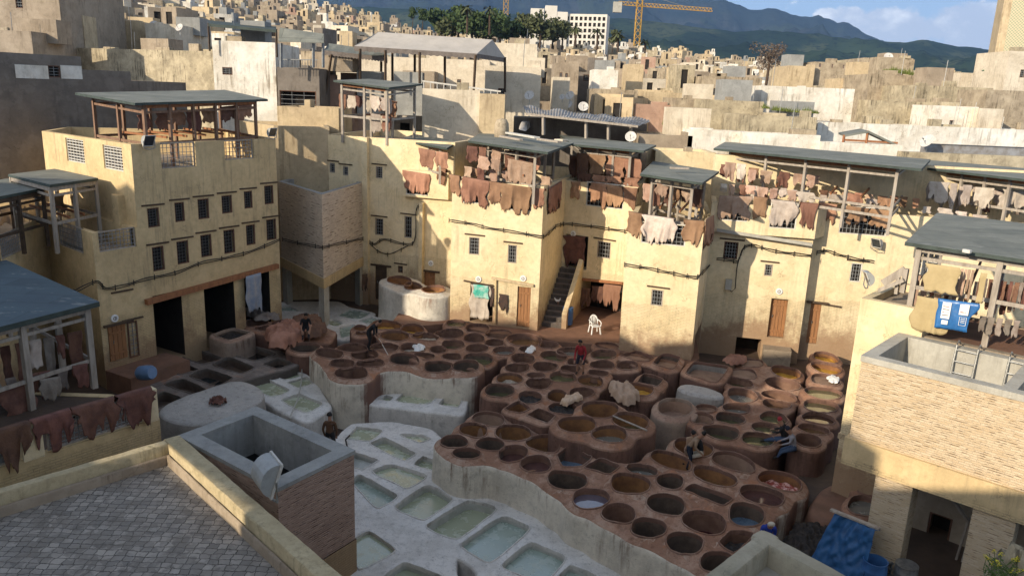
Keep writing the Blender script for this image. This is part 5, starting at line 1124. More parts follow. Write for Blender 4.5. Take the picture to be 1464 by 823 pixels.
# big flood lamp
def floodlamp(loc, yaw, s, label, pitch=25, parent=None):
    """drum-backed projector lamp on a stirrup"""
    r = empty('flood_lamp', loc, label, 'flood lamp', 'flood lamps'); loc = Vector(loc)
    f = V(math.sin(yaw), math.cos(yaw), 0); sd = V(f.y, -f.x, 0); up = V(0, 0, 1); pr = math.radians(pitch); fd = f*math.cos(pr)-up*math.sin(pr); ud_ = f*math.sin(pr)+up*math.cos(pr)
    c = loc+up*.62*s; b = MB(); n = 10; G = []
    for i in range(n+1):
        t = math.pi*i/n; G.append((-math.sin(t)*.34*s, math.cos(t)*.40*s))
    for i in range(n):
        (a0, b0), (a1, b1_) = G[i], G[i+1]
        b.face([c+fd*a0+ud_*b0-sd*.38*s, c+fd*a0+ud_*b0+sd*.38*s, c+fd*a1+ud_*b1_+sd*.38*s, c+fd*a1+ud_*b1_-sd*.38*s])
    for sg in (-1, 1): b.face([c+fd*a+ud_*q_+sd*.38*s*sg for a, q_ in G][::sg])
    b.build('housing', 'lamp_grey', r)
    b = MB(); b.obox(c+fd*.0*s-sd*.34*s-ud_*.36*s, sd*.68*s, ud_*.72*s, fd*.03*s); b.build('glass', 'lamp_glass', r)
    b = MB()
    for sg in (-1, 1): b.beam(c+ud_*.41*s*sg-sd*.42*s+fd*.02*s, c+ud_*.41*s*sg+sd*.42*s+fd*.02*s, .05*s, .05*s)
    for sg in (-1, 1): b.beam(c+ud_*.41*s+sd*.41*s*sg+fd*.02*s, c-ud_*.41*s+sd*.41*s*sg+fd*.02*s, .05*s, .05*s)
    b.build('front_frame', 'white_paint_wood', r)
    b = MB(); b.tube([c+sd*.44*s, c+sd*.44*s-up*.5*s, loc, c-sd*.44*s-up*.5*s, c-sd*.44*s], .035*s); b.build('stirrup', 'steel', r)
    return r
pl = P(388, 712, ZT); floodlamp((pl.x, pl.y, ZT), math.radians(55), 1.0, 'large white flood lamp standing on the foreground brick tank', 20)
floodlamp(W(*F1, 390, 199, .25), math.radians(120), .55, 'grey flood lamp at the right end of the shaded house parapet')
floodlamp(W(*F1, 214, 214, .25), math.radians(120), .6, 'grey flood lamp near the left corner of the shaded house parapet')
floodlamp(W(*Yq, 1237, 412, -.4)+V(0, 0, 0), math.radians(-80), .55, 'grey flood lamp on the tall pillar building')
floodlamp(W(*F11, 1251, 358, .35), math.radians(-120), .6, 'grey flood lamp on the far right house wall')
# lower right parapet
Z2 = 2.2
ka, kb, kc = P(1090, 757, Z2), P(1035, 800, Z2), P(1212, 823, Z2)
e1 = (kb-ka).normalized(); e2 = (kc-ka).normalized(); m1 = V(-e1.y, e1.x, 0); m1 = m1 if m1.dot(e2) > 0 else -m1; m2 = V(-e2.y, e2.x, 0); m2 = m2 if m2.dot(e1) > 0 else -m2
rr = empty('small_roof_terrace', (ka.x, ka.y, 1.6), 'small grey roof corner with pale parapet at the bottom right', 'roof terrace')
mb = MB(); jag(ka, ka+e1*7, 30, m1, .42, -2, Z2, mb); jag(ka, ka+e2*9, 30, m2, .42, -2, Z2+.004, mb); mb.build('parapet', plaster('parapet_pale', (.42, .38, .29), (.34, .31, .22), (.12, .12, .09), .4, .7, seed=43, bst=.8), rr, smooth=True, angle=40)
mb = MB(); mb.face([ka+V(0, 0, -.55), ka+e1*7+V(0, 0, -.55), ka+e1*7+e2*9+V(0, 0, -.55), ka+e2*9+V(0, 0, -.55)]); mb.build('floor', 'concrete_light', rr)
# rubble wall with flowers, bottom right corner
def blob(name, c, r, m, seed, sc=(1, 1, 1), amp=.35, fr=1.2, n=26, parent=None):
    mb = MB(); G = []
    for i in range(n+1):
        t = math.pi*i/n; row = []
        for j in range(2*n+1):
            f = 2*math.pi*j/(2*n); d = V(math.sin(t)*math.cos(f), math.sin(t)*math.sin(f), math.cos(t)); k = 1+amp*noise.fractal(d*fr+V(seed, seed, seed), .7, 2.3, 5)
            row.append(Vector(c)+V(d.x*sc[0], d.y*sc[1], d.z*sc[2])*r*k)
        G.append(row)
    mb.grid(G); return mb.build(name, m, parent, smooth=True)
c_ = P(1462, 832, 3.3); tag(blob('rubble_wall', (c_.x+.25, c_.y, 2.75), .95, 'lichen_wall', 3, (1.1, .6, 1.15), .4, 2.2, 34), 'rough rubble masonry in the bottom right corner behind yellow flowers', 'wall')
simple('leaf_green', (.10, .15, .03), (.05, .09, .02), .7, 20); simple('petal_yellow', (.75, .62, .03), (.6, .5, .02), .6, 20)
fl = empty('flowering_plant', P(1430, 815, 3.4), 'weed with bright yellow flowers growing on the rubble wall', 'plant'); r_ = random.Random(5)
st_ = MB(); lf = MB(); pt_ = MB()
for i in range(26):
    c0 = P(1405+r_.random()*60, 822+r_.random()*15, 3.5); tip = P(1408+r_.random()*58, 785+r_.random()*32, 3.75+r_.random()*.2); mid = c0.lerp(tip, .5)+V(r_.uniform(-.05, .05), 0, .02)
    st_.tube([c0, mid, tip], .006, 4)
    for k in range(7):
        p = c0.lerp(tip, r_.random()); a = V(r_.uniform(-1, 1), r_.uniform(-1, 1), r_.uniform(-.3, 1)).normalized()*.06; b = a.cross(V(0, 0, 1)).normalized()*.022; lf.face([p, p+a*.5+b, p+a, p+a*.5-b])
    if r_.random() < .55:
        for k in range(14):
            p = tip+V(r_.uniform(-.04, .04), r_.uniform(-.04, .04), r_.uniform(-.03, .03)); a = V(r_.uniform(-1, 1), r_.uniform(-1, 1), r_.uniform(-.2, 1)).normalized()*.022; b = a.cross(V(0, 0, 1)).normalized()*.014; pt_.face([p, p+a+b, p+a*1.4, p+a-b])
st_.build('stem', 'leaf_green', fl); lf.build('foliage', 'leaf_green', fl); pt_.build('blossom', 'petal_yellow', fl)
# ================================================================ loose things
def crumpled(name, px, z, m, label, cat, amp=.14, dome=.25, seed=1, drape=.25, group=None, sc=3.5):
    ring = resample(np.array(chaikin(ccw(np.array([tuple(P(x, y, z)[:2]) for x, y in px])), 2)), 80); ang = np.linspace(0, 2*np.pi, 80, endpoint=False); c = ring.mean(0); ring = c+(ring-c)*(1+.10*np.sin(ang*5+seed)+.07*np.sin(ang*11+seed*2))[:, None]; L = []; mb = MB()
    for k in range(22):
        f = 1-k/21*.98; qn = c+(ring-c)*f; h = [z+dome*(1-f**2)-(drape if k == 0 else drape*.35 if k == 1 else 0)+amp*(1-2.2*abs(noise.noise(Vector((x*sc*.8+.6*noise.noise(Vector((x*2, y*2, seed))), y*sc*.55, seed))))+.5*abs(noise.fractal(Vector((x*sc*1.7, y*sc*1.7, seed)), .7, 2.2, 4))) for x, y in qn]
        L.append([(x, y, hh) for (x, y), hh in zip(qn, h)])
    mb.loft(L); mb.face(L[-1]); o = mb.build(name, m, smooth=True); return tag(o, label, cat, group)
crumpled('leather_heap', [(378, 480), (390, 468), (412, 462), (440, 466), (452, 474), (425, 482), (410, 492), (390, 492)], .15, 'hide_tan', 'crumpled heap of reddish tan hides below the seated dark-clothed worker', 'hides', .22, .3, 3, .4)
crumpled('leather_heap', [(408, 468), (420, 456), (440, 450), (458, 455), (468, 470), (460, 480), (435, 480)], .1, 'hide_brown', 'dark mound of wet hides under the seated dark-clothed worker', 'hides', .16, .28, 8, .2)
crumpled('wet_hides', [(343, 440), (365, 432), (395, 440), (400, 456), (372, 458), (350, 452)], .1, 'hide_grey', 'dark wet hides spread over the shaded vats by the garages', 'hides', .15, .12, 12, .15)
crumpled('leather_heap', [(866, 553), (885, 546), (900, 549), (912, 560), (915, 570), (895, 574), (882, 566)], .22, 'hide_pink', 'pale crumpled hides piled on the orange square-row vat', 'hides', .16, .14, 5, .3)
crumpled('wet_hide', [(801, 573), (815, 563), (832, 565), (835, 571), (815, 577), (806, 582)], .1, 'hide_pink', 'pinkish hide lying across the vat of dark hides in the middle terrace', 'hide', .1, .1, 6, .1)
crumpled('wet_hide', [(1033, 513), (1045, 508), (1060, 509), (1072, 514), (1056, 521), (1040, 521)], .05, simple('hide_orange', (.52, .22, .12), (.42, .16, .08), .8, 3.5, bst=.6) or 'hide_orange' if 0 else 'hide_tan', 'reddish hide spread on the right terrace below the cellar opening', 'hide', .1, .12, 7, .1)
crumpled('white_bag', [(750, 505), (755, 497), (763, 495), (767, 500), (760, 505)], .05, 'white_plastic', 'white plastic bag on a vat rim in front of the plank door', 'bag', .08, .06, 9, .05)
crumpled('white_bag', [(1181, 540), (1190, 537), (1201, 542), (1198, 548), (1186, 547)], .0, 'white_plastic', 'white plastic bag on a filled vat beside the tall yellow pillar', 'bag', .09, .06, 10, .05)
crumpled('white_cloth', [(588, 497), (596, 493), (607, 495), (608, 500), (598, 503)], .0, 'white_plastic', 'white rags on the debris filled vat of the rear terrace', 'cloth', .1, .05, 13, .05)
crumpled('hide_scraps', [(296, 577), (308, 568), (322, 571), (325, 577), (308, 583)], -.33, 'hide_brown', 'small pile of dark scraps on the grey stone platform', 'scraps', .14, .05, 14, .0, sc=9)
crumpled('hide_strip', [(880, 489), (900, 490), (918, 497), (905, 501), (885, 496)], .02, 'leather_dust', 'flat dusty leather strip on the pavement beside the stained block', 'hide', .05, .05, 15, .02)
mb = MB(); a_ = P(199, 533, .15); mb.lathe(a_, [(.001, 0), (.24, 0), (.3, .08), (.31, .35), (.3, .62), (.26, .7), (.001, .7)], 20, ax=P(216, 536, .15)-a_+V(0, 0, .12)); tag(mb.build('plastic_drum', simple('pale_blue', (.16, .27, .45), (.12, .2, .34), .4, 3) or 'pale_blue', smooth=True, angle=50), 'pale blue plastic drum lying on its side near the left house door', 'barrel', 'drums')
# blue tarpaulin over a rail
ta_, tb2 = P(1195, 731, .75), P(1252, 757, .75); tn = V((tb2-ta_).y, -(tb2-ta_).x, 0).normalized()
g = MB(); G = []
for k in range(34):
    f = k/33; row = []
    for i in range(40):
        u = i/39; p = ta_.lerp(tb2, u)+tn*(.05+.55*f**1.2)+V(0, 0, -1.5*f)+(tb2-ta_).normalized()*((u-.5)*.35*f-.1*f)
        fold = .17*noise.noise(Vector((u*4, f*1.6, 3)))+.07*noise.noise(Vector((u*9+f*3, f*5, 9)))-.06*abs(noise.noise(Vector((u*7-f*4, f*6, 5)))); row.append(p+tn*fold+V(0, 0, .05*noise.noise(Vector((u*6, f*4, 1)))))
    G.append(row)
G = [[p-tn*.35+V(0, 0, -.12) for p in G[0]]]+G
g.grid(G[::-1]); simple('tarp_blue', (.03, .115, .27), (.02, .07, .17), .5, 4, bst=.3); o = g.build('tarpaulin', 'tarp_blue', smooth=True); s_ = o.modifiers.new('t', 'SOLIDIFY'); s_.thickness = .012; tag(o, 'blue tarpaulin hung from a plank in front of the corner vats', 'tarpaulin')
mb = MB(); mb.beam(ta_+V(-.1, 0, .04)-(tb2-ta_)*.05, tb2+V(.1, 0, .04), .14, .05); tag(mb.build('plank', 'grey_wood'), 'pale plank carrying the blue tarpaulin', 'plank')
def drum(loc, r, h, m, label, open_=True, cat='barrel'):
    loc = Vector(loc); mb = MB()
    mb.lathe(loc, [(0, .0), (r*.94, 0), (r*.97, .03), (r, h*.3), (r*1.03, h*.33), (r, h*.36), (r, h*.66), (r*1.03, h*.69), (r, h*.72), (r*.96, h*.97), (r*.99, h), (r*.9, h)]+([(r*.88, h*.4), (0, h*.38)] if open_ else [(0, h*.98)]), 22)
    return tag(mb.build('plastic_drum', m, smooth=True, angle=50), label, cat, 'drums')
drum(P(811, 463, .0), .29, .95, 'drum_blue', 'blue plastic drum with a lid beside the outside stair', False)
cd_ = P(1252, 800, -.05); drum((cd_.x, cd_.y, -.95), .33, .9, 'drum_blue', 'open dark blue drum at the foot of the brick pillar')
cd_ = P(1297, 806, -.05); drum((cd_.x, cd_.y, -.75), .3, .7, 'steel', 'rusty metal drum right of the open blue drum', False)
cd_ = P(1277, 800, -.3); mb = MB(); 
for i in range(6):
    for j in range(3): mb.obox((cd_.x-.3+i*.1, cd_.y, cd_.z-.5+j*.18), (.075, 0, 0), (0, .3, 0), (0, 0, .04)); 
for i in range(7): mb.obox((cd_.x-.32+i*.1, cd_.y, cd_.z-.5), (.025, 0, 0), (0, .3, 0), (0, 0, .42))
tag(mb.build('perforated_crate', 'grille_metal'), 'perforated grey crate between the blue and metal drums', 'crate')
# chair
def chair(c, yaw, label):
    r = empty('plastic_chair', c, label, 'chair'); c = Vector(c); f = V(math.sin(yaw), math.cos(yaw), 0); s = V(f.y, -f.x, 0)
    m = MB(); G = [[c+s*(x*.23)+f*y+V(0, 0, .44-.02*(1-x*x)) for x in (-1, -.5, 0, .5, 1)] for y in (-.22, -.1, .02, .12, .2, .24)]; m.grid(G); o = m.build('seat', 'white_plastic', r, smooth=True); o.modifiers.new('t', 'SOLIDIFY').thickness = .03
    m = MB(); G = []
    for i in range(12):
        t = i/11*math.pi; G.append(c-f*(.22+.12*math.sin(t))+s*(-.22*math.cos(t))+V(0, 0, .46+.44*math.sin(t)**.7))
    m.tube(G, .034, 6)
    for u in (-.09, 0, .09): m.beam(c-f*.22+s*u+V(0, 0, .44), c-f*.33+s*u*1.0+V(0, 0, .88), .085, .02)
    m.build('backrest', 'white_plastic', r, smooth=True)
    for a in (-1, 1):
        for b in (-1, 1): deco(r, 'leg', 'white_plastic', lambda q_: q_.beam(c+s*.20*a+f*(.19*b)+V(0, 0, .44), c+s*.25*a+f*(.25*b), .07, .05))
        deco(r, 'armrest', 'white_plastic', lambda q_: q_.tube([c+s*.25*a-f*.26+V(0, 0, .66), c+s*.27*a+f*.05+V(0, 0, .64), c+s*.26*a+f*.2+V(0, 0, .6), c+s*.23*a+f*.22+V(0, 0, .44)], .028))
    return r
chair(P(850, 476, -.1), math.radians(165), 'white plastic armchair standing on the brown pavement below the stair house')
# ladders in the tank
def ladder(p, label):
    r = empty('metal_ladder', p, label, 'ladder', 'ladders in the brick tank'); p = Vector(p)
    for u in (0, .55):
        deco(r, 'rail', 'steel', lambda m: m.tube([p+dR*u+V(0, 0, -1.2)+nR*.30, p+dR*u+V(0, 0, .12)+nR*.08, p+dR*u+V(0, 0, .2)-nR*.1, p+dR*u+V(0, 0, .05)-nR*.38], .026))
    for k in range(4): deco(r, 'rung', 'steel', lambda m: m.tube([p+nR*(.1+.2*(k/4))+V(0, 0, -.02-k*.33), p+dR*.55+nR*(.1+.2*(k/4))+V(0, 0, -.02-k*.33)], .02))
    return r
for px_, py_, lb in ((1373, 492, 'metal ladder in the middle compartment of the brick tank'), (1448, 508, 'metal ladder in the right compartment of the brick tank')):
    pp_ = W(Yq[0], Yq[1], px_, py_); ladder((pp_.x+nR.x*.34, pp_.y+nR.y*.34, zt), lb)
# blue fertiliser-style sheet on the shed rail
mb = MB(); a_, b_3 = W(*Yq, 1344, 427.5, .3), W(*Yq, 1395, 434.5, .3); hb_ = hide3(a_, b_3, W(*Yq, 1368, 470, .3).z, 'blue_plastic', '', nR, rag=.03, over=False, name='plastic_sheet', cat='plastic sheet', group=None, label='blue plastic sheet with two white printed panels hung in the tank shed', wav=.05)
d_ = (b_3-a_).normalized(); L_ = (b_3-a_).length; hh = a_.z-W(*Yq, 1368, 470, .3).z
def panel(u0, u1, z0, z1, m='white_plastic', off=.125): 
    q_ = MB(); q_.obox(a_+d_*L_*u0+nR*off+V(0, 0, -hh*z1), d_*L_*(u1-u0), nR*.004, V(0, 0, hh*(z1-z0))); return q_.build('printed_panel', m, hb_)
panel(.13, .38, .05, .68); panel(.62, .88, .05, .45); panel(.18, .36, .74, .9)
for k in range(4): panel(.16, .34, .2+k*.11, .225+k*.11, 'jacket_dark' if k % 2 else 'red_hides', .131)
panel(.65, .82, .33, .36, 'red_hides', .131)
for u0, u1, z0, z1 in ((.66, .86, .52, .53), (.66, .86, .84, .85), (.66, .672, .52, .85), (.848, .86, .52, .85), (.7, .82, .58, .60), (.7, .82, .65, .67), (.7, .82, .72, .74)): panel(u0, u1, z0, z1, off=.131)
# number plaques by the doors
for i, (fa_, x, y, lb) in enumerate(((F4, 684, 399, 'round white plaque above the curtained doorway'), (F4, 748, 398, 'round white plaque above the plank door of the central block'), (F9, 1114, 416.5, 'round white plaque above the reddish raised door'), (F3, 616, 376.5, 'round white plaque above the corner house door'), (F1, 164, 455, 'round white plaque above the left house door'), (F6, 819.5, 334, 'round white plaque above the hide-hung stair doorway'))):
    p = W(*fa_, x, y, .03); a, b = fa_; n = V(b[1]-a[1], -(b[0]-a[0]), 0).normalized(); m = MB(); m.lathe(p, [(0, .03), (.15, .03), (.17, .015), (.17, -.02)], 18, ax=n)
    o = m.build('number_plaque', 'white_plastic'); tag(o, lb, 'plaque', 'number plaques'); m = MB(); m.lathe(p, [(.06, .036), (.085, .036)], 14, ax=n); m.beam(p+n*.036+V(.0, 0, -.04), p+n*.036+V(.02, 0, .05), .02, .006); m.build('numeral', 'jacket_dark', o)
# cables along the facades
def cable(pts, label, r=.023, gap=.085, clips=True):
    root = empty('wall_cable', pts[0], label, 'cable', 'cables along the facades'); fine = []
    for i in range(len(pts)-1):
        for k in range(6):
            a, b = Vector(pts[max(i-1, 0)]), Vector(pts[i]); c, d = Vector(pts[i+1]), Vector(pts[min(i+2, len(pts)-1)]); t = k/6
            fine.append(.5*((2*b)+(c-a)*t+(2*a-5*b+4*c-d)*t*t+(-a+3*b-3*c+d)*t**3))
    fine.append(Vector(pts[-1]))
    for s in (0, 1): m = MB(); m.tube([p+V(0, 0, -gap*s+.015*math.sin(i*.9+s*2)) for i, p in enumerate(fine)], r*(.9 if s else 1), 5); m.build('strand', 'cable_black', root)
    for i in range(0, len(fine), 5): m = MB(); m.beam(fine[i]+V(0, 0, .09), fine[i]+V(0, 0, -.17), .03, .03); m.build('clip', 'cable_black', root)
    return root
def WP(fa, *px, off=.09): return [W(*fa, x, y, off) for x, y in px]
cable(WP(F1, (106, 416), (137, 401), (152, 411), (180, 406), (215, 396), (250, 389), (290, 374), (330, 366), (365, 356), (400, 341)), 'twin black cable sagging across the shaded left house')
TW1, TW2 = (T2, T0), (T0, T1)
cable(WP(TW1, (404, 341), (430, 347), (459, 352))+WP(TW2, (463, 352), (490, 346), (519, 340)), 'twin black cable round the brick tank tower')
cable(WP(F3, (523, 339), (535, 348), (548, 341), (570, 346), (588, 348), (594, 335), (595, 300), (602, 290)), 'black cable swagged across the corner house and up its pilaster')
cable(WP(F3, (525, 345), (543, 360), (560, 362), (585, 350)), 'lower loop of black cable on the corner house', .02, .0)
cable(WP(F4, (642, 314), (670, 318), (700, 325), (740, 331), (774, 337))+WP(F5, (785, 332), (796, 322), (804, 320))+WP(F6, (810, 319), (840, 322), (870, 326), (896, 330)), 'twin black cable across the central block and the stair house')
cable(WP(F7, (893, 377), (920, 381), (950, 387), (975, 392), (995, 395))+WP(F8, (1005, 388), (1018, 375))+WP(F9, (1026, 369), (1045, 371), (1055, 372), (1060, 360), (1066, 351), (1080, 350), (1100, 356), (1130, 361), (1160, 364)), 'twin black cable across the projecting block and the cellar house')
cable(WP(F11, (1168, 360), (1180, 357), (1200, 363), (1225, 369), (1250, 373)), 'twin black cable across the far right house')
mb = MB(); mb.tube(WP(F9, (1055, 374), (1053, 385), (1051, 412), (1046, 417), (1041, 412)), .025, 5); tag(mb.build('drop_cable', 'cable_black'), 'single cable dropping to the meter box on the cellar house', 'cable')
p = W(*F9, 1036, 413, .0); mb = MB(); mb.obox(p, dF9*.32, n9*.16, (0, 0, .55)); tag(mb.build('meter_box', 'concrete_light', bevel=.01), 'pale meter box on the shaded wall of the cellar house', 'meter box')
for i, px_ in enumerate((((432, 520), (431, 545), (426, 570), (419, 585), (414, 598)), ((500, 622), (494, 628), (497, 640), (507, 648)))):
    mb = MB(); mb.tube([P(x, y, -.85 if i == 0 else -1.2) for x, y in px_], .03, 6); tag(mb.build('hose', 'concrete_light' if i == 0 else 'cable_black', smooth=True), ('pale hose trailing over the small lime terrace', 'dark hose lying on the lower lime terrace')[i], 'hose')
mb = MB(); mb.tube([P(876, 594, .40), P(925, 615, .42)], .035, 6); tag(mb.build('stirring_pole', 'grey_wood'), 'wooden pole laid across an oval vat of the raised block', 'pole')
# doorway shelf / boxes near the garages
mb = MB(); c_ = P(560, 470, .0)
# white rooster on the stair

scr = empty('timber_screen', W(*Yq, 1318, 420, -.8), 'cream latticed shutter screens and a leaning board on the tall pillar building', 'screen'); 
for x0, x1, y0, y1 in ((1292, 1305, 358, 402), (1308, 1322, 361, 400)):
    window(scr, Yq, op(Yq, x0, y0, x1, y1), 3, 5, frame='white_paint_wood', bars='white_paint_wood', lintel=False, off=-1.4, bw=.05, name='shutter_panel', fw=.08)
deco(scr, 'board', 'grey_wood', lambda m: m.beam(W(*Yq, 1262, 405, -.5), W(*Yq, 1295, 385, -.6), .06, .22)); deco(scr, 'post', 'grey_wood', lambda m: m.beam(W(*Yq, 1290, 418, -.6), W(*Yq, 1296, 384, -.6), .14, .14)); deco(scr, 'post', 'grey_wood', lambda m: m.beam(W(*Yq, 1281, 420, -.6), W(*Yq, 1285, 392, -.6), .1, .1))
deco(scr, 'rail', 'grey_wood', lambda m: m.beam(W(*Yq, 1256, 415, -.4), W(*Yq, 1292, 400, -.4), .1, .12))
# leaning timbers and a pipe under the tank
for a_, b_4, w_3 in (((1345, 690), (1385, 745), .14), ((1385, 740), (1360, 823), .1), ((1392, 745), (1372, 815), .08), ((1300, 655), (1350, 690), .2)):
    mb = MB(); mb.beam(W(*Yq, *a_, .5+w_3), W(*Yq, *b_4, .7), w_3, .06); tag(mb.build('timber', 'grey_wood'), f'old timber leaning under the brick tank, {dict(zip((.14, .1, .08, .2), ("upper slanting one", "long upright one", "thin upright one", "broad top board")))[w_3]}', 'timber')

for i, (x0, y0, x1, y1, w_5, z_5, m_5) in enumerate(((726, 190, 768, 197, .35, 9.75, 'white_paint_wood'), (716, 195, 745, 200, .2, 9.72, 'grey_wood'), (770, 199, 800, 203, .25, 9.72, 'grey_wood'), (796, 200, 808, 201, .45, 9.75, 'cream_plaster'), (958, 240, 985, 241, .2, 8.75, 'grey_wood'), (1377, 358, 1388, 360, .12, 8.12, 'white_paint_wood'))):
    a_ = P(x0, y0, z_5); b_5 = P(x1, y1, z_5); m = MB(); m.beam(a_, b_5, w_5, .1); tag(m.build('plank', m_5, bevel=.01), ('broad white board lying on the central shed roof', 'thin grey batten lying on the central shed roof', 'grey board lying between the two felt roofs', 'pale block lying on the central shed roof edge', 'sticks lying on the projecting block shed roof', 'small pale chip of wood on the blue-grey right roof')[i], 'board')

slab_block('brick_ramp', 'low reddish brick paving between the front terrace and the corner vats', [(1152, 735), (1172, 700), (1200, 688), (1240, 700), (1215, 728), (1200, 748)], -.62, -1.2, 'yard_paving', 'paving', 61)
crumpled('scrap_heap', [(1120, 765), (1150, 745), (1185, 752), (1195, 780), (1160, 800), (1130, 790)], -.92, 'hide_black', 'dark heap of scraps in the gap behind the blue-jacketed man', 'scraps', .14, .1, 62, .05, sc=7)
# ================================================================ people and the rooster
simple('skin_tone', (.34, .19, .12), (.28, .15, .10), .6, 8, bst=.05); simple('hair_black', (.015, .012, .01), rough=.6)
CL = dict(red=(.33, .03, .035), black=(.018, .018, .02), brown=(.115, .06, .032), grey=(.30, .29, .31), blue=(.025, .05, .30), jeans=(.05, .08, .14), shorts=(.03, .03, .045), tan=(.30, .21, .14), darkblue=(.02, .025, .04), cream=(.6, .55, .45))
for k, c in CL.items(): simple('cloth_'+k, c, [x*.75 for x in c], .85, 6, bst=.3)
def skin_mesh(name, J, E_, cls, mats, sub=2):
    me = bpy.data.meshes.new(name); keys = list(J); ix = {k: i for i, k in enumerate(keys)}
    me.from_pydata([J[k][0] for k in keys], [(ix[a], ix[b]) for a, b in E_], [])
    o = bpy.data.objects.new(name, me); COL.objects.link(o); o.modifiers.new('skin', 'SKIN')
    if not me.skin_vertices: me.skin_vertices.new()
    for i, k in enumerate(keys):
        r = J[k][1]; sv = me.skin_vertices[0].data[i]; sv.radius = (r, r) if not isinstance(r, tuple) else r; sv.use_root = (i == 0)
    s = o.modifiers.new('sub', 'SUBSURF'); s.levels = sub; s.render_levels = sub
    dg = bpy.context.evaluated_depsgraph_get(); nm = bpy.data.meshes.new_from_object(o.evaluated_get(dg)); nm.name = name
    COL.objects.unlink(o); bpy.data.objects.remove(o)
    nm.materials.clear()
    for m in mats: nm.materials.append(MATS[m])
    seg = [(Vector(J[a][0]), Vector(J[b][0]), cls.get(b, cls.get('*', 0))) for a, b in E_]
    for p in nm.polygons:
        c = p.center; best = 1e9; bi = 0
        for a, b, k in seg:
            ab = b-a; t = max(0, min(1, (c-a).dot(ab)/max(ab.dot(ab), 1e-9))); d = (a+ab*t-c).length
            if d < best: best = d; bi = k
        p.material_index = bi; p.use_smooth = True
    no = bpy.data.objects.new(name, nm); COL.objects.link(no); return no
def person(label, loc, yaw, hip=.93, pitch=0, side=0, head=(0, .05), hands=((.26, .15, .85), (-.26, .15, .85)), feet=((.11, 0, 0), (-.11, 0, 0)), kb=.12, eb=-.12, top='black', bottom='black', sleeve=True, bare=False, hat=None, s=1.0, coat=False):
    pr = math.radians(pitch); f = lambda d: V(side*d, math.sin(pr)*d, math.cos(pr)*d)
    pel = V(0, 0, hip); ch = pel+f(.30); nk = pel+f(.50); fd = V(0, math.cos(pr), -math.sin(pr))
    hp = nk+V(head[0], head[1]+math.sin(pr)*.08, .12*math.cos(pr)+.03); ht = hp+V(head[0]*.3, head[1]*.8, .10)
    J = {'pel': (pel, (.15, .12)), 'wa': (pel+f(.15), (.14, .105)), 'ch': (ch, (.17, .12)), 'nk': (nk, (.065, .065)), 'he': (hp, (.085, .10)), 'ht': (ht, (.075, .085)), 'no': (hp+V(head[0]*.2, .115, -.01), .018)}
    E_ = [('pel', 'wa'), ('wa', 'ch'), ('ch', 'nk'), ('nk', 'he'), ('he', 'ht'), ('he', 'no')]
    cls = {'*': 0, 'nk': 0, 'he': 2, 'ht': 2, 'no': 2, 'wa': 0, 'ch': 0}
    for sg, hd, ft, S in ((1, hands[0], feet[0], 'R'), (-1, hands[1], feet[1], 'L')):
        sh_ = pel+f(.44)+V(.17*sg, 0, 0); hd = Vector(hd); el = (sh_+hd)/2+V(.06*sg, eb, -.03); ft = Vector(ft); hj_ = pel+V(.09*sg, 0, -.04); kn = (hj_+ft)/2+V(.03*sg, kb, .04+abs(kb)*.2)
        d = (hd-el).normalized(); J['s'+S] = (sh_, .068); J['e'+S] = (el, .048); J['w'+S] = (hd, .032); J['p'+S] = (hd+d*.07, (.036, .020)); J['h'+S] = (hj_, .098); J['k'+S] = (kn, .066); J['a'+S] = (ft+V(0, 0, .08), .042); J['t'+S] = (ft+V(.02*sg, .16, .03), .036)
        E_ += [('ch', 's'+S), ('s'+S, 'e'+S), ('e'+S, 'w'+S), ('w'+S, 'p'+S), ('pel', 'h'+S), ('h'+S, 'k'+S), ('k'+S, 'a'+S), ('a'+S, 't'+S)]
        sx = d.cross(V(0, 0, 1)); sx = sx.normalized() if sx.length > .1 else V(1, 0, 0); cu = V(0, 0, -1)
        for i, (o_, l) in enumerate(((-.03, .065), (-.01, .08), (.01, .078), (.028, .06))):
            a = hd+d*.085+sx*o_; J[f'f{i}{S}'] = (a+d*l*.5, .009); J[f'g{i}{S}'] = (a+d*l*.8+cu*.02, .008); E_ += [('p'+S, f'f{i}{S}'), (f'f{i}{S}', f'g{i}{S}')]; cls[f'f{i}{S}'] = cls[f'g{i}{S}'] = 2
        J['th'+S] = (hd+d*.06-sx*.05*sg+cu*.01, .010); E_.append(('w'+S, 'th'+S)); cls['th'+S] = 2
        cls['s'+S] = 0; cls['e'+S] = 0; cls['w'+S] = 0 if sleeve else 2; cls['p'+S] = 2; cls['h'+S] = 1; cls['k'+S] = 1; cls['a'+S] = 2 if bare else 1; cls['t'+S] = 3
    M4 = Matrix.Rotation(-yaw, 3, 'Z')
    J = {k: (M4 @ (Vector(p)*s), tuple(x*s for x in r) if isinstance(r, tuple) else r*s) for k, (p, r) in J.items()}
    o = skin_mesh('person', J, E_, cls, ['cloth_'+top, 'cloth_'+bottom, 'skin_tone', 'hair_black'])
    o.location = loc; tag(o, label, 'person')
    c = J['he'][0]; t = J['ht'][0]; ax = (t-c).normalized(); m = MB(); fwd = M4 @ V(0, 1, 0); cc = c.lerp(t, .55)-fwd*.02*s
    G = []
    for i in range(8):
        a = math.pi*.56*i/7; G.append([cc+ax*math.cos(a)*.118*s+(V(math.cos(b), math.sin(b), 0)-ax*V(math.cos(b), math.sin(b), 0).dot(ax))*(.100*s*math.sin(a)+.004) for b in [2*math.pi*j/14 for j in range(14)]])
    m.loft(G[::-1]); m.face(G[0][::-1]); hm = m.build('headgear' if hat else 'hair', ('cloth_'+hat) if hat else 'hair_black', None, smooth=True, recenter=False)
    hm.parent = o
    e_ = MB()
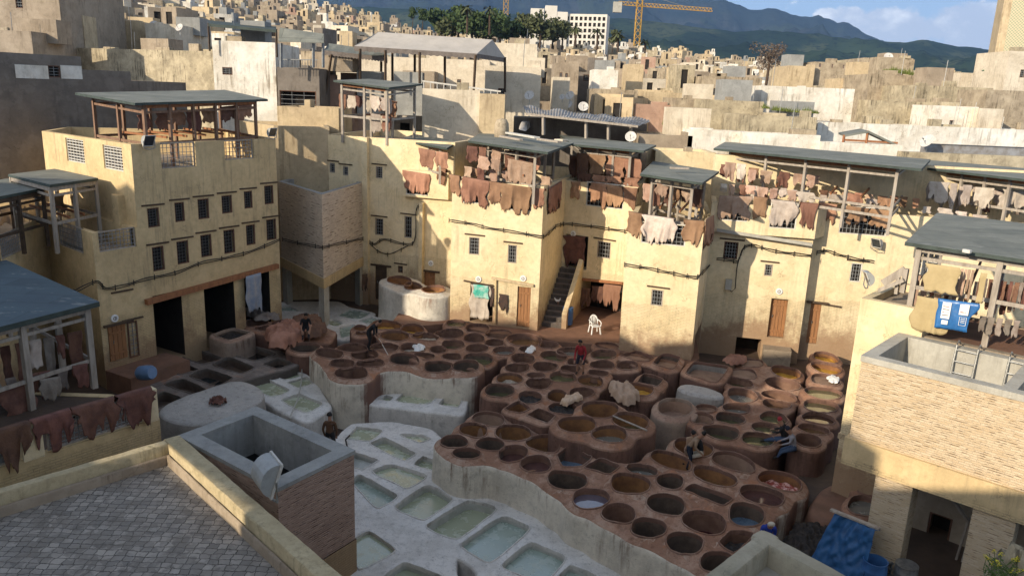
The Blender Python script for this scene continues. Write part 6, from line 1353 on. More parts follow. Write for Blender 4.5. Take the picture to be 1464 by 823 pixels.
    for sg in (-1, 1): p = c.lerp(t, .35)+fwd*.093*s+(M4 @ V(.032*sg*s, 0, 0)); e_.obox(p-V(.008, .008, .006)*s, (.016*s, 0, 0), (0, .016*s, 0), (0, 0, .010*s))
    p = c+fwd*.094*s+ax*-.05*s; e_.obox(p-(M4 @ V(.022*s, 0, 0)), (M4 @ V(.044*s, 0, 0)), fwd*.008*s, (0, 0, .008*s)); ef = e_.build('face_features', 'hair_black', None, recenter=False); ef.parent = o
    return o
R_ = math.radians
person('standing worker in a red shirt and dark shorts looking down on the middle terrace', P(829, 534, .06), R_(200), pitch=14, head=(0, .10), hands=((.2, .33, .72), (-.2, .3, .78)), feet=((.12, .05, 0), (-.14, -.08, 0)), kb=.06, top='red', bottom='shorts', bare=True, s=.97)
person('worker in black bending over the left orange vats with a pale stick', P(527, 500, .16), R_(100), pitch=48, head=(0, .10), hands=((.15, .62, .5), (-.12, .55, .42)), feet=((.13, .05, 0), (-.13, -.1, 0)), kb=.1, top='black', bottom='black', sleeve=False)
mb = MB(); p0 = P(527, 500, .16); mb.tube([p0+V(.50, -.12, .62), p0+V(.95, -.25, -.12)], .02, 6); tag(mb.build('stick', 'white_paint_wood'), 'pale stick held by the bending worker in black', 'stick')
person('dark-clothed worker seated on the mound of wet hides by the tank tower', P(437, 470, .45), R_(165), hip=.12, pitch=18, head=(-.03, .08), hands=((.18, .42, .02), (-.2, .4, .05)), feet=((.14, .55, -.35), (-.14, .6, -.35)), kb=.15, top='black', bottom='black', sleeve=False)
pb_ = P(471, 594, .33); person('man in a brown coat standing with his back turned beyond the foreground brick tank', V(pb_.x, pb_.y, -1.28), R_(0), head=(0, .02), hands=((.22, .12, .78), (-.22, .12, .78)), eb=-.04, top='brown', bottom='black')
p5 = P(1006, 623, .72); person('worker in a black T-shirt seated on a vat rim facing the pale-clothed one', V(p5.x, p5.y, .02), R_(-70), hip=.1, pitch=25, head=(0, .08), hands=((.15, .5, .15), (-.12, .48, .18)), feet=((.13, .5, -.45), (-.13, .45, -.45)), kb=.15, top='black', bottom='cream', sleeve=False)
p6 = P(993, 624, .78); person('stooping bare-armed worker lifting pale hides out of a vat', V(p6.x-.1, p6.y+.2, -.55), R_(110), hip=.85, pitch=35, head=(0, .09), hands=((.15, .45, .75), (-.15, .42, .78)), feet=((.12, 0, 0), (-.12, 0, 0)), top='tan', bottom='darkblue', sleeve=True)
hide3(P(983, 625, .55), P(993, 623, .6), -.05, 'hide_pink', '', V(-.6, -.8, 0), rag=.2, over=False, label='pale wet hide held up by the stooping worker at the vat', name='wet_hide', group=None)
p7 = P(1126, 602, .83); person('seated worker in a red cap behind the grey-jacketed one', V(p7.x+.02, p7.y+.15, .0), R_(-60), hip=.1, pitch=15, head=(0, .07), hands=((.15, .42, .3), (-.15, .42, .28)), feet=((.12, .62, -.25), (-.12, .66, -.2)), kb=.05, top='black', bottom='jeans', hat='red')
p8 = P(1134, 606, .86); person('seated man in a grey jacket and dark cap at the edge of the right terrace', V(p8.x+.05, p8.y-.3, .0), R_(-75), hip=.12, pitch=22, head=(0, .08), hands=((.16, .48, .22), (-.16, .46, .2)), feet=((.12, .5, -.42), (-.12, .55, -.4)), kb=.16, top='grey', bottom='jeans', hat='darkblue')
p9 = P(1100, 730, .72); person('hunched man in a bright blue jacket and pale cap by the blue vat', V(p9.x, p9.y, -.1), R_(190), hip=.12, pitch=38, head=(0, .12), hands=((.08, .42, .12), (-.08, .42, .12)), feet=((.16, .45, -.42), (-.2, .5, -.42)), kb=.15, top='blue', bottom='darkblue', hat='cream')
# rooster
br_ = W(*F5, 791, 446, 0)
c = b5+d5*(run*.32)+n5*.55; c.z = -.1+(top_z+.1)*.36+.02
J = {'b': (c+V(0, 0, .22), .075), 't': (c+V(-.14, .05, .30), .05), 'u': (c+V(-.2, .06, .42), .02), 'n': (c+V(.1, -.03, .33), .04), 'h': (c+V(.12, -.04, .43), .03), 'k': (c+V(.17, -.05, .42), .010), 'l': (c+V(.0, .03, .1), .012), 'm': (c+V(.0, .03, .0), .010), 'r': (c+V(.02, -.04, .1), .012), 's': (c+V(.02, -.04, .0), .010)}
o = skin_mesh('rooster', J, [('b', 't'), ('t', 'u'), ('b', 'n'), ('n', 'h'), ('h', 'k'), ('b', 'l'), ('l', 'm'), ('b', 'r'), ('r', 's')], {'*': 0, 'k': 1, 'l': 1, 'm': 1, 'r': 1, 's': 1}, ['white_plastic', 'skin_tone'])
tag(o, 'white rooster standing on the dark outside stair', 'rooster')
# ================================================================ the old town, hills, trees
R = (R[0], R[1])
cr = random.Random(11)
def hz(c): return 104.0+.0396*c
def lerp_tab(t, x):
    if x <= t[0][0]: return t[0][1]
    for (a, b), (c, d) in zip(t, t[1:]):
        if x <= c: return b+(d-b)*(x-a)/(c-a)
    return t[-1][1]
YTOP = [(-300, -60), (0, -45), (300, -14), (430, -2), (520, 20), (600, 44), (760, 58), (900, 66), (1000, 76), (1060, 86), (1150, 100), (1300, 108), (1464, 112), (1800, 125)]
YNEAR = [(-300, 50), (0, 52), (300, 92), (480, 122), (620, 132), (760, 150), (1000, 168), (1464, 190), (1800, 200)]
def roofy(c, Y):
    t = max(0, min(1.15, math.log(max(Y, 50)/58)/math.log(600/58))); return lerp_tab(YNEAR, c)+(lerp_tab(YTOP, c)-lerp_tab(YNEAR, c))*t**.8
def roofz(c, Y): return D(c, roofy(c, Y), Y)[2]
def colx(c, Y): return D(c, roofy(c, Y), Y)[0]
g = MB(); G = []
Ys = [49, 58, 75, 95, 120, 150, 190, 240, 300, 380, 480, 600, 760, 1000]
for Y in Ys:
    row = []
    for c in range(-500, 2001, 50):
        z = roofz(c, Y); zz = z-7.5 if Y > 70 else (-2.0 if Y < 55 else 0); zz = zz if Y <= 600 else roofz(c, 600)-7.5-(Y-600)*.12
        row.append((D(c, 100, Y)[0], Y, zz))
    G.append(row)
g.grid(G); structure(g, 'town_slope', 'city_ground', smooth=True)
TM = [('cream_plaster', 'cream', 4), ('ochre_plaster', 'ochre', 3), ('brown_plaster', 'brown', 5), ('white_plaster', 'white', 2), ('grey_plaster', 'dark grey', 1), ('pink_plaster', 'pinkish', 1), ('mud_wall', 'weathered mud-brown', 4), ('lichen_wall', 'stained', 2), ('concrete', 'bare concrete', 1)]
TW = [t for t in TM for _ in range(t[2])]
def house_mesh(mb, cx, cy, w, d, z0, z1, yaw, far=False, r=cr, mi=0, bi=1):
    ca, sa = math.cos(yaw), math.sin(yaw)
    def q(x, y): return (cx+x*ca-y*sa, cy+x*sa+y*ca)
    pl = [q(-w/2, 0), q(w/2, 0), q(w/2, d), q(-w/2, d)]; nst = max(1, int((z1-z0)/3.0))
    for k in range(4):
        a, b = pl[k], pl[(k+1) % 4]; l = math.hypot(b[0]-a[0], b[1]-a[1]); ops = []
        if k in (0, 1, 3):
            for s in range(min(nst, 2)):
                u = r.uniform(.5, 1.6); zt = z1-1.7-s*2.9
                while u < l-1.2 and zt > z0+1:
                    if r.random() < .6: ww = r.choice((.5, .6, .8, 1.0)); ops.append(dict(u0=u, u1=u+ww, z0=zt-r.choice((.8, 1.1, 1.3)), z1=zt, d=.2))
                    u += r.uniform(1.6, 3.2)
        wallmesh(mb, a, b, z0, z1, ops, mi=mi, back=bi)
    ip = inset([Vector(p) for p in pl], .3); ph = r.uniform(.5, 1.1)
    for k in range(4):
        a, b, c, d_ = Vector(pl[k]), Vector(pl[(k+1) % 4]), ip[(k+1) % 4], ip[k]; mb.face([(a.x, a.y, z1), (b.x, b.y, z1), (c.x, c.y, z1), (d_.x, d_.y, z1)], mi)
        if not far: wallmesh(mb, ip[k], ip[(k+1) % 4], z1-ph, z1, mi=mi)
    mb.face([(p.x, p.y, z1-(ph if not far else .02)) for p in ip], mi)
    for _k in range(2 if w > 5 else 1):
        if r.random() > .62 or w < 3: continue
        w2, d2, h2 = w*r.uniform(.25, .5), d*r.uniform(.3, .5), r.uniform(1.6, 2.8); ox = r.uniform(-.5, .5)*(w-w2)*.9; oy = r.uniform(.3, .9)*(d-d2)
        p2 = [q(ox-w2/2, oy), q(ox+w2/2, oy), q(ox+w2/2, oy+d2), q(ox-w2/2, oy+d2)]
        for k in range(4): wallmesh(mb, p2[k], p2[(k+1) % 4], z1-ph, z1+h2, [dict(u0=w2*.3, u1=w2*.3+.8, z0=z1-ph+.1, z1=z1+h2-.5, d=.15)] if k == 0 and w2 > 1.6 else [], mi=mi, back=bi)
        mb.face([(p[0], p[1], z1+h2) for p in p2], mi)
    return pl
def dish(loc, s, yaw, label='small white satellite dish on a far rooftop', group='satellite dishes on far rooftops', tilt=35, back=False):
    loc = Vector(loc); ax = V(math.sin(yaw)*math.cos(math.radians(tilt)), math.cos(yaw)*math.cos(math.radians(tilt)), math.sin(math.radians(tilt)))
    r = empty('satellite_dish', loc, label, 'satellite dish', group); c = loc+V(0, 0, s*.85)
    m = MB(); m.lathe(c, [(.001, .0), (s*.25, s*.02), (s*.45, s*.07), (s*.5, s*.10), (s*.5, s*.12), (s*.44, s*.09), (s*.25, s*.045), (.001, s*.03)], 18, ax=ax); m.build('reflector', 'dish_metal', r, smooth=True)
    m = MB(); m.tube([loc, c-ax*.02*s], .03*max(1, s), 5); m.build('mast', 'steel', r)
    m = MB(); m.tube([c-V(0, 0, .4*s), c+ax*.5*s-V(0, 0, .1*s)], .015*max(1, s), 4); m.lathe(c+ax*.5*s-V(0, 0, .1*s), [(.001, 0), (.05*s, 0), (.05*s, .1*s), (.001, .1*s)], 8, ax=ax); m.build('feed_arm', 'steel', r); return r
# named big blocks right behind the courtyard
BUSY = []
def blk(label, xl, yl, xr, yr, Y, depth, m, Yr=None, drop=9, ph=.7, th=.3, ops=(), cat='house', name='town_house', z=None, inner='brown_plaster'):
    a = D(xl, yl, Y); b = D(xr, yr, Yr or Y); zt = z or (a.z+b.z)/2; d = (b-a); n = V(-d.y, d.x, 0).normalized()
    fa = (V(a.x, a.y, 0), V(b.x, b.y, 0)); oo = [op(fa, *o[:4], o[4] if len(o) > 4 else .25) for o in ops]
    if not ops and cat == 'house' and drop > 5 and (b-a).length > 3 and m not in ('yellow_plaster',):
        u = cr.uniform(.4, 1.5)
        while u < (b-a).length-1.1:
            if cr.random() < .6: zz = zt-ph-cr.uniform(.9, 1.5); oo.append(dict(u0=u, u1=u+cr.choice((.35, .5, .7)), z0=zz-cr.choice((.5, .8, 1.0)), z1=zz, d=.22))
            u += cr.uniform(1.8, 3.6)
    if name == 'town_house' and cat != 'house': name = {'wall': 'roof_wall', 'turret': 'turret', 'tower': 'brick_tower', 'fence': 'metal_fence', 'parapet': 'parapet_box'}.get(cat, 'roof_wall')
    h = building(name, label, [fa[0], fa[1], fa[1]+n*depth, fa[0]+n*depth], zt-drop, zt, m, ph=ph, th=th, ops={0: oo}, cat=cat, roof=inner)
    for o in oo: window(h, fa, o, 3, 4, frame='frame_brown', lintel=False)
    if (b-a).length > 2.2 and cat in ('house', 'wall') and drop > 4:
        L3 = (b-a).length; un = (V(b.x, b.y, 0)-V(a.x, a.y, 0)).normalized()
        for _ in range(max(1, int(L3/2.6))):
            u = cr.uniform(.05, .92)*L3; w3 = cr.uniform(.35, 1.6); h3_ = cr.uniform(.12, .55); o3_ = V(a.x, a.y, 0)+un*min(u, L3-w3-.05)+n*(.01 if w3 < 1 else .3)
            deco(h, cr.choice(('parapet_step', 'masonry_stub')), cr.choice((m, 'mud_wall', 'lichen_wall')), lambda q_: q_.obox(V(o3_.x, o3_.y, zt-.02), un*w3, n*min(depth*.6, cr.uniform(.28, 1.2)), (0, 0, h3_)), bevel=.03)
        if depth > 3.5 and cr.random() < .7:
            w3, d3_, h3_ = cr.uniform(1.6, 3), cr.uniform(1.5, 2.5), cr.uniform(1.0, 1.8); u = cr.uniform(.1, .7)*L3; o3_ = V(a.x, a.y, 0)+un*u+n*depth*.45
            deco(h, 'roof_hut', cr.choice((m, 'brown_plaster', 'cream_plaster', 'concrete')), lambda q_: q_.obox(V(o3_.x, o3_.y, zt-ph+.01), un*w3, n*d3_, (0, 0, h3_+ph*.3)))
        for _ in range(int(L3/4)):
            u = cr.uniform(.1, .9)*L3; p3 = V(a.x, a.y, 0)+un*u+n*.6; deco(h, 'aerial', 'steel', lambda q_: q_.tube([V(p3.x, p3.y, zt-.3), V(p3.x+.05, p3.y, zt+cr.uniform(.8, 2.2))], .022, 4))
    BUSY.append((min(xl, xr), max(xl, xr), min(Y, Yr or Y), max(Y, Yr or Y)+depth)); return h
# grey house behind the long shaded one (runs away from the camera, so the low sun misses it)
ga, gb, gc, gd = D(-60, 78, 38.5), D(118, 80, 43.2), D(187, 101, 45.5), D(265, 117, 48.5)
fg = (V(ga.x, ga.y, 0), V(gd.x, gd.y, 0)); dg_ = (fg[1]-fg[0]).normalized(); ng = V(-dg_.y, dg_.x, 0)
def gpt(px): p = W(*fg, px, 110); return V(p.x, p.y, 0)
zg = [W(*fg, 60, 78).z, W(*fg, 150, 101).z, W(*fg, 230, 117).z]; xg = [-80, 118, 187, 265]
for i, lb in enumerate(('tall grey shaded house with a white band and one small dark window', 'middle step of the grey shaded house row', 'lowest step of the grey shaded house row beside the green-roofed shed')):
    a, b = gpt(xg[i]), gpt(xg[i+1]); o_ = [op(fg, 69, 94, 86, 111, .3)] if i == 0 else []
    for o in o_: o['u0'] -= 0; sft = U(fg[0], fg[1], a); o['u0'] -= sft; o['u1'] -= sft
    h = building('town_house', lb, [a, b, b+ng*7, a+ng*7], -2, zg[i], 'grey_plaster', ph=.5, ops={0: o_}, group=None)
    if i == 0:
        m = MB(); A_2, B_2 = W(*fg, 22, 104, .02), W(*fg, 117, 103, .02); 
        m.obox(V(A_2.x, A_2.y, W(*fg, 60, 113).z), V(W(*fg, 69, 104).x-A_2.x, W(*fg, 69, 104).y-A_2.y, 0), -ng*.02, (0, 0, W(*fg, 60, 94).z-W(*fg, 60, 113).z))
        A_2 = W(*fg, 87, 104, .02); m.obox(V(A_2.x, A_2.y, W(*fg, 100, 113).z), V(B_2.x-A_2.x, B_2.y-A_2.y, 0), -ng*.02, (0, 0, W(*fg, 100, 94).z-W(*fg, 100, 113).z))
        m.build('white_band', 'white_plaster', h); window(h, (a, b), o_[0], 2, 4, lintel=False)
blk('tall tan corner house cut by the top left corner with a shuttered opening', -60, -30, 82, -22, 62, 10, 'brown_plaster', drop=22, ops=[(22, -5, 32, 12)])
blk('low tan house in front of the tall corner house at the left edge', -60, 42, 44, 44, 56, 4, 'brown_plaster', drop=12)
blk('long ochre rooftop wall running behind the grey steps', 98, 65, 304, 77, 64, 5, 'lichen_wall', drop=12, Yr=60, cat='wall')
h = blk('small ochre turret with two slits above the long ochre wall', 98, 22, 118, 22, 65, 2, 'ochre_plaster', drop=7, ph=.1, ops=[(103, 31, 106, 37, .3), (109, 31, 112, 37, .3)], cat='turret', name='turret')
blk('ochre house above the long ochre wall with a satellite dish', 130, 28, 200, 31, 74, 8, 'ochre_plaster', drop=8)
blk('narrow cream house with cracked wall left of the flat grey roof', 207, 34, 252, 34, 72, 8, 'cream_plaster', drop=8)
hw_ = blk('tall white brick house with a dark flat canopy above the green shed', 303, 57, 393, 62, 55, 6, 'white_plaster', drop=14, ph=.3)
hd_ = blk('dark brick stair tower right of the white brick house', 396, 97, 456, 97, 54, 5, 'grey_plaster', drop=12, ph=.1, ops=[(400, 130, 452, 155, .8)])
rf = empty('roof_canopy', D(350, 40, 55), 'dark flat roof canopy over the white brick house', 'canopy')
q_ = [D(298, 38, 54.5), D(395, 47, 54.5), D(395, 42, 60), D(298, 33, 60)]; m = MB(); m.v += [tuple(p) for p in q_]+[tuple(p+V(0, 0, .18)) for p in q_]; m.f += [(3, 2, 1, 0), (4, 5, 6, 7), (0, 1, 5, 4), (1, 2, 6, 5), (2, 3, 7, 6), (3, 0, 4, 7)]; m.mi += [0]*6; m.build('roof', 'felt_edge', rf)
for p in q_: deco(rf, 'post', 'dark_wood', lambda m: m.beam(p, p-V(0, 0, 1.6), .1, .1))
m = MB(); q_ = [D(400, 41, 53), D(463, 50, 53), D(463, 62, 52), D(398, 60, 52)]; m.loft([[p for p in q_], [p+V(0, 0, .06) for p in q_]]); m.face([p+V(0, 0, .06) for p in q_]); rf2 = empty('awning', q_[0], 'grey sloping awning with posts over the dark stair tower', 'awning', 'awnings on the roofs'); m.build('cloth', 'felt_roof', rf2)
for x, y, y2 in ((402, 62, 97), (448, 62, 97), (462, 62, 97)): deco(rf2, 'post', 'grille_metal', lambda m: m.beam(D(x, y, 52.6), D(x, y2, 52.6), .14, .14))
m = MB(); m.beam(D(398, 85, 53), D(454, 86, 53), .05, .06)
for x in range(400, 455, 4): m.beam(D(x, 85, 53), D(x, 96, 53), .03, .03)
m.build('railing', 'grille_metal', rf2)
# fabric tents
def tent(label, rl_, rr_, fl_, fr_, bk_, Y, zf_y, m_='cream_plaster', posts=()):
    A, B = D(*rl_, Y+2.6), D(*rr_, Y+2.6); C_, D2 = D(*fl_, Y), D(*fr_, Y); E2, F2 = C_+(A-C_)*2-V(0, 0, 2*(A.z-C_.z)), D2+(B-D2)*2-V(0, 0, 2*(B.z-D2.z))
    r = empty('awning', C_, label, 'awning', 'awnings on the roofs'); m = MB(); n = 14
    for a, b, c_, d in ((C_, D2, B, A), (A, B, F2, E2)):
        m.grid([[a.lerp(b, i/n).lerp(d.lerp(c_, i/n), k/4)+V(0, 0, -.08*math.sin(k/4*math.pi)*(1+.3*math.sin(i*2.1))) for i in range(n+1)] for k in range(5)])
    m.face([D2, F2, B]); m.face([C_, A, E2]); o = m.build('cloth', m_, r, smooth=False)
    m = MB(); 
    for a, b in ((C_, D2), (D2, F2)): m.grid([[a.lerp(b, i/40)+V(0, 0, -.28-(.07 if i % 2 else 0)) for i in range(41)], [a.lerp(b, i/40) for i in range(41)]])
    m.build('valance', 'tent_edge', r)
    for p in posts: q0 = D(p[0], p[1], Y+p[3]); deco(r, 'post', 'dark_wood', lambda m: m.beam(q0, D(p[0]+p[4] if len(p) > 4 else p[0], p[2], Y+p[3]), .13, .13))
    return r
simple('tent_edge', (.20, .17, .15), rough=.9); simple('tent_cloth', (.50, .46, .41), (.42, .385, .34), .8, 1.0)
tent('large beige fabric canopy on tall dark posts above the roof terrace', (541, 46), (704, 57), (506, 66), (682, 77), None, 55, 0, 'tent_cloth', [(515, 70, 116, 0), (551, 72, 118, 0), (561, 73, 118, 4), (593, 75, 120, 4), (600, 75, 120, 0), (636, 78, 125, 2), (680, 79, 133, 0, -3), (722, 82, 132, 5)])
tent('low brown fabric awning joined to the stair tower', (470, 62), (553, 74), (463, 72), (552, 82), None, 56, 0, 'felt_roof', [(474, 78, 138, 0, -9), (514, 78, 115, 0), (545, 80, 116, 3)])
blk('long beige house behind the fabric canopies', 455, 72, 700, 92, 70, 8, 'cream_plaster', drop=14)
blk('pale upper house with a roof shelf behind the canopy', 690, 58, 768, 66, 74, 8, 'cream_plaster', drop=10)
blk('beige house with a big satellite dish left of the corrugated shed', 694, 92, 774, 98, 62, 6, 'cream_plaster', drop=12)
blk('cream terrace wall below the large fabric canopy', 604, 124, 686, 132, 50.5, 5, 'cream_plaster', drop=9, ph=.3, cat='wall')
blk('stained terrace end wall beside the corrugated shed', 686, 132, 722, 137, 50.3, 5, 'ochre_plaster', drop=9, ph=.3)
blk('beige wall below the stair tower above the tank tower', 396, 152, 484, 155, 49.6, 4, 'ochre_plaster', drop=8, ph=.2)
blk('low pink room under the brown awning', 462, 112, 506, 116, 57, 4, 'pink_plaster', drop=6)
blk('white parapet box on the canopy terrace, left one', 510, 100, 545, 104, 57.5, 1.2, 'concrete', drop=3, ph=.1, cat='parapet'); blk('white parapet box on the canopy terrace, right one', 563, 102, 604, 104, 56.5, 1.2, 'concrete', drop=3, ph=.1, cat='parapet')
m = MB(); m.beam(D(604, 116, 52), D(716, 131, 52), .08, .1)
for k in range(12): x = 606+k*9.6; m.beam(D(x, 116+(x-604)*.134, 52), D(x, 128+(x-604)*.1, 52), .05, .05)
tag(m.build('terrace_railing', 'white_paint_wood'), 'white railing on the terrace under the large canopy', 'railing')
# corrugated shed in the middle
r = empty('corrugated_shed', D(740, 200, 50), 'dilapidated shed with a wavy corrugated roof and green posts', 'shed'); m = MB(); G = []
A, B, C_, D2 = D(752, 192, 49.5), D(915, 178, 49), D(925, 168, 53), D(765, 152, 55)
for k in range(9): G.append([(A.lerp(D(905, 182, 49.2), i/60)).lerp(D2.lerp(C_, i/60), k/8)+V(0, 0, .07*math.sin(i*1.25)+.12*noise.noise(Vector((i*.15, k*.4, 5)))) for i in range(61)])
A = D(752, 160, 50.2); G = [[(D(752, 162, 50.2).lerp(D(912, 180, 49.5), i/240)).lerp(D(748, 152, 54).lerp(D(930, 172, 53), i/240), k/8)+V(0, 0, .028*math.sin(i*1.1)+.2*noise.noise(Vector((i*.035, k*.4, 5)))) for i in range(241)] for k in range(9)]
m.grid(G); m.build('corrugated_roof', 'corrugated', r)
for x, y, y2 in ((777, 163, 193), (838, 172, 199), (870, 176, 203), (902, 180, 207)): deco(r, 'post', 'grey_wood', lambda m: m.beam(D(x, y, 50), D(x, y2, 50), .16, .16))
deco(r, 'eave_beam', 'grey_wood', lambda m: m.beam(D(752, 163, 50), D(912, 181, 49.3), .1, .14))
blk('dark back wall of the corrugated shed', 735, 160, 925, 182, 54, 3, 'grey_plaster', drop=8, ph=.05, cat='wall')
crumpled('roof_cloth', [(742, 176), (752, 158), (775, 158), (764, 176), (750, 184)], 9.9, 'tent_cloth', 'pale cloth slumped over the left end of the corrugated roof', 'cloth', .2, .3, 21, .3)
mb = MB(); c0 = D(717, 190, 47); mb.lathe((c0.x, c0.y, c0.z-.5), [(.42, 0), (.45, .7), (.42, 1.05), (.3, 1.28), (.001, 1.35)], 14); tag(mb.build('roof_tank', 'mud_wall', smooth=True), 'small round-topped masonry chimney beside the wide shed roof', 'chimney')
blk('low plank shack beside the satellite dish', 915, 186, 990, 200, 49, 4, 'brown_plaster', drop=5, ph=.1)
blk('yellow parapet wall between two felt roofs', 938, 212, 1024, 222, 45, 3, 'yellow_plaster', drop=5, ph=.2, cat='wall')
# white walls, ruins at right
blk('bright white roof wall behind the long felt roof, left half', 985, 182, 1058, 192, 49, 2.0, 'white_plaster', drop=5, ph=.05, cat='wall'); blk('bright white roof wall behind the long felt roof, right half', 1064, 186, 1173, 197, 48, 2.0, 'white_plaster', drop=5, ph=.05, cat='wall')
blk('white gabled roof wall with grass at its foot', 1090, 120, 1222, 130, 64, 3, 'white_plaster', drop=8, ph=.1)
blk('long low white roof wall running to the right edge', 1172, 158, 1500, 203, 56, 3, 'white_plaster', drop=7, ph=.05, cat='wall')
blk('grey stepped parapet house below the grassy roof', 1060, 160, 1168, 172, 54, 5, 'lichen_wall', drop=7, ph=.1)
blk('ruined brown wall with slits on the skyline', 1165, 90, 1252, 90, 95, 8, 'mud_wall', drop=12, ph=.4, ops=[(1171, 91, 1174, 96), (1189, 92, 1191, 97), (1205, 93, 1207, 98), (1221, 94, 1223, 99)])
blk('orange plastered gable left of the slit wall', 1128, 97, 1166, 92, 94, 6, 'ochre_plaster', drop=10, ph=.1)
blk('tawny skyline house with a dish on its roof', 1236, 82, 1308, 86, 104, 8, 'mud_wall', drop=12, ph=.4)
blk('bright ochre wall beside the grass-topped block', 1202, 112, 1247, 114, 80, 4, 'ochre_plaster', drop=8, ph=.1)
blk('grass-topped brown block with a dark doorway', 1245, 104, 1312, 110, 74, 8, 'mud_wall', drop=10, ph=.1, ops=[(1286, 122, 1292, 142, .6)])
blk('long stained brown wall with a red drainpipe', 1308, 120, 1420, 128, 68, 6, 'lichen_wall', drop=9, ph=.2)
blk('long brown roof wall in front of the stained wall', 1243, 141, 1366, 150, 62, 2.0, 'lichen_wall', drop=7, ph=.05, cat='wall')
blk('pale whitewashed roof gable right of the satellite dish', 1338, 152, 1400, 152, 58, 3.5, 'white_plaster', drop=6, ph=.1); blk('second pale roof gable by the rubble wall', 1402, 155, 1436, 156, 57, 3, 'cream_plaster', drop=6, ph=.1)
blk('pitted ochre rubble wall at the right edge', 1412, 128, 1500, 132, 60, 4, 'mud_wall', drop=9, ph=.1)
blk('sunlit lichen-stained parapet behind the far felt roofs', 1291, 211, 1520, 232, 46, .6, 'lichen_wall', drop=4, ph=.02, cat='wall'); blk('broken white parapet by the gabled shelter', 1176, 199, 1291, 211, 47.5, 1, 'white_plaster', drop=4, ph=.05, cat='wall')
blk('corrugated metal fence behind the lichen parapet', 1320, 202, 1520, 216, 50, .2, 'corrugated', drop=3, ph=.01, cat='fence', name='metal_fence')
blk('cream houses below the minaret', 1376, 105, 1500, 108, 105, 8, 'cream_plaster', drop=9); blk('pale block hiding the minaret foot', 1444, 74, 1500, 74, 84, 6, 'cream_plaster', drop=12)
blk('tall twin-arched ochre ruin left of the white gable', 1008, 108, 1090, 112, 88, 7, 'mud_wall', drop=10, ph=.3); blk('broad sunlit stone house with a dark square hole', 966, 140, 1016, 142, 66, 6, 'mud_wall', drop=8, ops=[(972, 163, 978, 170)])
blk('brick-red roof wall in the middle distance', 908, 148, 965, 151, 68, 4, 'pink_plaster', drop=6, ph=.1, cat='wall'); blk('weathered stone house beside the red wall', 850, 126, 912, 130, 74, 8, 'mud_wall', drop=9); blk('square chimney-like brick tower in the middle distance', 897, 91, 921, 93, 92, 4, 'ochre_plaster', drop=9, ph=.2, cat='tower')
blk('ivory shack wall near the two big dishes', 791, 109, 815, 112, 70, 4, 'cream_plaster', drop=8); blk('dark arched house in the middle distance', 793, 90, 828, 91, 90, 8, 'brown_plaster', drop=9, ops=[(800, 104, 804, 112), (808, 105, 812, 112)])
blk('white washing terrace wall in the middle distance', 848, 99, 884, 101, 85, 4, 'white_plaster', drop=5); blk('dark grey flat house in the middle distance', 828, 81, 863, 84, 100, 8, 'grey_plaster', drop=9)
blk('long stone roof wall left of the white gable', 1014, 138, 1092, 150, 60, 5, 'lichen_wall', drop=7, ph=.1)
# gabled shelter
r = empty('gabled_shelter', D(1240, 205, 48), 'small gabled roof shelter behind the long felt roof', 'shelter'); m = MB(); a, b, c_ = D(1208, 193, 48), D(1242, 187, 48), D(1284, 207, 48); bk2 = V(1.2, 4, 0)
m.face([a, b, b+bk2, a+bk2]); m.face([b, c_, c_+bk2, b+bk2]); o = m.build('roof', 'felt_roof', r); o.modifiers.new('t', 'SOLIDIFY').thickness = .12
for p, y in ((a, 0), (b, 0), (c_, 0)): deco(r, 'post', 'red_wood', lambda m: m.beam(p+V(0, .1, 0), p+V(0, .1, -1.4), .12, .12))
deco(r, 'tie_beam', 'red_wood', lambda m: m.beam(a+V(0, .1, -.3), c_+V(0, .1, .1), .1, .12))
# minaret with lattice pattern and green tiles
m_, nt_, b_ = newmat('minaret_lattice'); uv_ = uvn(nt_)
s1 = nd(nt_, 'ShaderNodeMapping', {'Vector': uv_, 'Rotation': (0, 0, math.pi/4), 'Scale': (4.2, 4.2, 1)}).outputs[0]
ck = nd(nt_, 'ShaderNodeTexVoronoi', {'Vector': s1, 'Scale': 1.0, 'Randomness': 0.0}, distance='MANHATTAN').outputs[0]
nt_.links.new(mix(nt_, ramp(nt_, ck, .35, .5), (.27, .30, .19), (.50, .43, .28)), b_.inputs['Base Color']); b_.inputs['Roughness'].default_value = .7; bump(nt_, b_, ck, .5, .06)
mn = empty('minaret', D(1445, 100, 95), 'square minaret with green and sand lozenge lattice rising at the right edge', 'minaret'); a, b = D(1425, 60, 95), D(1500, 60, 93); a.z = b.z = 0; d = (b-a); n = V(-d.y, d.x, 0)
lean = 0; m = MB(); m.prism([a, b, b+n, a+n], 6, 40); m.build('shaft', 'ochre_plaster', mn); m = MB(); wallmesh(m, a+d*.16-n*.006, a+d*.95-n*.006, 15, 40); m.build('lattice_panel', ['minaret_lattice', 'dark_room'], mn)
simple('green_tiles', (.02, .20, .08), (.015, .12, .05), .35, 6, spec=.5)
m = MB(); a, b, c_ = D(1405, 101, 88), D(1440, 85, 88), D(1440, 104, 88); m.face([a, c_, b]); m.face([x+V(0, .3, 0) for x in (a, b, c_)]); m.loft([[a, b, c_], [x+V(0, .3, 0) for x in (a, b, c_)]]); tag(m.build('tiled_roof', 'green_tiles'), 'green tiled roof slope beside the minaret', 'roof')
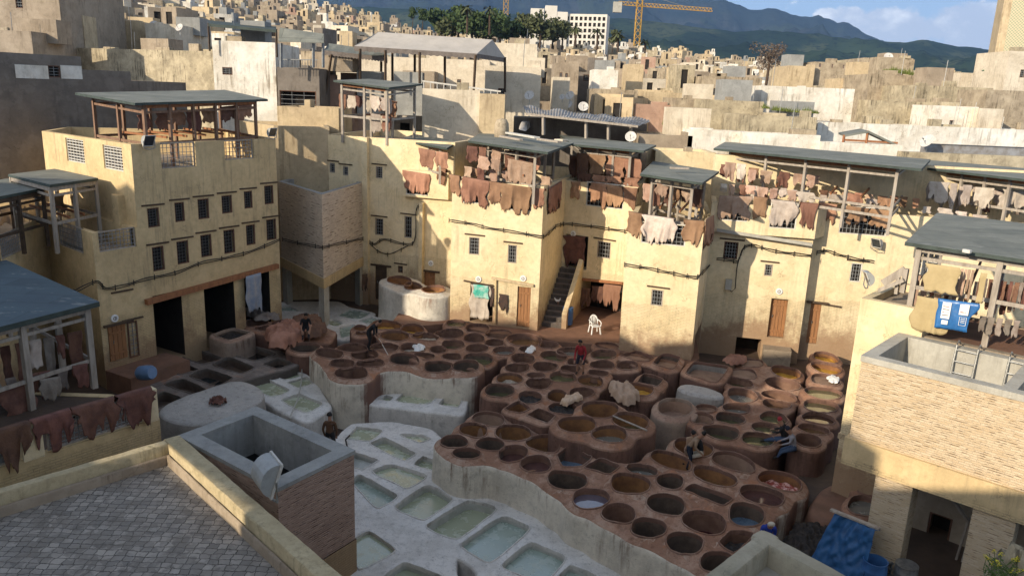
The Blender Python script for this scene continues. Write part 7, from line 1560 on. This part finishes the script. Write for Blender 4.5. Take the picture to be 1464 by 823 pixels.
# big white hotel
hh_ = D(760, 10, 430); simple('hotel_white', (.70, .66, .58), (.62, .58, .5), .9, .3)
hot = empty('hotel', hh_, 'large white multi-storey building with rows of arched windows', 'building')
A, B = D(808, 12, 430), D(868, 26, 425); zt_ = (D(808, 14, 430).z+D(866, 27, 425).z)/2; A.z = B.z = 0; dd2 = (B-A).normalized(); ops_ = []; LB = (B-A).length
for fl_ in range(5):
    for k in range(9): ops_.append(dict(u0=.8+k*LB/9.3, u1=.8+k*LB/9.3+1.5, z0=zt_-3.2-fl_*3.0, z1=zt_-1.3-fl_*3.0, d=.8))
m = MB(); n_ = V(-dd2.y, dd2.x, 0); Bq = [A, B, B+n_*12, A+n_*12]
for k in range(4): wallmesh(m, Bq[k], Bq[(k+1) % 4], zt_-20, zt_, ops_ if k == 0 else [])
m.face([(p.x, p.y, zt_) for p in Bq]); m.build('main_wing', ['hotel_white', 'dark_room'], hot)
for x0, y0, x1, dz in ((759, 12, 778, 0), (780, 8, 797, 1), (797, 17, 812, 0)):
    a, b = D(x0, y0, 428), D(x1, y0, 428); m = MB(); m.box(a.x, 428, a.z-22, b.x, 440, a.z); m.build('side_wing', 'hotel_white', hot)
# tower cranes
def crane(x, yb, yt, Y, jib, label):
    r = empty('tower_crane', D(x, yb, Y), label, 'crane', 'tower cranes'); a, t = D(x, yb, Y), D(x, yt, Y); w_ = 1.1; m = MB(); n = int((t.z-a.z)/2.4)
    for sx in (-1, 1):
        for sy in (-1, 1): m.beam(a+V(sx*w_, sy*w_, 0), V(a.x+sx*w_, a.y+sy*w_, t.z), .2, .2)
    for i in range(n):
        z0 = a.z+i*2.4
        for s in (-1, 1): m.beam(V(a.x-w_*s, a.y-w_, z0), V(a.x+w_*s, a.y-w_, z0+2.4), .18, .18); m.beam(V(a.x-w_, a.y-w_*s, z0), V(a.x-w_, a.y+w_*s, z0+2.4), .18, .18)
    m.build('mast', 'crane_yellow', r)
    if jib:
        l0, l1 = D(*jib[0], Y), D(*jib[1], Y); m = MB()
        for dz, dy in ((0, -.7), (0, .7), (1.3, 0)): m.beam(l0+V(0, dy, dz), l1+V(0, dy, dz), .16, .16)
        k = 26
        for i in range(k): p, q2 = l0.lerp(l1, i/k), l0.lerp(l1, (i+1)/k); m.beam(p+V(0, -.7, 0), p.lerp(q2, .5)+V(0, 0, 1.3), .15, .15); m.beam(p.lerp(q2, .5)+V(0, 0, 1.3), q2+V(0, -.7, 0), .15, .15)
        m.build('jib', 'crane_yellow', r); m = MB(); m.obox(l0+V(-2, -1, -3), (3.4, 0, 0), (0, 2, 0), (0, 0, 4)); m.build('counterweight', 'concrete_light', r)
        tp = V(a.x, a.y, t.z+1); m = MB(); m.tube([l0+V(3, 0, 1), tp, l0.lerp(l1, .7)+V(0, 0, 1.3)], .1, 4); m.build('stay_cable', 'grille_metal', r)
simple('crane_yellow', (.50, .30, .06), (.4, .22, .04), .6, 1)
crane(910, 66, -6, 330, ((884, 7), (1018, 17)), 'yellow tower crane with a long jib over the old town'); crane(723, 22, -40, 380, None, 'yellow tower crane mast rising above the trees')
# dishes close by
for x, y, Y, s, yw, lb in ((757, 137, 61, 1.5, 200, 'round dish against the beige house wall'), (815, 137, 66, 1.5, 215, 'larger of two paired dishes in the middle distance'), (804, 139, 66, 1.0, 200, 'smaller of two paired dishes in the middle distance'), (902, 196, 48.5, 1.35, 195, 'round dish on the stair house roof corner'), (1326, 202, 49, 1.75, 245, 'tilted grey dish seen side-on at right'), (1270, 82, 104, 2.2, 190, 'dish on the tawny skyline house'), (159, 42, 73, 1.9, 190, 'dish on the ochre house above the long wall'), (834, 153, 60, 1.5, 180, 'half-hidden dish behind the corrugated roof'), (257, 40, 70, 1.4, 200, 'dish right of the narrow cream house'), (220, 36, 73, 1.5, 180, 'dish on the narrow cream house roof')):
    s *= .52; p = D(x, y, Y); dish((p.x, p.y, p.z-s*.85), s, math.radians(yw), lb, 'big satellite dishes on near roofs', 30)
# generated town
nI = 0; farm = MB(); Y = 60.0; cand = []
while Y < 640:
    c = -110
    while c < 1580:
        w_ = cr.uniform(3.6, 7.5)*(1 if Y < 240 else .9); pxw = w_/Y*1100; cc = c+pxw/2; yy = Y*cr.uniform(.96, 1.05)
        if not (Y < 66 and any(a-8 < cc < b+8 for a, b, y0, y1 in BUSY)) and not any(a-4 < cc < b+4 and y0-4 < yy < y1+3 for a, b, y0, y1 in BUSY): cand.append((yy, cc, w_))
        c += pxw*cr.uniform(1.0, 1.2)
    Y *= 1.10
cand.sort(); SITES = []; NH = []
for yy, cc, w_ in cand:
    z1 = roofz(cc, yy)+cr.uniform(-1.2, 1.2)*(1+yy/300); x = D(cc, roofy(cc, yy), yy)[0]; yaw = cr.gauss(0, .22); d = cr.uniform(6, 10)
    if any(a-6 < cc < b+6 and yy < y0 for a, b, y0, y1 in BUSY if y0 < 110) and yy < 100: z1 = min(z1, roofz(cc, 60)-1.0)
    t = cr.choice(TW)
    if nI < 250:
        mb = MB(); house_mesh(mb, x, yy, w_, d, z1-9, z1, yaw); o = mb.build('town_house', [t[0], 'dark_room']); side = 'left third' if cc < 500 else 'middle third' if cc < 980 else 'right third'
        size = 'wide' if w_ > 6.3 else 'narrow' if w_ < 4.8 else 'boxy'; dist = 'near' if yy < 95 else 'mid-distance' if yy < 150 else 'far'
        tag(o, f'{size} {t[1]} flat-roofed house, {dist}, {side} of the town', 'house', 'flat-roofed old town houses'); NH.append((cc, o)); nI += 1; SITES.append((x, yy, z1, d, w_, yaw))
    else:
        farm.mi_base = 0; i = [q2[0] for q2 in TM].index(t[0]); house_mesh(farm, x, yy, w_, d, z1-12, z1, yaw, far=True, mi=i, bi=len(TM))
        SITES.append((x, yy, z1, d, w_, yaw))
by = {}
for cc, o in sorted(NH, key=lambda t_: t_[0]): by.setdefault(o['label'], []).append(o)
for lb, os_ in by.items():
    if len(os_) > 1:
        for k, o in enumerate(os_): o['label'] = f'{lb}, {ORD[min(k+1, 20)]} such from left'
fo = farm.build('distant_town', [q2[0] for q2 in TM]+['dark_room']); tag(fo, 'dense mass of tiny flat-roofed houses covering the far slope', 'town', None, 'stuff')
# one rooftop dish, copied about
d0 = dish((0, 0, 0), .85, math.radians(200)); first = True; cr.shuffle(SITES); n = 0
for x, y, z, d, w_, yw in SITES:
    if y > 420 or n > 150: continue
    for k in range(cr.choice((1, 1, 2))):
        o = d0 if first else copy_tree(d0); first = False; o.location = (x+cr.uniform(-.4, .4)*w_, y+cr.uniform(.1, .5)*d, z-.1); o.rotation_euler = (0, 0, cr.uniform(-.5, .5)); sc = cr.uniform(.8, 1.2)*(1+max(0, y-120)/300); o.scale = (sc, sc, sc); n += 1
# hills
def hillmat(name, c1, c2, c3, sc):
    m, nt, b = newmat(name); p = wpos(nt); n1 = noi(nt, p, sc, 7, .6); n2 = noi(nt, p, sc*9, 6, .75)
    vo = nd(nt, 'ShaderNodeTexVoronoi', {'Vector': nd(nt, 'ShaderNodeMapping', {'Vector': p, 'Scale': (1, .35, 1)}).outputs[0], 'Scale': sc*2.2}); pv = nd(nt, 'ShaderNodeSeparateColor', {0: vo.outputs['Color']}).outputs[0]
    col = mix(nt, ramp(nt, n1, .42, .62), c1, c2); col = mix(nt, mth(nt, 'MULTIPLY', ramp(nt, pv, .62, .7), ramp(nt, n1, .45, .55)), col, c3); col = mix(nt, ramp(nt, n2, .5, .62), col, [x*.45 for x in c1])
    nt.links.new(col, b.inputs['Base Color']); b.inputs['Roughness'].default_value = 1; b.inputs['Specular IOR Level'].default_value = 0; return m
hillmat('hill_green', (.017, .030, .015), (.034, .052, .021), (.060, .072, .032), .0022); hillmat('hill_rock', (.018, .026, .026), (.042, .044, .040), (.03, .04, .022), .0022)  # hill greens darkened to stand for the cloud shadow on them
def hill(name, ridge, Y0, Y1, yb, m, amp, c0=380, c1=1900, fr=.0016, edge=.12):
    g = MB(); G = []; N_ = 48
    for k in range(N_+1):
        f = k/N_; row = []
        for c in range(c0, c1, 4):
            Y = Y0+(Y1-Y0)*f*1.35; zr_ = D(c, lerp_tab(ridge, c), Y1)[2]; zb2 = D(c, yb, Y0)[2]; ff = min(1, f*1.35); s = ff**1.25
            z = zb2+(zr_-zb2)*s; x = D(c, 100, Y)[0]
            z += amp*((noise.fractal(Vector((x*fr, Y*fr, 3)), .9, 2.1, 6)-.5)*math.sin(min(1, ff)*math.pi*.97)**.8+edge*noise.fractal(Vector((x*fr*2.5, 7, 3)), .8, 2.2, 5))
            if f*1.35 > 1: z -= (f*1.35-1)*(zr_*1.6)
            row.append((x, Y, z))
        G.append(row)
    g.grid(G); return structure(g, name, m, smooth=True)
hill('green_hills', [(380, 5), (560, 8), (700, 14), (850, 22), (950, 30), (1040, 42), (1100, 40), (1200, 51), (1243, 54), (1290, 58), (1315, 54), (1345, 60), (1400, 68), (1464, 76), (1900, 100)], 1250, 4200, 116, 'hill_green', 90, fr=.0022, edge=.06)
hill('rocky_mountain', [(380, -60), (700, -52), (900, -34), (1000, -8), (1045, 8), (1062, 15), (1080, 12), (1098, 9), (1125, 18), (1150, 19), (1160, 15), (1176, 22), (1190, 31), (1197, 29), (1215, 40), (1243, 53), (1300, 72), (1464, 95), (1900, 110)], 4300, 7600, 95, 'hill_rock', 300, fr=.0014, edge=.07)
# trees
simple('tree_dark', (.045, .075, .025), (.08, .115, .04), .8, .8, bst=0); simple('tree_olive', (.10, .11, .045), (.07, .085, .035), .8, .8, bst=0); simple('bark', (.09, .06, .04), rough=.9); simple('twig', (.17, .13, .10), (.12, .09, .07), .9, 2)
def tree(x, ytop, ybot, Y, wpx, m, label, n=900, name='broadleaf_tree', group='trees beside the white hotel', dens=1.0):
    a, t = D(x, ybot, Y), D(x, ytop, Y); h = t.z-a.z; w_ = wpx/1100*Y/2; r = empty(name, a-V(0, 0, 4), label, 'tree', group)
    tr = MB(); tr.tube([a-V(0, 0, 4), a+V(.2, 0, h*.3), a+V(-.2, 0, h*.65)], [w_*.09, w_*.07, w_*.03], 6)
    cl = [(V(cr.gauss(0, .42)*w_, cr.gauss(0, .42)*w_, h*(.08+.8*cr.random())), w_*cr.uniform(.35, .55)) for _ in range(16)]
    for c, rr_2 in cl[:7]: tr.tube([a+V(0, 0, h*.25), a+c], [w_*.04, w_*.012], 4)
    tr.build('trunk', 'bark', r); cw = MB(); s = w_*(.13 if m != 'twig' else .05)
    for i in range(n):
        c, rr_2 = cr.choice(cl); d = V(cr.gauss(0, 1), cr.gauss(0, 1), cr.gauss(0, 1)).normalized()*rr_2*cr.uniform(.55, 1.08); p = a+c+V(d.x, d.y, d.z*.8)
        u = V(cr.gauss(0, 1), cr.gauss(0, 1), cr.gauss(0, 1)).normalized()*s*cr.uniform(.6, 1.4); v = u.cross(V(cr.gauss(0, 1), cr.gauss(0, 1), cr.gauss(0, 1))).normalized()*s*cr.uniform(.5, 1); cw.face([p-u, p+v, p+u, p-v])
    cw.build('crown', m, r); return r
tl = [(636, 12, 44, 46, 'tree_dark'), (655, 9, 45, 40, 'tree_dark'), (675, 14, 46, 44, 'tree_dark'), (695, 13, 47, 40, 'tree_dark'), (715, 18, 50, 40, 'tree_dark'), (732, 22, 54, 36, 'tree_dark'), (752, 19, 55, 40, 'tree_olive'), (772, 18, 56, 40, 'tree_olive'), (790, 26, 57, 34, 'tree_olive'), (804, 27, 58, 32, 'tree_olive'), (645, 30, 48, 36, 'tree_olive'), (690, 34, 52, 32, 'tree_olive'), (604, 10, 30, 16, 'tree_dark'), (590, 8, 26, 14, 'tree_dark'), (876, 40, 62, 16, 'tree_olive')]
for i, (x, y0, y1, w_, m_2) in enumerate(tl): tree(x, y0+2, y1, 360+cr.uniform(-12, 12), w_, m_2, f"{'dark green' if m_2 == 'tree_dark' else 'olive green'} bushy tree, {ORD[i+1]} of the park trees by the white hotel", 800)
# palms
for i, (x, y0, y1) in enumerate(((668, 8, 34), (700, 10, 36), (823, 37, 52), (854, 42, 58), (922, 58, 74), (884, 46, 60))):
    Y = 335; a, t = D(x, y1, Y), D(x, y0+3, Y); r = empty('palm_tree', a, f"slender palm tree, {ORD[i+1]} from the left of the scattered town palms" if 0 else f"slender palm with a small feathery head near {('the dark trees, left one', 'the dark trees, right one', 'the hotel front, left one', 'the hotel right end', 'the crane foot', 'the hotel corner at right')[i]}", 'palm', 'town palms')
    m = MB(); m.tube([a-V(0, 0, 4), a, t], [.5, .45, .35], 6); m.build('trunk', 'bark', r); m = MB()
    for k in range(26):
        an = k*2.4; el = cr.uniform(-.5, .9); L_2 = 3.2; pr_ = t; d = V(math.cos(an), math.sin(an), el)
        for j in range(4): nx_ = t+V(d.x*L_2*(j+1)/4, d.y*L_2*(j+1)/4, L_2*(el*(j+1)/4-.5*((j+1)/4)**2)); sd = V(-d.y, d.x, 0)*.35; m.face([pr_-sd, nx_-sd, nx_+sd, pr_+sd]); pr_ = nx_
    m.build('crown', 'tree_olive', r)
tree(1098, 64, 96, 150, 46, 'twig', 'bare brown winter bush on the skyline left of the ruins', 1500, 'bare_bush', None)
# grass tufts on roofs
simple('grass_green', (.13, .17, .035), (.20, .21, .06), .8, 6)
def grass(name, pts, Y, h, n, label):
    m = MB()
    for _ in range(n):
        t = cr.random(); i = min(len(pts)-2, int(t*(len(pts)-1))); u = t*(len(pts)-1)-i; x = pts[i][0]+(pts[i+1][0]-pts[i][0])*u; y = pts[i][1]+(pts[i+1][1]-pts[i][1])*u
        p = D(x, y, Y+cr.uniform(0, 2.5)); d = V(cr.gauss(0, .12), cr.gauss(0, .12), h*cr.uniform(.2, 1.1)*max(.12, .55+1.3*noise.noise(Vector((p.x*.9, p.y*.9, 1))))); w_ = V(.03, cr.uniform(-.02, .02), 0); m.face([p-w_, p+w_, p+d])
    tag(m.build(name, 'grass_green'), label, 'grass', None, 'stuff')
grass('roof_grass', [(948, 180), (985, 182), (1012, 182)], 60, .8, 1500, 'tall green grass on a roof in the middle distance'); grass('roof_grass', [(1104, 158), (1126, 160), (1170, 163)], 55, .5, 1200, 'grass tuft on the grey stepped roof'); grass('roof_grass', [(1262, 104), (1280, 104), (1305, 108)], 75, .7, 1200, 'grass on the brown skyline block')
grass('roof_weeds', [(1090, 155), (1100, 156)], 55, .4, 200, 'weeds at the foot of the white gable')
# banner with blue marks
a, b = D(117, 9, 85), D(136, 10, 85); m = MB(); m.obox(V(a.x, a.y, a.z-1.1), V(b.x-a.x, 0, 0), V(0, .06, 0), (0, 0, 1.15)); bn = tag(m.build('banner', 'white_plastic'), 'small white banner with blue writing high at left', 'banner')
m = MB()
for k, u in enumerate((.1, .2, .3, .45, .55, .65, .75, .86)): m.obox(V(a.x+(b.x-a.x)*u, a.y-.03, a.z-.45+(k % 3)*.03), (.1, 0, 0), (0, .02, 0), (0, 0, .32))
m.obox(V(a.x+.25, a.y-.03, a.z-.85), (.9, 0, 0), (0, .02, 0), (0, 0, .16)); m.build('writing', 'drum_blue', bn)
# unseen house blocks added to shade the yard, heights shaped to its shadow line
def wx(w, y): return (w+.72*y)/.69
for lb, w0, w1, y0, y1, z1 in (('tall unseen house block added to shade the yard, far left of the viewpoint', -48, -33.5, 8.5, 11, 19.5), ('middle unseen house block added to shade the yard, left of the viewpoint', -33.5, -26, 8.5, 11, 15.5), ('lower unseen house block added to shade the yard, left of the viewpoint', -26, -20.6, 8.5, 11, 14.4),
        ('tallest unseen house block added to shade the yard, behind and left of the viewpoint', -15.4, -11.5, -4.5, -2, 17.2), ('unseen house block added to shade the yard, behind the viewpoint, left one', -11.5, -8.8, -4.5, -2, 15.8), ('long unseen house behind the viewpoint, its height shaped to shade the yard', -8.8, 18, -8, -2, 13.4)):
    m = MB(); x0, x1 = wx(w0, y1), wx(w1, y0)+(0 if w0 < -15.5 else (y1-y0)*1.04); wallmesh(m, (x0, y0), (x1, y0), -2, z1); wallmesh(m, (x1, y0), (x1, y1), -2, z1, [dict(u0=2+k*2.5, u1=3+k*2.5, z0=z1-4, z1=z1-2.6, d=.2) for k in range(3)]); wallmesh(m, (x1, y1), (x0, y1), -2, z1); wallmesh(m, (x0, y1), (x0, y0), -2, z1); m.box(x0, y0, z1-.5, x1, y1, z1-.002); tag(m.build('town_house', ['cream_plaster', 'dark_room']), lb, 'house')
# unseen wall added to shade the yard; its slot lets sun onto the parapet
m = MB(); xa, xb = wx(-20.6, 8), wx(-15.3, 8)
for za, zb3, zc, zd in ((-2, -2, 7.9, 6.0), (8.62, 6.72, 15.2, 15.2)): m.loft([[V(xa, 8, za), V(xb, 8, zb3), V(xb, 8.4, zb3), V(xa, 8.4, za)], [V(xa, 8, zc), V(xb, 8, zd), V(xb, 8.4, zd), V(xa, 8.4, zc)]]); m.face([V(xa, 8, zc), V(xb, 8, zd), V(xb, 8.4, zd), V(xa, 8.4, zc)])
tag(m.build('slotted_shade_wall', 'cream_plaster'), 'unseen wall added for shade left of the viewpoint, slotted to light the parapet', 'wall')
# the viewpoint's own building, below and behind the camera
# ================================================================ camera and light
cam = bpy.data.cameras.new('camera'); co = bpy.data.objects.new('camera', cam); COL.objects.link(co)
cam.sensor_width = 36; cam.lens = 36*F/1464; cam.clip_end = 60000; cam.clip_start = .1
fw = Vector((0, math.cos(PT), -math.sin(PT))); up0 = Vector((0, math.sin(PT), math.cos(PT))); rt0 = Vector((1, 0, 0))
# picture x axis in the world: undo the roll of the survey
rt = rt0*math.cos(RL)+up0*math.sin(RL); up = up0*math.cos(RL)-rt0*math.sin(RL)
Rm = Matrix((rt, up, -fw)).transposed().to_4x4(); Rm.translation = Vector((0, 0, H)); co.matrix_world = Rm
SC.camera = co
AZ, EL = math.atan2(.72, .69), 20.5      # light travels towards +x,+y
sl = bpy.data.lights.new('sun', 'SUN'); sl.energy = 3.35; sl.angle = math.radians(.53); sl.color = (1, .86, .66)
so = bpy.data.objects.new('sun', sl); COL.objects.link(so)
ld = Vector((math.sin(AZ)*math.cos(math.radians(EL)), math.cos(AZ)*math.cos(math.radians(EL)), -math.sin(math.radians(EL))))
so.rotation_euler = ld.to_track_quat('-Z', 'Y').to_euler()
w = bpy.data.worlds.new('World'); SC.world = w; w.use_nodes = True; nt = w.node_tree; nt.nodes.clear()
out = nt.nodes.new('ShaderNodeOutputWorld'); bg = nt.nodes.new('ShaderNodeBackground')
sky = nt.nodes.new('ShaderNodeTexSky'); sky.sky_type = 'NISHITA'; sky.sun_disc = False; sky.sun_elevation = math.radians(EL)
sky.sun_rotation = AZ+math.pi; sky.altitude = 300; sky.dust_density = 1.0
# clouds low over the hills
tc = nt.nodes.new('ShaderNodeTexCoord'); sep = nd(nt, 'ShaderNodeSeparateXYZ', {0: tc.outputs['Generated']})
zel = sep.outputs[2]; nrm = nd(nt, 'ShaderNodeVectorMath', {0: tc.outputs['Generated']}, operation='NORMALIZE').outputs[0]
cn = noi(nt, nd(nt, 'ShaderNodeMapping', {'Vector': nrm, 'Scale': (1, 1, 1.5)}).outputs[0], 26, 9, .62); cn2 = noi(nt, nrm, 9, 4, .5)
fld = None
for cx_, cy_, rx_, st in ((1186, 24, .020, .9), (1213, 28, .030, 1.1), (1262, 36, .040, 1.2), (1290, 42, .045, 1.0), (1322, 46, .045, .7), (1385, 32, .050, 1.2), (1425, 40, .055, 1.1), (1400, 58, .06, .7), (1470, 45, .06, .9), (900, -60, .12, .6), (600, -80, .15, .6)):
    v_ = Vector(ray(cx_, cy_)).normalized(); df = nd(nt, 'ShaderNodeVectorMath', {0: nrm, 1: tuple(v_)}, operation='SUBTRACT').outputs[0]
    df = nd(nt, 'ShaderNodeMapping', {'Vector': df, 'Scale': (1, 1, 1.6)}).outputs[0]
    b_ = mth(nt, 'MULTIPLY', mth(nt, 'MAXIMUM', mth(nt, 'SUBTRACT', 1.0, mth(nt, 'DIVIDE', nd(nt, 'ShaderNodeVectorMath', {0: df}, operation='LENGTH').outputs['Value'], rx_)), 0.0), st)
    fld = b_ if fld is None else mth(nt, 'MAXIMUM', fld, b_)
cf = ramp(nt, mth(nt, 'ADD', fld, mth(nt, 'MULTIPLY', mth(nt, 'SUBTRACT', cn, .5), 1.5)), .16, .42)
shade = ramp(nt, mth(nt, 'ADD', mth(nt, 'MULTIPLY', cn, .8), mth(nt, 'MULTIPLY', zel, 3.0)), .62, .98)
cl = mix(nt, shade, (2.9, 3.15, 3.7), (6.6, 6.5, 6.3))
hs = nd(nt, 'ShaderNodeHueSaturation', {'Color': sky.outputs[0], 'Saturation': .5}).outputs[0]
lowf = nd(nt, 'ShaderNodeMapRange', {'Value': zel, 'From Min': .12, 'From Max': .45, 'To Min': .85, 'To Max': 0.0}).outputs[0]
hs = mix(nt, lowf, hs, (1.25, 2.05, 3.3))
fin = mix(nt, mth(nt, 'MULTIPLY', cf, .85), hs, cl)
nt.links.new(fin, bg.inputs[0]); bg.inputs[1].default_value = .15; nt.links.new(bg.outputs[0], out.inputs[0])
SC.view_settings.view_transform = 'Standard'; SC.view_settings.look = 'None'; SC.view_settings.exposure = 0.72; SC.view_settings.gamma = 1
HAZE = 5e-5
hm = MB(); hm.box(-9000, -60, -20, 16000, 12500, 2300); hz_ = hm.build('haze', [], recenter=False); hz_['kind'] = 'stuff'; hz_['label'] = 'thin blue afternoon haze over the town and hills'
mh = bpy.data.materials.new('air'); mh.use_nodes = True; nh = mh.node_tree; nh.nodes.clear(); oh = nh.nodes.new('ShaderNodeOutputMaterial'); vh = nh.nodes.new('ShaderNodeVolumePrincipled')
vh.inputs['Color'].default_value = (.34, .58, 1, 1); vh.inputs['Density'].default_value = HAZE; vh.inputs['Anisotropy'].default_value = 0.0; nh.links.new(vh.outputs[0], oh.inputs['Volume']); hz_.data.materials.append(mh)
SC.cycles.volume_bounces = 0
SC.cycles.max_bounces = 6; SC.cycles.diffuse_bounces = 3; SC.cycles.glossy_bounces = 3
